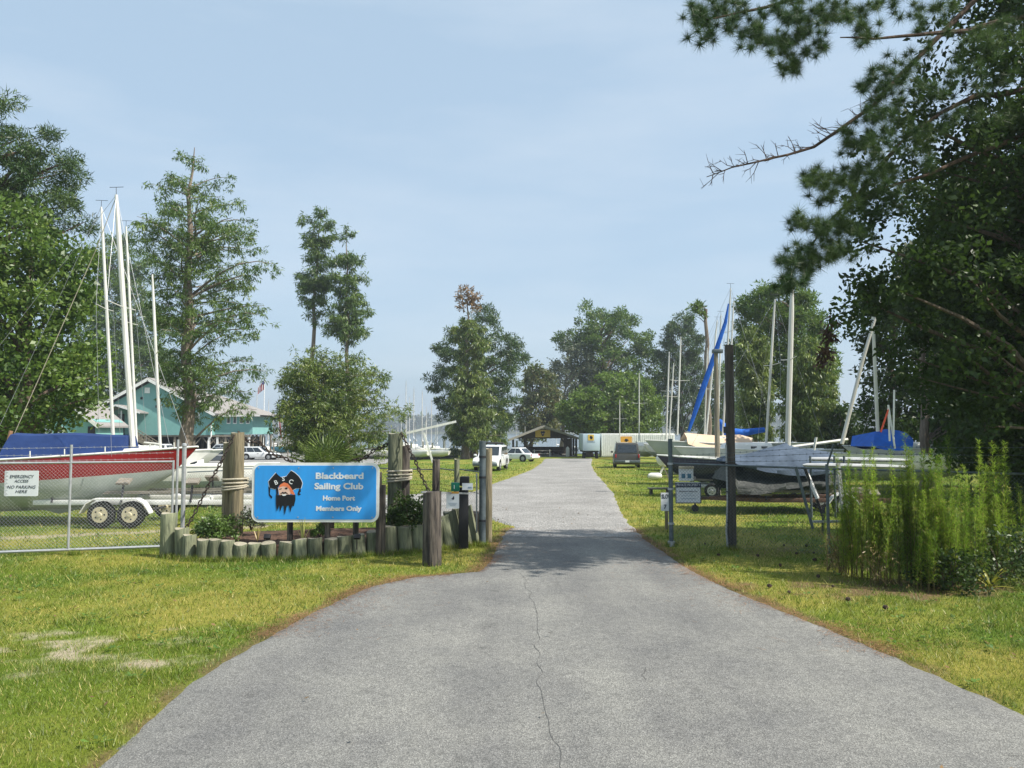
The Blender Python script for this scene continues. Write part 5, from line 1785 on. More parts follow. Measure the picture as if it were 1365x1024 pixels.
def mast_part(t, b, tp, r=.055, spreaders=1, stays=True, L=6, B=2.2, mat=None, deckz=None):
    """b, tp local endpoints"""
    b, tp = Vector(b), Vector(tp)
    mb = MB(); mb.tube([b, b.lerp(tp, .5), b.lerp(tp, .85), tp], [r, r, r * .9, r * .55], 9)
    m = mb.build('mast', mat or ALU, t, smooth=True)
    for k in range(spreaders):
        c = b.lerp(tp, (k + 1) / (spreaders + 1) + .05)
        mb = MB(); mb.tube([c + Vector((-.05, -B * .36, .05)), c, c + Vector((-.05, B * .36, .05))], .014, 5); mb.build('spreader', ALU, m)
    mb = MB(); mb.tube([tp, tp + Vector((0, 0, .22))], .008, 4); mb.tube([tp + Vector((-.18, 0, .22)), tp + Vector((.2, 0, .22))], .008, 4); mb.build('wind_vane', DARKSTEEL, m)
    if stays:
        dz = b.z if deckz is None else deckz
        for e in ((L * .5, 0), (-L * .48, 0)):
            mb = MB(); mb.tube([tp, Vector((e[0], e[1], dz))], .006, 4); mb.build('stay', WIRE, t)
        for sgn in (1, -1):
            c = b.lerp(tp, 1 / (spreaders + 1) + .05) + Vector((-.05, sgn * B * .36, .05))
            mb = MB(); mb.tube([tp, c, Vector((b.x - .1, sgn * B * .46, dz))], .005, 4); mb.build('stay', WIRE, t)
    return m

def boom_part(t, x0, x1, z0, z1, cover=None, r=.045, y=0, h=.2):
    mb = MB(); mb.tube([(x0, y, z0), (x1, y, z1)], r, 7); mb.build('boom', ALU, t, smooth=True)
    if cover is not None:
        mb = MB()
        rings = []
        for i in range(9):
            s = i / 8
            hh = h * (1 - .55 * s) * (1.9 if i == 0 else 1)
            ww = .10 + .03 * math.sin(i * 2.1)
            x = x0 + (x1 - x0) * s; z = z0 + (z1 - z0) * s
            rings.append([(x, y + ww * math.cos(a), z + hh * .45 + (hh * .75) * math.sin(a) + .015 * math.sin(i * 3 + a * 2)) for a in [k / 10 * 6.283 for k in range(10)]])
        mb.loft(rings); mb.build('sail_cover', cover, t, smooth=True)

def wheel_part(t, c, r, w, rim=GALV, n=20):
    mb = MB()
    a = Vector((0, 1, 0))
    c = Vector(c)
    prof = [(-w / 2, r * .62), (-w / 2, r * .93), (-w * .36, r), (w * .36, r), (w / 2, r * .93), (w / 2, r * .62)]
    rings = [[c + Vector((math.cos(k / n * 6.2832) * q, y, math.sin(k / n * 6.2832) * q)) for k in range(n)] for y, q in prof]
    mb.loft(rings, True, True)
    tyre = mb.build('wheel', RUBBER, t, smooth=True)
    for sg in (-1, 1):
        mb = MB()
        mb.tube([c + a * sg * (w / 2 - .02), c + a * sg * (w / 2 + .004)], r * .60, n)
        mb.tube([c + a * sg * (w / 2), c + a * sg * (w / 2 + .03)], [r * .2, r * .15], 10)
        mb.build('rim', rim, tyre, smooth=True)
        for k in range(5):
            q = c + Vector((math.cos(k * 1.2566) * r * .36, sg * (w / 2 + .006), math.sin(k * 1.2566) * r * .36))
            mb = MB(); mb.disc(q, r * .07, (0, 1, 0), .006, 8); mb.build('rim_hole', BLACK, tyre)
    return tyre

def trailer(label, loc, rz, L, W, axles=1, wr=.32, rim=GALV, frame=GALV, z=.55, tongue=1.6, fender=True, stands=4, padz=1.0, fendm=None, group=None):
    t = thing('boat_trailer', label, 'trailer', loc, rz, group)
    for sg in (1, -1):
        mb = MB(); mb.bar((-L / 2, sg * W * .36, z), (L / 2 - .4, sg * W * .36, z), .07, .13); mb.build('frame_rail', frame, t, bevel=.008)
        mb = MB(); mb.bar((L / 2 - .42, sg * W * .36, z), (L / 2 + tongue * .5, sg * .04, z), .07, .11); mb.build('frame_rail', frame, t)
        mb = MB(); mb.bar((-L / 2 + .3, sg * W * .22, z + .22), (L / 2 - .9, sg * W * .22, z + .25), .09, .07); mb.build('bunk', WOODB, t)
    mb = MB(); mb.bar((L / 2 + tongue * .4, 0, z), (L / 2 + tongue, 0, z - .03), .09, .09); mb.build('tongue', frame, t)
    mb = MB(); mb.tube([(L / 2 + tongue * .8, .06, z + .25), (L / 2 + tongue * .8, .06, .12)], .03, 7); mb.disc((L / 2 + tongue * .8, .06, .11), .11, (0, 1, 0), .06, 12); mb.build('tongue_jack', DARKSTEEL, t)
    for k in range(4):
        x = -L / 2 + .15 + (L - .7) * k / 3
        mb = MB(); mb.bar((x, -W * .36, z - .02), (x, W * .36, z - .02), .07, .08); mb.build('cross_member', frame, t)
    xs_ = [-.15 * L] if axles == 1 else [-.15 * L - wr * 1.12, -.15 * L + wr * 1.12]
    for x in xs_:
        for sg in (1, -1):
            wheel_part(t, (x, sg * W / 2, wr), wr, .2, rim)
        mb = MB(); mb.tube([(x, -W / 2, wr), (x, W / 2, wr)], .035, 7); mb.build('axle', DARKSTEEL, t)
    if fender:
        for sg in (1, -1):
            mb = MB()
            x0, x1 = xs_[0] - wr * 1.25, xs_[-1] + wr * 1.25
            ztop = wr * 2.22
            pro = [(x0 - .08, wr * 1.2), (x0 + .08, ztop - .1), (x0 + .26, ztop), (x1 - .26, ztop), (x1 - .08, ztop - .1), (x1 + .08, wr * 1.2)]
            inn = [(x, zz - .04) for x, zz in pro[::-1]]
            mb.prism(pro + inn, sg * W / 2 - .13, sg * W / 2 + .13); mb.build('fender', fendm or frame, t)
    for k in range(stands):
        x = -L / 2 + .5 + (L - 1.2) * k / max(1, stands - 1)
        for sg in (1, -1):
            mb = MB(); mb.tube([(x, sg * W * .38, z), (x, sg * W * .33, padz)], .028, 6); mb.build('pad_post', DARKSTEEL, t)
            q = Matrix.Rotation(-sg * R(28), 3, 'X')
            mb = MB(); mb.box((x, sg * W * .32, padz + .04), (.34, .26, .06), M3=q); mb.build('pad', WOODB, t)
    return t

# --- the red boat on its tandem trailer
RY = 21.6
rbx = gx(266, RY).x
L = 7.2
bt = thing('red_sailboat', 'long red hulled sailboat with blue cockpit cover on a tandem trailer', 'sailboat', (rbx - L * .5 - L * .10, RY, 0), 0)
bt.rotation_euler = (0, R(-2.3), R(2))
zsheer = at(150, 612, RY).z
D = 1.38
fn = boat_hull(bt, L, 2.5, D, zsheer - D, RED, BOOT, WHITE, bow_rise=.11, split=.43, rake=.10, full=.50)
mb = MB()
mb.prism([(-1.2, zsheer - D + .3), (1.9, zsheer - D + .3), (1.3, zsheer - D + .02), (.6, zsheer - D - .12), (-.6, .60), (-1.0, .62)], -.10, .10)
mb.build('keel', BOOT, bt, bevel=.03)
mb = MB()
mb.prism([(-.75, zsheer - D + .3), (-.2, zsheer - D + .3), (-.22, .50), (-.45, .38), (-.7, .46), (-.95, .75)], -.05, .05)
mb.build('rudder', BOOT, bt, bevel=.02)
cabin(bt, 2.35, 3.1, 1.1, .16, zsheer + .03, WHITE, 1)
loc = Vector(bt.location)
_rinv = Matrix.LocRotScale(bt.location, bt.rotation_euler, None).inverted()
def lred(px, py, dy=0):
    return _rinv @ at(px, py, RY + dy)
mast_part(bt, lred(177, 596), lred(155, 260), r=.075, spreaders=1, stays=True, L=L, B=2.4, deckz=zsheer)
# blue tent over boom and cockpit
A0, A1, B1_, B0_ = lred(23, 577), lred(173, 579), lred(172, 612), lred(12, 620)
mb = MB()
nn = 12
rings = []
for i in range(nn + 1):
    s = i / nn
    tx, tz = A0.x + (A1.x - A0.x) * s, A0.z + (A1.z - A0.z) * s - .02 * math.sin(s * 9)
    bx_, bz_ = B0_.x + (B1_.x - B0_.x) * s, B0_.z + (B1_.z - B0_.z) * s
    wv = .025 * math.sin(i * 2.2)
    rings.append([(bx_, -.62 + wv, bz_), ((bx_ + tx) / 2, -.50 + wv * 1.5, (bz_ + tz) / 2), (tx, -.30, tz - .05), (tx, 0, tz), (tx, .30, tz - .05), ((bx_ + tx) / 2, .5, (bz_ + tz) / 2), (bx_, .62, bz_)])
mb.loft(rings, False, False)
mb.add(rings[0], [tuple(range(7))]); mb.add(rings[-1], [tuple(range(7))])
mb.build('cockpit_cover', BLUECV, bt, smooth=True)
mb = MB(); mb.tube([B0_ + Vector((-.05, -.2, -.05)), A0 + Vector((-.05, -.2, .05))], .05, 6); mb.build('boom_crutch', TEAK, bt)
mb = MB(); mb.tube([lred(14, 590), lred(127, 335), lred(155, 262)], .010, 5); mb.build('backstay', ROPE, bt)
for px in (40, 86, 140, 200, 232):
    q = lred(px, 612 - px * .06, -1.1)
    mb = MB(); mb.tube([q, q + Vector((0, 0, .16))], .014, 6); mb.build('stanchion', WHITE, bt)
for px, py in ((200, 600), (150, 612)):
    mb = MB(); mb.tube([lred(px - 8, 590, -.3), lred(px + 12, 592, -.3)], .03, 6); mb.build('deck_spar', ALU, bt)
tr = trailer('rusty white tandem axle trailer with cream wheels under the red boat', (gx(150, RY - .0).x + 1.72, RY, 0), R(1), 6.6, 2.2, 2, .34, CREAM, WHITEP, .62, 3.4, True, 4, 1.12)

# --- generic sailboat by picture anchors
def sailboat(label, px, Y, rz, L, B, zk, D, top, mast=None, group=None, cab=True, boom=None, bot=BOOT, name='sailboat', stays=True, msp=1, mr=.05, split=.5):
    t = thing(name, label, 'sailboat', gx(px, Y), rz, group)
    boat_hull(t, L, B, D, zk, top, bot, WHITE, split=split)
    if cab:
        cabin(t, -.05 * L, .27 * L, B * .62, .32, zk + D * 1.02, WHITE, 2)
    if mast:
        inv = Matrix.LocRotScale(t.location, t.rotation_euler, None).inverted()
        b_ = inv @ at(mast[0], mast[1], Y); tp = inv @ at(mast[2], mast[3], Y)
        mast_part(t, b_, tp, mr, msp, stays, L, B, deckz=zk + D)
    if boom:
        boom_part(t, *boom)
    return t
def stand(label, px, Y, rz, L, W, **k):
    return trailer(label, gx(px, Y), rz, L, W, **k)
PI = math.pi
GB = 'masts and boats crowded in the yard'
# left
sailboat('small white sailboat with a thin blue stripe on a frame left of the pilings', 262, 26.5, R(205), 5.4, 1.9, .35, .95, WHITE, (214, 604, 203, 366), cab=True, stays=False)
stand('low pale trailer carrying the small white sailboat left of pilings', 262, 26.5, R(205), 4.6, 1.6, z=.36, wr=.26, fender=False, stands=2, padz=.7)
sailboat('white sailboat behind the blue cover with the leftmost tall mast', 120, 25.6, R(8), 6.4, 2.1, .7, 1.0, WHITE, (151, 582, 135, 276), cab=True)
sailboat('white sailboat behind the red one carrying the thin right mast', 150, 29.5, R(4), 6.8, 2.2, .6, 1.0, WHITE, (182, 592, 168, 302), cab=True, stays=False)
# right
b2 = sailboat('pale hulled sailboat under a beige canvas tent with furled blue jib', 958, 38, R(190), 6.2, 2.3, .75, 1.15, M('pale green grey topsides', (.47, .50, .45), .4, (.40, .43, .38), 2), (963, 592, 974, 384), msp=2)
loc2 = Vector(b2.location)
inv2 = Matrix.LocRotScale(b2.location, b2.rotation_euler, None).inverted()
mb = MB(); mb.tube([inv2 @ at(918, 575, 38), inv2 @ at(933, 530, 38), inv2 @ at(951, 478, 38), inv2 @ at(967, 430, 38), inv2 @ at(971, 405, 38)], [.07, .15, .13, .09, .03], 8); mb.build('furled_jib', BRIGHTB, b2, smooth=True)
mb = MB()
rid = [at(912, 577, 37.6), at(935, 579, 37.6), at(960, 581, 37.6), at(985, 579, 37.6), at(1003, 584, 37.6)]
low = [at(917, 592, 36.7), at(935, 598, 36.6), at(960, 602, 36.6), at(985, 605, 36.6), at(1000, 604, 36.7)]
low2 = [p + Vector((0, 2.2, 0)) for p in low]
rings = [[inv2 @ a, inv2 @ (a.lerp(b_, .5) + Vector((0, -.15, .05 - .06 * (i % 2)))), inv2 @ b_] for i, (a, b_) in enumerate(zip(rid, low))]
mb.loft(rings, False, False)
mb.loft([[inv2 @ a, inv2 @ b_] for a, b_ in zip(rid, low2)], False, False)
mb.build('canvas_tent', BEIGE, b2, smooth=True)
stand('trailer under the pale boat with the beige tent', 965, 38, R(10), 4.6, 2.0, z=.5, stands=3, padz=.9, tongue=.9)
sailboat('white sailboat with a bright blue boom cover behind the beige tent', 985, 45, R(185), 7.2, 2.4, .7, 1.2, WHITE, (957, 590, 961, 420), boom=None)
b3 = [o for o in COL.objects if o.get('label', '').startswith('white sailboat with a bright blue boom')][0]
inv3 = Matrix.LocRotScale(b3.location, b3.rotation_euler, None).inverted()
p0, p1, p2, p3 = inv3 @ at(958, 560, 45), inv3 @ at(968, 576, 45), inv3 @ at(990, 577, 45), inv3 @ at(1019, 573, 45)
mb = MB(); mb.tube([p0, p0.lerp(p1, .5), p1, p2, p3], [.13, .24, .26, .22, .14], 10); mb.build('sail_cover', BRIGHTB, b3, smooth=True)
text_obj('sail_number', '124', .34, SIGNWHITE, b3, 0, 0, 0)
o = b3.children[-1]
o.location = inv3 @ at(988, 577, 44.74); o.rotation_euler = (R(90), 0, -b3.rotation_euler.z)
sailboat('navy hulled daysailer with a white rail behind the leaflet box', 964, 30, R(163), 4.2, 1.7, .55, .85, NAVYH, None, cab=False, bot=NAVYH)
stand('pale trailer under the navy daysailer', 968, 30, R(-17), 3.6, 1.6, z=.42, wr=.27, stands=2, padz=.65, fender=False, tongue=.7)
sailboat('white sailboat with a bare hull left of the navy daysailer', 922, 49, R(212), 4.4, 1.9, .65, 1.05, WHITE, (888, 586, 892, 469))
for lab, px, Y, rz, L_, mast_ in [
    ('white sailboat whose slim mast leans right of the furled blue jib', 948, 52, R(190), 6.4, (941, 584, 956, 427)),
    ('white sailboat with a mast against the trees right of the snag', 935, 62, R(110), 5.6, (939, 586, 943, 464)),
    ('white sailboat with a tall bright mast before the dark pine', 903, 56, R(108), 5.4, (903, 580, 907.5, 449)),
    ('white sailboat farther back with a slanting mast by the dark pine', 893, 64, R(120), 5.6, (892, 584, 898, 484)),
    ('white sailboat with a lone straight mast before the bright oak', 858, 78, R(98), 5.0, (852, 588, 852, 497)),
    ('white sailboat with a short mast near the white container', 832, 92, R(95), 4.4, (826, 590, 826, 533)),
    ('white sailboat with a mast just right of the timber pole top', 975, 50, R(186), 6.6, (968, 590, 978, 402)),
    ('white sailboat with a tall mast before the yellow green cypress', 1012, 34, R(188), 6.4, (1021, 596, 1033, 399)),
    ('white sailboat hidden in the shade with a mast among dark leaves', 1240, 36, R(170), 6.4, (1237, 592, 1228, 362))]:
    sailboat(lab, px, Y, rz, L_, 2.2, .6, 1.05, WHITE, mast_, GB, cab=True, mr=.055 if Y < 40 else .06)

# boat under the blue tarpaulin
b4 = sailboat('sailboat wrapped in a bright blue tarpaulin behind the weeds', 1190, 31, R(183), 5.6, 2.1, .55, .95, WHITE, (1171, 596, 1163, 412), cab=False, stays=False, mr=.07)
inv4 = Matrix.LocRotScale(b4.location, b4.rotation_euler, None).inverted()
mb = MB()
rings = []
for i, (px, yt, yb) in enumerate([(1164, 576, 596), (1180, 572, 600), (1198, 574, 601), (1208, 577, 600), (1216, 584, 600)]):
    a, b_ = at(px, yt, 31), at(px, yb, 30)
    rings.append([inv4 @ p for p in (b_, b_.lerp(a, .7) + Vector((0, -.1, 0)), a, b_.lerp(a, .7) + Vector((0, 1.9, 0)), b_ + Vector((0, 2, 0)))])
mb.loft(rings, False, False); mb.add(rings[0], [(0, 1, 2, 3, 4)]); mb.add(rings[-1], [(0, 1, 2, 3, 4)])
mb.build('tarpaulin', BRIGHTB, b4, smooth=True)
for lab, m, a, b_ in [('orange spar leaning against the blue tarpaulin boat', M('orange spar', (.75, .10, .03), .5), (1174, 576), (1185, 544)), ('thin white spar leaning left over the blue tarpaulin', WHITEP, (1193, 598), (1184, 540)), ('thin white spar standing upright by the blue tarpaulin', WHITEP, (1186, 588), (1184, 545)), ('thin white spar leaning right over the blue tarpaulin', WHITEP, (1191, 580), (1192, 520))]:
    p0, p1 = at(*a, 29.6), at(*b_, 29.8)
    t = thing('spar', lab, 'spar', p0)
    mb = MB(); mb.tube([(0, 0, 0), p1 - p0], .035, 6); mb.build('pole', m, t, smooth=True)

# boat under grey and olive tarpaulins
TY = 24.6
b5 = thing('covered_sailboat', 'sailboat under pale grey and dark olive tarpaulins behind the right fence', 'sailboat', gx(1060, TY), 0)
l5 = Vector(b5.location)
boat_hull(b5, 3.4, 1.3, .80, .62, TARPD, TARPD, TARPD, rub=False)
def l(px, py, dy=0):
    return at(px, py, TY + dy) - l5
def tarp(name, mat, rows, seed, dep):
    rr = random.Random(seed)
    mb = MB()
    rings = []
    for i, (px, yt, yb) in enumerate(rows):
        front = []
        n_ = 7
        for j in range(n_ + 1):
            s = j / n_
            bulge = -dep * math.sin(s * 1.5) ** .8
            front.append(l(px, yt + (yb - yt) * s, bulge + .05 * math.sin(i * 1.9 + j * 2.3 + seed)) + Vector((rr.uniform(-.02, .02), 0, rr.uniform(-.02, .02))))
        back = [Vector((p.x, 2 * (0.2) - p.y + .0, p.z)) for p in front[::-1]][:-1]
        rings.append(front[::-1] + [Vector((p.x, .5 - p.y, p.z)) for p in front[1:]])
    mb.loft(rings, False, False)
    mb.add(rings[0], [tuple(range(len(rings[0])))]); mb.add(rings[-1], [tuple(range(len(rings[-1])))])
    return mb.build(name, mat, b5, smooth=True)
tarp('grey_tarpaulin', TARPG, [(980, 607, 618), (992, 606, 622), (1008, 602, 626), (1022, 598, 630), (1036, 594, 632), (1048, 590, 634), (1056, 595, 634), (1072, 598, 634), (1088, 600, 633), (1104, 603, 632), (1114, 608, 632)], 1, .95)
tarp('olive_tarpaulin', TARPD, [(978, 617, 645), (984, 616, 658), (1000, 618, 660), (1016, 622, 659), (1032, 626, 657), (1048, 629, 652), (1064, 630, 650), (1080, 630, 647), (1096, 629, 648), (1112, 629, 647), (1122, 634, 645)], 2, 1.02)
mast_part(b5, l(1050, 598), l(1056, 384), .085, 1, False, 4.6, 1.9)
mb = MB(); mb.tube([l(1056, 596, .2), l(1130, 586, .3)], .05, 7); mb.build('boom', ALU, b5, smooth=True)
stand('rusty low trailer with a white wheel guard under the tarpaulined boat', 1075, TY - .2, R(178), 4.4, 2.0, z=.42, wr=.30, stands=2, padz=.6, frame=M('rusted trailer steel', (.16, .085, .055), .9, (.09, .06, .05), 8), fendm=WHITEP)
# catamaran hulls behind the fence
ct = thing('beach_catamaran', 'silvery beach catamaran with stacked hulls behind the fence brace', 'catamaran', gx(1140, 21.5), 0)
lc = Vector(ct.location)
for px0, px1, py0, py1, dy in ((1078, 1212, 612, 614, 0), (1070, 1214, 620, 623, -.2)):
    a, b_ = at(px0, py0, 21.5 + dy) - lc, at(px1, py1, 21.5 + dy) - lc
    mb = MB(); q = [a.lerp(b_, s) for s in (0, .04, .2, .5, .8, 1)]
    mb.tube(q, [.02, .05, .062, .065, .06, .04], 8); mb.build('hull', M('chalky hull', (.50, .52, .53), .55, (.38, .40, .42), 3), ct, smooth=True)
for px in (1080, 1112, 1125):
    mb = MB(); mb.tube([at(px, 608, 21.4) - lc, at(px + 2, 690, 21.3) - lc], .03, 6); mb.build('support', GALVDARK, ct)
mb = MB(); mb.tube([at(1122, 592, 22.2) - lc, at(1150, 480, 22.2) - lc, at(1176, 392, 22.2) - lc], [.055, .05, .035], 7); mb.build('mast', ALU, ct, smooth=True)
mb = MB(); mb.tube([at(1085, 600, 22) - lc, at(1088, 583, 22) - lc], .035, 6); mb.build('tiller_post', WHITE, ct)
for a, b_, m in (((1072, 622), (1098, 690), WOODD), ((1076, 632), (1090, 665), WHITEP), ((1117, 618), (1124, 682), GALV)):
    p0, p1 = at(*b_, 20.4), at(*a, 20.6)
    t = thing('loose_timber', {WOODD: 'dark timber prop leaning before the tarpaulined boat', WHITEP: 'white plank leaning before the tarpaulined boat', GALV: 'grey steel leg standing at the end of the tarpaulin trailer'}[m], 'prop', (p0.x, p0.y, 0))
    mb = MB(); mb.bar(p0 - Vector(t.location), p1 - Vector(t.location), .09, .07); mb.build('beam', m, t)
t = thing('scrap_frame', 'low galvanised frame lying in the grass by the fence', 'frame', gx(1110, 19.4))
mb = MB(); mb.bar((-.55, 0, .28), (.5, .1, .28), .08, .05); mb.build('bar', GALV, t)
for sx in (-.3, .25):
    mb = MB(); mb.bar((sx, .03, .0), (sx + .04, .05, .62), .05, .05); mb.build('leg', DARKSTEEL, t)
# outboard and fenders in front of the SUV side
t = thing('outboard_motor', 'white outboard motor cowl on a stand left of the navy boat', 'outboard', gp(884, 640))
mb = MB(); mb.loft([[(math.cos(k / 10 * 6.283) * a + xx, math.sin(k / 10 * 6.283) * a * .8, z) for k in range(10)] for a, z, xx in ((.16, .75, 0), (.26, .9, -.05), (.28, 1.15, -.1), (.2, 1.3, -.08), (.05, 1.34, -.05))]); mb.build('cowl', WHITE, t, smooth=True)
mb = MB(); mb.bar((.05, 0, .8), (-.25, 0, .12), .12, .1); mb.build('leg', WHITE, t)
for sx in (-.35, .35):
    mb = MB(); mb.bar((sx, 0, 0), (0, 0, .75), .06, .06); mb.build('stand_leg', WOODB, t)
mb = MB()
mb.loft([[(x, math.cos(k / 10 * 6.283) * r_, .2 + math.sin(k / 10 * 6.283) * r_) for k in range(10)] for x, r_ in ((-.38, .02), (-.34, .12), (-.2, .19), (.2, .19), (.34, .12), (.38, .02))])
o = mb.build('boat_fender', WHITE, smooth=True)
o.location = gp(873, 640)
tag(o, 'fat white boat fender lying on the grass left of the outboard', 'fender')
# dark wooden lamp post
t = thing('lamp_post', 'old wooden lamp post rising through the beige tent boat', 'lamp post', gx(955.5, 31))
z0, z1 = H(0, 31), at(0, 470, 31).z
mb = MB(); mb.tube([(0, 0, z0 - .1), (0, 0, 2.6), (0, 0, z1)], [.11, .10, .08], 9); mb.build('pole', M('lamp pole wood', (.24, .22, .16), .9, (.12, .11, .09), 3, stretch=(5, 5, .5)), t, smooth=True)
mb = MB(); mb.box((.06, 0, z1 + .05), (.4, .25, .16)); mb.build('lamp_head', GALVDARK, t, bevel=.03)

# --- marina beyond: moored boats
FURL = [M('furled red sail', (.42, .06, .06), .8), M('furled blue sail', (.03, .09, .42), .8), M('furled pink sail', (.55, .25, .22), .8), M('furled navy sail', (.03, .05, .14), .8)]
mb0 = thing('moored_sailboat', 'distant white sailboat moored at the dock beyond the yard', 'sailboat', (0, 0, 0), 0, 'sailboats moored at the dock')
boat_hull(mb0, 7, 2.3, 1.3, -.4, WHITE, BOOT, WHITE, rub=False)
cabin(mb0, -.6, 1.8, 1.4, .4, 1.0, WHITE, 1)
mast_part(mb0, (.3, 0, 1.0), (.3, 0, 10.2), .07, 1, True, 7, 2.3, deckz=.9)
boom_part(mb0, .2, -2.8, 2.0, 1.95, WHITEP, h=.3)
MAST = [(343, 524, 168, 0), (358, 533, 150, 0), (365, 546, 158, 0), (371, 549, 149, 1), (376, 540, 172, 0), (381, 551, 149, 2), (388, 548, 150, 3), (393, 545, 165, 0), (398, 556, 156, 0), (404, 550, 150, 0), (410, 557, 170, 0), (541, 508, 162, 0), (546, 530, 170, 0), (552, 517, 155, 0), (563, 522, 150, 0), (569, 542, 170, 0), (575, 532, 160, 0), (583, 548, 166, 0), (688, 560, 170, 0), (700, 566, 176, 0), (742, 560, 172, 0), (756, 556, 165, 0), (764, 560, 178, 0), (336, 548, 160, 0), (1000, 560, 165, 0)]
for k, (px, yt, Y, c) in enumerate(MAST):
    x = (px - 682.5) / F * Y
    hgt = at(px, yt, Y).z + 1.95
    o = mb0 if k == 0 else dup(mb0, (0, 0, 0))
    s = hgt / 10.2
    o.location = (x, Y, -1.95)
    o.scale = (min(s, 1.1), min(s, 1.1), s)
    o.rotation_euler.z = R(rng.uniform(60, 120)) * (1 if k % 2 else -1)
    if c:
        mbb = MB(); mbb.tube([(3.2, 0, 1.2), (1.8, 0, 5), (.5, 0, 9.4)], [.1, .22, .05], 6); mbb.build('furled_jib', FURL[c - 1], o)
        o['label'] = 'distant moored sailboat with a furled %s sail beyond the club house' % ('red', 'blue', 'pink')[c - 1]
        del o['group']

# pier with pilings
pier = thing('pier', 'long weathered wooden pier with pilings at the river edge', 'pier', (-20, 147, -1.95))
mb = MB(); mb.box((0, 0, 1.0), (46, 2.0, .18)); mb.build('walkway', WOODB, pier)
mb = MB(); mb.tube([(0, 0, -1.2), (0, 0, 2.4)], .16, 8); p0 = mb.build('piling', WOODG, pier, smooth=True)
p0.location = (-22, -1.1, 0)
for k in range(1, 24):
    o = p0.copy(); COL.objects.link(o); o.location = (-22 + k * 1.95, -1.1 if k % 2 == 0 else 1.1, rng.uniform(-.3, .3))

# dinghies drawn up on the grass and racks
dg0 = thing('dinghy', 'white dinghy parked on the grass near the marina', 'dinghy', (0, 0, 0), 0, 'white dinghies drawn up by the marina')
boat_hull(dg0, 4.4, 1.6, .75, .25, WHITE, WHITE, WHITE, rub=False)
mb = MB(); mb.tube([(.6, 0, .95), (.6, 0, 4.6)], .035, 6); mb.build('mast', ALU, dg0)
mb = MB(); mb.box((0, 0, .15), (2.2, 1.0, .3)); mb.build('cradle', DARKSTEEL, dg0)
DSP = [(497, 612, 20), (512, 611, 200), (528, 612, 10), (548, 613, 160), (560, 611, 190), (574, 612.5, 170), (588, 611, 15), (600, 610, 185), (604, 606, 160), (560, 606.5, 20), (535, 607, 170), (585, 606, 190), (695, 607, 10), (868, 607, 190), (880, 605, 170), (898, 606, 185), (1130, 606, 190), (1150, 608, 170), (1085, 606, 10)]
for k, (px, py, a) in enumerate(DSP):
    g = gp(px, py)
    o = dg0 if k == 0 else dup(dg0, g, R(a))
    if k == 0:
        o.location = g; o.rotation_euler.z = R(a)
rack = thing('dinghy_rack', 'two tier timber rack holding white dinghies right of the parked hatchback', 'rack', gp(386, 611))
rl = Vector(rack.location)
for sx in (-1.8, 0, 1.8):
    for sy in (-.8, .8):
        mb = MB(); mb.box((sx, sy, 1.1), (.12, .12, 2.2)); mb.build('upright', WOODB, rack)
for z in (.7, 1.7):
    for sx in (-1.8, 0, 1.8):
        mb = MB(); mb.box((sx, 0, z), (.1, 1.9, .1)); mb.build('bearer', WOODB, rack)
for k, (dx, z, m, lab) in enumerate([(0, .76, M('teal dinghy paint', (.10, .30, .38), .5), 'teal dinghy on the lower tier of the timber rack'), (0, 1.76, WHITE, 'white dinghy on the upper tier of the timber rack')]):
    t = thing('dinghy', lab, 'dinghy', rl + Vector((dx, 0, z)), R(4))
    boat_hull(t, 4.2, 1.6, .7, 0, m, m, WHITE, rub=False)
# mast hoist
p = gp(577, 619)
t = thing('mast_hoist', 'white boom hoist slanting up behind the right pilings', 'hoist', p)
Yh = p.y
mb = MB(); mb.bar(at(543, 577, Yh) - p, at(608, 562, Yh) - p, .16, .2); mb.build('boom', WHITEP, t)
mb = MB(); mb.bar(at(577, 617, Yh) - p, at(565, 577, Yh) - p, .16, .16); mb.build('leg', WHITEP, t)
for q in ((606, 563), (590, 567)):
    mb = MB(); mb.tube([at(*q, Yh) - p, at(573, 600, Yh) - p], .02, 4); mb.build('cable', WIRE, t)

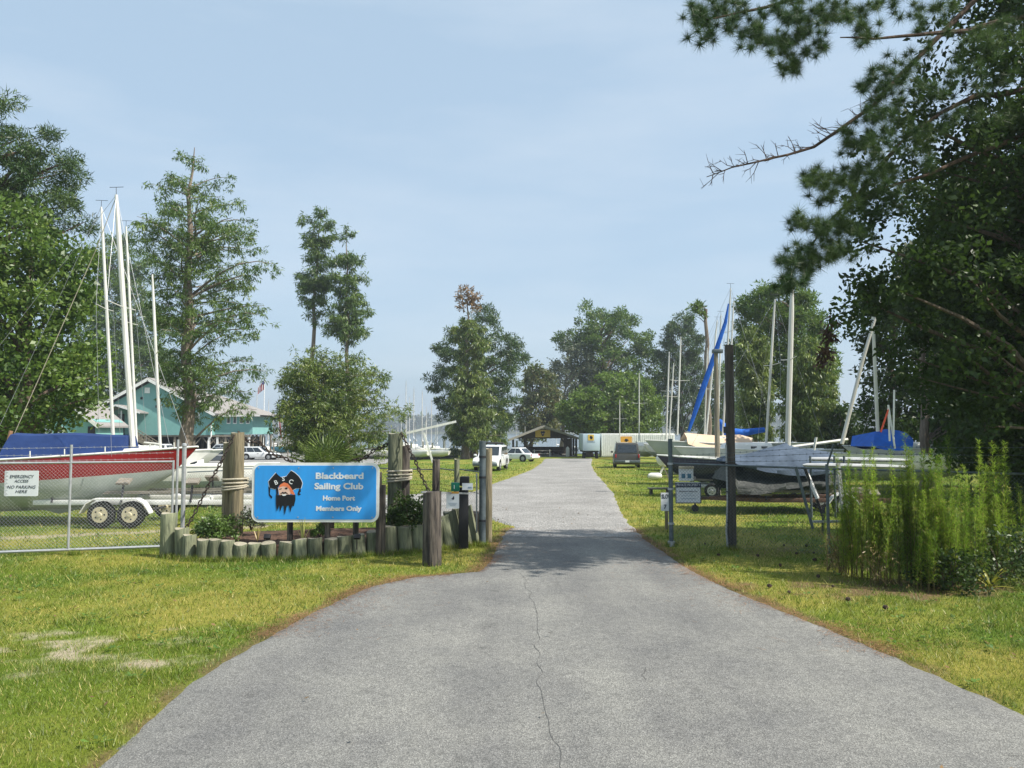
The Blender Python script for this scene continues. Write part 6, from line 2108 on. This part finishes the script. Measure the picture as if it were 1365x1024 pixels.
# ------------------------------------------------------------------ vehicles
def car(name, label, cat, loc, rz, L, W, Ht, paint, kind='suv', wr=.34, rack=False, plate=False):
    t = thing(name, label, cat, loc, rz)
    belt = Ht * .56
    zb = .26
    prof = {'suv': [(-L / 2, zb + .15), (-L / 2 + .03, belt), (L / 2 - 1.35, belt), (L / 2 - .25, belt - .08), (L / 2, belt - .30), (L / 2, zb + .1), (L / 2 - .12, zb), (-L / 2 + .1, zb)],
            'sedan': [(-L / 2, zb + .2), (-L / 2 + .05, belt - .02), (-L / 2 + .95, belt + .03), (L / 2 - 1.3, belt), (L / 2 - .3, belt - .14), (L / 2, belt - .34), (L / 2, zb + .1), (L / 2 - .12, zb), (-L / 2 + .1, zb)],
            'pickup': [(-L / 2, zb + .25), (-L / 2 + .02, belt), (L / 2 - 1.5, belt), (L / 2 - .2, belt - .06), (L / 2, belt - .28), (L / 2, zb + .15), (L / 2 - .12, zb + .05), (-L / 2 + .1, zb + .1)]}[kind]
    mb = MB(); mb.prism(prof, -W / 2, W / 2)
    mb.build('body', paint, t, bevel=.075, segs=3)
    g0, g1, g2, g3 = {'suv': (-L / 2 + .04, -L / 2 + .20, L / 2 - 2.15, L / 2 - 1.25), 'sedan': (-L / 2 + .75, -L / 2 + 1.5, L / 2 - 2.15, L / 2 - 1.3), 'pickup': (-L / 2 + 1.75, -L / 2 + 1.95, L / 2 - 2.2, L / 2 - 1.45)}[kind]
    wi = W / 2 - .06
    wt = W / 2 - (.17 if kind == 'suv' else .24)
    lo = [(g0, -wi, belt - .04), (g3, -wi, belt - .04), (g3, wi, belt - .04), (g0, wi, belt - .04)]
    hi = [(g1, -wt, Ht), (g2, -wt, Ht), (g2, wt, Ht), (g1, wt, Ht)]
    mb = MB(); mb.loft([lo, hi]); mb.build('cabin', paint, t, bevel=.06, segs=3)
    lo, hi = [Vector(p) for p in lo], [Vector(p) for p in hi]
    def pane(a, b_, c, d, nm, u0, u1, v0, v1):
        n_ = (b_ - a).cross(d - a).normalized()
        f = lambda u, v: (a.lerp(b_, u)).lerp(d.lerp(c, u), v)
        P = [f(u0, v0), f(u1, v0), f(u1, v1), f(u0, v1)]
        ctr = (lo[0] + lo[2] + hi[0] + hi[2]) / 4
        if n_.dot(P[0] - ctr) < 0: n_ = -n_
        mb = MB(); mb.loft([[p + n_ * .004 for p in P], [p + n_ * .016 for p in P]]); mb.build(nm, GLASS, t)
    pane(lo[1], lo[2], hi[2], hi[1], 'windscreen', .07, .93, .12, .9)
    pane(lo[0], lo[3], hi[3], hi[0], 'rear_window', .09, .91, .16, .86)
    for a, b_, c, d in ((lo[0], lo[1], hi[1], hi[0]), (lo[3], lo[2], hi[2], hi[3])):
        for u0, u1 in ((.07, .31), (.34, .61), (.64, .92)) if kind == 'suv' else ((.10, .46), (.50, .90)):
            pane(a, b_, c, d, 'side_window', u0, u1, .16, .86)
    ax = (L / 2 - .92, -L / 2 + .98)
    for x in ax:
        for sg in (1, -1):
            wheel_part(t, (x, sg * (W / 2 - .10), wr), wr, .22, GALV, 16)
            mb = MB(); mb.disc((x, sg * (W / 2 - .02), wr + .02), wr * 1.2, (0, 1, 0), .05, 18); mb.build('wheel_arch', BLACK, t)
    mb = MB(); mb.box((L / 2 + .02, 0, zb + .18), (.14, W * .96, .2)); mb.build('front_bumper', paint if kind == 'sedan' else GALVDARK, t, bevel=.03)
    mb = MB(); mb.box((-L / 2 - .02, 0, zb + .24), (.16, W * .97, .2)); mb.build('rear_bumper', paint if kind == 'sedan' else GALVDARK, t, bevel=.03)
    mb = MB(); mb.box((L / 2 - .0, 0, belt - .38), (.06, W * .5, .16)); mb.build('grille', BLACK, t)
    for sg in (1, -1):
        mb = MB(); mb.box((L / 2 - .03, sg * W * .36, belt - .36), (.1, W * .2, .16)); mb.build('headlight', M('lamp glass', (.7, .72, .74), .15, spec=.8), t, bevel=.02)
        mb = MB(); mb.box((-L / 2 + .02, sg * (W / 2 - .12), belt - .16), (.1, .11, .28)); mb.build('tail_light', M('tail lamp red', (.40, .02, .02), .25, spec=.6), t, bevel=.02)
        mb = MB(); mb.box((g3 - .12, sg * (W / 2 + .1), belt + .08), (.14, .2, .16)); mb.build('mirror', paint, t, bevel=.03)
        mb = MB(); mb.box((.1, sg * (W / 2 + .002), belt - .12), (.2, .02, .04)); mb.build('door_handle', BLACK, t)
        if rack:
            mb = MB(); mb.tube([(g1 + .1, sg * (wt - .05), Ht + .06), (g2 - .1, sg * (wt - .05), Ht + .06)], .025, 6); mb.build('roof_rail', BLACK, t)
    if plate:
        mb = MB(); mb.box((-L / 2 - .11, 0, zb + .26), (.012, .32, .15)); mb.build('number_plate', SIGNWHITE, t)
    if kind == 'pickup':
        mb = MB(); mb.box((-L / 2 + .95, 0, belt - .03), (1.5, W - .3, .08)); mb.build('bed_floor', BLACK, t)
    return t
PW = M('white car paint', (.74, .75, .75), .25, (.70, .71, .71), 2, spec=.5, coat=.5)
PT = M('taupe car paint', (.075, .072, .062), .3, (.06, .057, .05), 2, spec=.5, coat=.4, metal=.2)
PD = M('slate car paint', (.06, .075, .09), .3, spec=.5, coat=.4)
PS = M('silver car paint', (.55, .57, .58), .3, spec=.5, coat=.4, metal=.2)
g = gp(838, 624)
car('parked_suv', 'taupe parked suv seen from behind on the grass right of the drive', 'suv', g + Vector((.15, 2.4, 0)), R(84), 4.9, 2.0, 1.92, PT, 'suv', .38, True, True)
g = gp(652, 628)
car('parked_suv', 'white suv facing the gate on the grass left of the drive', 'suv', g + Vector((.1, 2.2, 0)), R(-100), 4.5, 1.8, 1.72, PW, 'suv', .36)
g = gp(688, 615)
car('parked_car', 'white sedan parked behind the white suv left of the drive', 'car', g, R(150), 4.6, 1.85, 1.46, PW, 'sedan')
g = gp(352, 613)
car('parked_car', 'white hatchback parked side on right of the left pilings', 'car', g + Vector((-.5, 0, 0)), R(-3), 4.5, 1.8, 1.52, PW, 'suv')
g = gp(296, 612.5)
car('pickup_truck', 'silver pickup parked below the clubhouse beside the pilings', 'pickup', g, R(182), 5.5, 1.95, 1.82, PS, 'pickup', .4)
g = gp(274, 618)
car('parked_car', 'slate coloured hatchback nosing out beyond the red bow', 'car', g + Vector((.6, .5, 0)), R(215), 4.2, 1.8, 1.5, PD, 'suv')
g = gp(216, 612)
car('pickup_truck', 'white pickup half hidden by the red boat near the stairs', 'pickup', g, R(175), 5.5, 1.95, 1.82, PW, 'pickup', .4)

# ------------------------------------------------------------------ buildings
TEAL = M('teal siding', (.185, .385, .365), .8, (.165, .35, .33), 1.5)
SHINGLE = M('grey shingles', (.30, .285, .27), .9, (.20, .19, .18), 6, bump=.6, bscale=9, stretch=(1, 1, 3))
DECKW = M('weathered stair timber', (.25, .22, .17), .9, (.16, .14, .11), 4)
HY = 112.0
hs = HY / F
ch = thing('clubhouse', 'teal clubhouse on stilts with a white trimmed gable and outside stair', 'building', gx(205, HY))
hl_ = Vector(ch.location)
def hp(px, py, dy=0):
    """a point on the front plane of the house"""
    q = at(px, py, HY)
    return Vector((q.x, HY + dy, q.z)) - hl_
def hpoly(name, pts, d0, d1, mat, par=None):
    P = [hp(*p) for p in pts]
    mb = MB(); mb.prism([(p.x, p.z) for p in P], d0, d1)
    return mb.build(name, mat, par or ch)
hpoly('wall', [(131, 548), (200, 510), (281, 552), (281, 580), (131, 580)], 0, 13, TEAL)
hpoly('wall', [(281, 553), (332, 553), (332, 579), (281, 579)], 1.5, 11, TEAL)
hpoly('beam', [(131, 580.2), (333, 580.2), (333, 582.5), (131, 582.5)], .1, .5, DECKW)
for (a, b_) in (((200, 505.5), (124, 548)), ((200, 505.5), (289, 553))):
    P, Q = hp(*a), hp(*b_)
    mb = MB()
    n_ = Vector((-(Q - P).z, 0, (Q - P).x)).normalized()
    if n_.z < 0: n_ = -n_
    mb.loft([[P + Vector((0, -.75, 0)), P + Vector((0, 13.5, 0)), Q + Vector((0, 13.5, 0)), Q + Vector((0, -.75, 0))], [P + n_ * .22 + Vector((0, -.75, 0)), P + n_ * .22 + Vector((0, 13.5, 0)), Q + n_ * .22 + Vector((0, 13.5, 0)), Q + n_ * .22 + Vector((0, -.75, 0))]])
    mb.build('roof', SHINGLE, ch)
    mb = MB(); mb.bar(P + Vector((0, -.78, -.08)), Q + Vector((0, -.78, -.08)), .06, .38); mb.build('barge_board', WHITEP, ch)
# wing roof
A_, B__, C_ = hp(262, 521, 6), hp(312, 538, 6), hp(344, 553, .9)
D_ = hp(268, 553.5, .9)
mb = MB()
e0, e1, e2, e3 = D_, C_, Vector((C_.x, 11.6, C_.z)), Vector((D_.x, 11.6, D_.z))
mb.add([e0, e1, e2, e3, A_, B__], [(0, 1, 5, 4), (1, 2, 5), (2, 3, 4, 5)])
mb.add([p - Vector((0, 0, .2)) for p in (e0, e1, e2, e3)], [(0, 1, 2, 3)])
mb.build('roof', SHINGLE, ch)
mb = MB(); mb.bar(e0 - Vector((0, .03, .1)), e1 - Vector((0, .03, .1)), .06, .22); mb.build('gutter', WHITEP, ch)
def hwin(x0, y0, x1, y1, d=0.0, mun=True):
    P, Q = hp(x0, y0), hp(x1, y1)
    cx, cz, w, h = (P.x + Q.x) / 2, (P.z + Q.z) / 2, abs(Q.x - P.x), abs(P.z - Q.z)
    mb = MB(); mb.box((cx, d - .02, cz), (w, .10, h)); f = mb.build('window', WHITEP, ch)
    mb = MB(); mb.box((cx, d - .085, cz), (w * .74, .03, h * .78)); mb.build('pane', GLASS, f)
    if mun:
        mb = MB(); mb.box((cx, d - .105, cz), (w * .74, .02, .07)); mb.build('sash_bar', WHITEP, f)
hwin(140, 552, 149, 568); hwin(255, 550, 266, 562)
for x in (297.5, 306, 315, 323.5):
    hwin(x, 553.5, x + 4.6, 565, 1.5, False)
P = hp(196.5, 520.5); mb = MB(); mb.box((P.x, -.03, P.z), (7 * hs, .1, 7.5 * hs)); mb.build('gable_vent', WHITEP, ch)
for px in (197, 217):
    P = hp(px - 8, 531 if px < 200 else 542); mb = MB(); mb.box((P.x, -.08, P.z), (.25, .2, .35)); mb.build('lamp', BLACK, ch, bevel=.03)
# porch with roof, door, stair
hpoly('door', [(157, 552), (166, 552), (166, 580), (157, 580)], -.06, -.01, BLACK)
for x in (150, 172):
    P, Q = hp(x, 548), hp(x, 580); mb = MB(); mb.box((P.x, -2.2, (P.z + Q.z) / 2), (.14, .14, P.z - Q.z)); mb.build('porch_post', WHITEP, ch)
for a, b_ in (((166, 541.5), (148, 550)), ((166, 541.5), (198, 551.5))):
    P, Q = hp(*a), hp(*b_)
    mb = MB(); mb.loft([[P + Vector((0, -2.6, 0)), P + Vector((0, -.0, 0)), Q + Vector((0, -.0, 0)), Q + Vector((0, -2.6, 0))], [p + Vector((0, 0, .16)) for p in (P + Vector((0, -2.6, 0)), P, Q, Q + Vector((0, -2.6, 0)))]]); mb.build('porch_roof', SHINGLE, ch)
    mb = MB(); mb.bar(P + Vector((0, -2.63, .05)), Q + Vector((0, -2.63, .05)), .05, .22); mb.build('barge_board', WHITEP, ch)
S0, S1 = hp(186, 580), hp(222, 602)
ns_ = 13
mb = MB(); mb.box(((hp(148, 580).x + S0.x) / 2, -1.3, S0.z - .1), (S0.x - hp(148, 580).x, 2.6, .2)); mb.build('porch_floor', DECKW, ch)
for k in range(ns_):
    c = S0.lerp(S1, (k + .5) / ns_); mb = MB(); mb.box((c.x, -1.9, c.z), (.34, 1.2, .06)); mb.build('step', DECKW, ch)
for yy in (-1.25, -2.55):
    mb = MB(); mb.bar(S0 + Vector((0, yy, -.1)), S1 + Vector((0, yy, -.1)), .08, .3); mb.build('stringer', DECKW, ch)
    mb = MB(); mb.bar(S0 + Vector((0, yy, .95)), S1 + Vector((0, yy, .95)), .09, .09); mb.build('handrail', DECKW, ch)
    mb = MB(); mb.bar(S0 + Vector((0, yy, .5)), S1 + Vector((0, yy, .5)), .06, .07); mb.build('handrail', DECKW, ch)
    for k in range(9):
        c = S0.lerp(S1, k / 8); mb = MB(); mb.box((c.x, yy, c.z + .42), (.07, .07, 1.1)); mb.build('baluster', DECKW, ch)
# stilts and braces
zg = -.05
for i, px in enumerate((133, 152, 172, 192, 212, 232, 258, 278, 289, 300, 310, 320, 331)):
    for dd in (.3, 5.5, 10.5):
        P = hp(px, 582); mb = MB(); mb.box((P.x, dd, P.z / 2 + zg), (.26, .26, P.z + .5)); mb.build('stilt', WHITEP if (px in (278, 289, 331) and dd < 1) else DECKW, ch)
    if dd and i > 5:
        P = hp(px, 583)
        for sg in (-1, 1):
            mb = MB(); mb.bar((P.x, .3, P.z - 1.2), (P.x + sg * .95, .3, P.z - .05), .12, .12); mb.build('brace', DECKW, ch)
mb = MB(); mb.box(((hp(131, 0).x + hp(332, 0).x) / 2, 11.4, 1.3), (hp(332, 0).x - hp(131, 0).x, .2, 3.0)); mb.build('back_sheet', M('dark undercroft sheet', (.05, .05, .045), .9), ch)  # dark sheet across the back of the undercroft
mb = MB(); P = hp(283, 583); mb.tube([P + Vector((-.1, -.2, 1.8)), P + Vector((-.1, -.2, .1)), P + Vector((-.5, -.2, -.5)), P + Vector((-.5, -.2, -2.2))], .1, 6); mb.build('downpipe', WHITEP, ch)
# small gabled shed left
sh = thing('boat_shed', 'small teal gabled outbuilding behind the blue cover and trees', 'building', gx(96, 100))
sl = Vector(sh.location)
def sp(px, py):
    q = at(px, py, 100) - sl; return q
P = [sp(*p) for p in ((70, 562), (94, 541), (128, 562), (128, 600), (70, 600))]
mb = MB(); mb.prism([(p.x, p.z) for p in P], 0, 7); mb.build('wall', TEAL, sh)
for a, b_ in (((94, 538.5), (62, 566)), ((94, 538.5), (134, 570))):
    p, q = sp(*a), sp(*b_)
    mb = MB(); mb.loft([[p + Vector((0, -.5, 0)), p + Vector((0, 7.5, 0)), q + Vector((0, 7.5, 0)), q + Vector((0, -.5, 0))], [v + Vector((0, 0, .22)) for v in (p + Vector((0, -.5, 0)), p + Vector((0, 7.5, 0)), q + Vector((0, 7.5, 0)), q + Vector((0, -.5, 0)))]]); mb.build('roof', SHINGLE, sh)
    mb = MB(); mb.bar(p + Vector((0, -.53, .05)), q + Vector((0, -.53, .05)), .05, .4); mb.build('barge_board', WHITEP, sh)
p = sp(80, 573); mb = MB(); mb.box((p.x, -.03, p.z), (.75, .1, .8)); f = mb.build('window', WHITEP, sh)
mb = MB(); mb.box((p.x, -.09, p.z), (.5, .03, .55)); mb.build('pane', GLASS, f)
p = sp(122, 577); mb = MB(); mb.box((p.x, -.03, p.z), (.9, .1, 1.6)); mb.build('door', BLACK, sh)
# flag pole
p = gx(352, 120)
t = thing('flag_pole', 'white flag pole with a limp striped flag right of the clubhouse', 'flag pole', p)
zt_ = at(0, 503, 120).z - p.z
mb = MB(); mb.tube([(0, 0, 0), (0, 0, zt_)], [.07, .05], 8); mb.build('pole', WHITEP, t, smooth=True)
FR, FW, FB = M('flag red', (.45, .03, .05), .8), M('flag white', (.7, .68, .66), .8), M('flag blue', (.03, .05, .2), .8)
for k in range(7):
    x0 = -.08 - .13 * k
    mb = MB(); mb.loft([[(x0, .05 * math.sin(k), zt_ - .5 - .16 * k), (x0 - .14, .06 * math.cos(k * 2), zt_ - .66 - .16 * k)], [(x0, .05 * math.cos(k), zt_ - 1.9 - .10 * k), (x0 - .14, .05, zt_ - 2.0 - .10 * k)]], False, False)
    mb.build('flag_fold', FR if k % 2 == 0 else FW, t)
mb = MB(); mb.box((-.2, -.07, zt_ - .85), (.22, .03, .55)); mb.build('flag_canton', FB, t)

# pavilion
PYY = 114.0
pv_ = thing('open_pavilion', 'dark open sided pavilion with a yellow pirate board in its gable', 'building', gx(726, PYY))
pl2 = Vector(pv_.location)
def pp_(px, py):
    return at(px, py, PYY) - pl2
PWD = M('dark stained timber', (.075, .06, .05), .85, (.045, .038, .032), 4)
PROOF = M('faded tin roof', (.26, .25, .225), .7, (.20, .19, .17), 3)
for a, b_ in (((725, 569), (677, 588)), ((725, 569), (772, 585.5))):
    p, q = pp_(*a), pp_(*b_)
    mb = MB(); mb.loft([[p + Vector((0, -.6, 0)), p + Vector((0, 11, 0)), q + Vector((0, 11, 0)), q + Vector((0, -.6, 0))], [v + Vector((0, 0, .16)) for v in (p + Vector((0, -.6, 0)), p + Vector((0, 11, 0)), q + Vector((0, 11, 0)), q + Vector((0, -.6, 0)))]]); mb.build('roof', PROOF, pv_)
    mb = MB(); mb.bar(p + Vector((0, -.63, .06)), q + Vector((0, -.63, .06)), .06, .28); mb.build('barge_board', M('pale fascia', (.42, .40, .35), .8), pv_)
P = [pp_(*p) for p in ((683, 585), (725, 571.5), (768, 584), (740, 584.5), (712, 584.5))]
mb = MB(); mb.prism([(p.x, p.z) for p in P], 0, .12); mb.build('gable_wall', PWD, pv_)
for px in (684, 701, 760, 768):
    for dd in (.1, 5, 10):
        p = pp_(px, 585); mb = MB(); mb.box((p.x, dd, p.z / 2), (.3 if px != 760 else .55, .3, p.z)); mb.build('post', PWD, pv_)
for a, b_ in (((703, 596), (712, 585)), ((758, 596), (748, 585))):
    mb = MB(); mb.bar(pp_(*a) + Vector((0, .1, 0)), pp_(*b_) + Vector((0, .1, 0)), .2, .25); mb.build('brace', PWD, pv_)
p0, p1 = pp_(713.5, 573), pp_(733.5, 583)
mb = MB(); mb.box(((p0.x + p1.x) / 2, -.1, (p0.z + p1.z) / 2), (p1.x - p0.x, .08, p0.z - p1.z)); bd = mb.build('club_board', M('board yellow', (.72, .47, .07), .6), pv_)
cx_, cz_ = (p0.x + p1.x) / 2, (p0.z + p1.z) / 2
mb = MB(); mb.prism([(cx_ - .32, cz_ + .12), (cx_ - .2, cz_ + .38), (cx_, cz_ + .28), (cx_ + .2, cz_ + .4), (cx_ + .34, cz_ + .12), (cx_ + .2, cz_ + .02), (cx_ + .2, cz_ - .22), (cx_, cz_ - .4), (cx_ - .18, cz_ - .24), (cx_ - .2, cz_)], -.17, -.145); mb.build('emblem', BLACKP, bd)
mb = MB(); mb.prism([(cx_ - .1, cz_ + .02), (cx_ + .1, cz_ + .02), (cx_ + .08, cz_ - .1), (cx_ - .08, cz_ - .1)], -.18, -.172); mb.build('emblem_face', SKIN, bd)
mb = MB(); mb.box((0, 5, .04), (9.4, 11, .08)); mb.build('slab', M('concrete slab', (.30, .29, .27), .9), pv_)
mb = MB(); mb.box((0, 10.6, .6), (9.0, .12, 1.2)); mb.build('rear_railing', PWD, pv_)
pt0 = None
for k, (px, dy) in enumerate(((706, 2.5), (722, 3), (742, 2.5), (752, 6), (714, 6.5), (732, 6.5))):
    c = gx(px, PYY + dy) + Vector((0, 0, .08))
    if pt0 is None:
        pt0 = thing('picnic_table', 'dark picnic table standing under the open pavilion roof', 'picnic table', c, 0, 'picnic tables in the pavilion')
        mb = MB(); mb.box((0, 0, .75), (1.8, .75, .06)); mb.build('tabletop', PWD, pt0)
        for sy in (-.65, .65):
            mb = MB(); mb.box((0, sy, .45), (1.8, .28, .05)); mb.build('bench_seat', PWD, pt0)
        for sx in (-.65, .65):
            mb = MB(); mb.bar((sx, -.6, 0), (sx, .25, .74), .1, .05); mb.bar((sx, .6, 0), (sx, -.25, .74), .1, .05); mb.build('trestle', PWD, pt0)
    else:
        dup(pt0, c, rng.uniform(-.1, .1))
g0_ = gx(722, PYY - 1.5)
t = thing('rail_fence', 'short pale rail fence before the open pavilion', 'fence', g0_)
for z in (.45, .85):
    mb = MB(); mb.bar((-1.3, 0, z), (1.4, 0, z), .05, .09); mb.build('rail', M('pale rail', (.45, .42, .38), .8), t)
for sx in (-1.05, 1.15):
    mb = MB(); mb.box((sx, .03, .5), (.1, .08, 1.0)); mb.build('post', WHITEP, t)
p = gx(756.5, PYY - 1.2)
t = thing('propane_tank', 'white upright tank beside the right post of the pavilion', 'tank', p)
mb = MB(); mb.tube([(0, 0, 0), (0, 0, .1), (0, 0, 1.15), (0, 0, 1.32), (0, 0, 1.4)], [.2, .25, .25, .17, .05], 12); mb.build('vessel', WHITEP, t, smooth=True)
mb = MB(); mb.tube([(0, 0, 1.38), (0, 0, 1.5)], .07, 8); mb.build('valve', GALV, t)

# white box trailers
YB = 98.0
g = gx(788, YB)
t = thing('box_trailer', 'pale blue grey box trailer seen end on with a yellow pirate badge', 'trailer', g)
k_ = YB / F
zt_, zb_ = at(0, 578.5, YB).z - g.z, at(0, 601, YB).z - g.z
mb = MB(); mb.box((0, 3, (zt_ + zb_) / 2), (22.5 * k_, 6, zt_ - zb_)); mb.build('body', M('pale blue panel', (.46, .56, .62), .5, (.42, .52, .58), 2), t, bevel=.05)
mb = MB(); mb.box((0, 3, zb_ - .12), (20 * k_, 5.6, .2)); mb.build('chassis', BLACK, t)
for sx in (-.8, .8):
    for yy in (.9, 2.2):
        mb = MB(); mb.disc((sx, yy, .36), .36, (1, 0, 0), .25, 14); mb.build('wheel', RUBBER, t)
mb = MB(); mb.box((-.05, -.02, zt_ - .45), (.72, .03, .72)); b_ = mb.build('badge', M('board yellow', (0, 0, 0)), t)
mb = MB(); mb.prism([(-.22, zt_ - .4), (-.1, zt_ - .2), (.05, zt_ - .28), (.18, zt_ - .4), (.1, zt_ - .65), (-.1, zt_ - .65)], -.05, -.037); mb.build('emblem', BLACKP, b_)
mb = MB(); mb.box((-.05, -.008, zt_ - 1.0), (1.0, .012, .14)); mb.build('lettering', M('faded print', (0, 0, 0)), t)
g = gx(850, YB + .5)
t = thing('white_container', 'long white ribbed container beside the pale box trailer', 'container', g)
w = 98 * k_
zt_ = at(0, 578, YB).z - g.z
mb = MB(); mb.box((0, 1.2, zt_ / 2 + .12), (w, 2.4, zt_ - .24)); mb.build('body', WHITEP, t, bevel=.03)
for k in range(36):
    mb = MB(); mb.box((-w / 2 + .15 + (w - .3) * k / 35, -.015, zt_ / 2 + .12), (.10, .05, zt_ - .5)); mb.build('rib', WHITEP, t)
P = at(835.5, 587, YB) - g
mb = MB(); mb.box((P.x, -.07, P.z), (15 * k_, .05, 10 * k_)); b_ = mb.build('club_board', M('board orange yellow', (.75, .38, .05), .6), t)
mb = MB(); mb.prism([(P.x - .25, P.z), (P.x - .1, P.z + .2), (P.x + .15, P.z + .16), (P.x + .3, P.z - .05), (P.x, P.z - .2)], -.115, -.1); mb.build('emblem', BLACKP, b_)
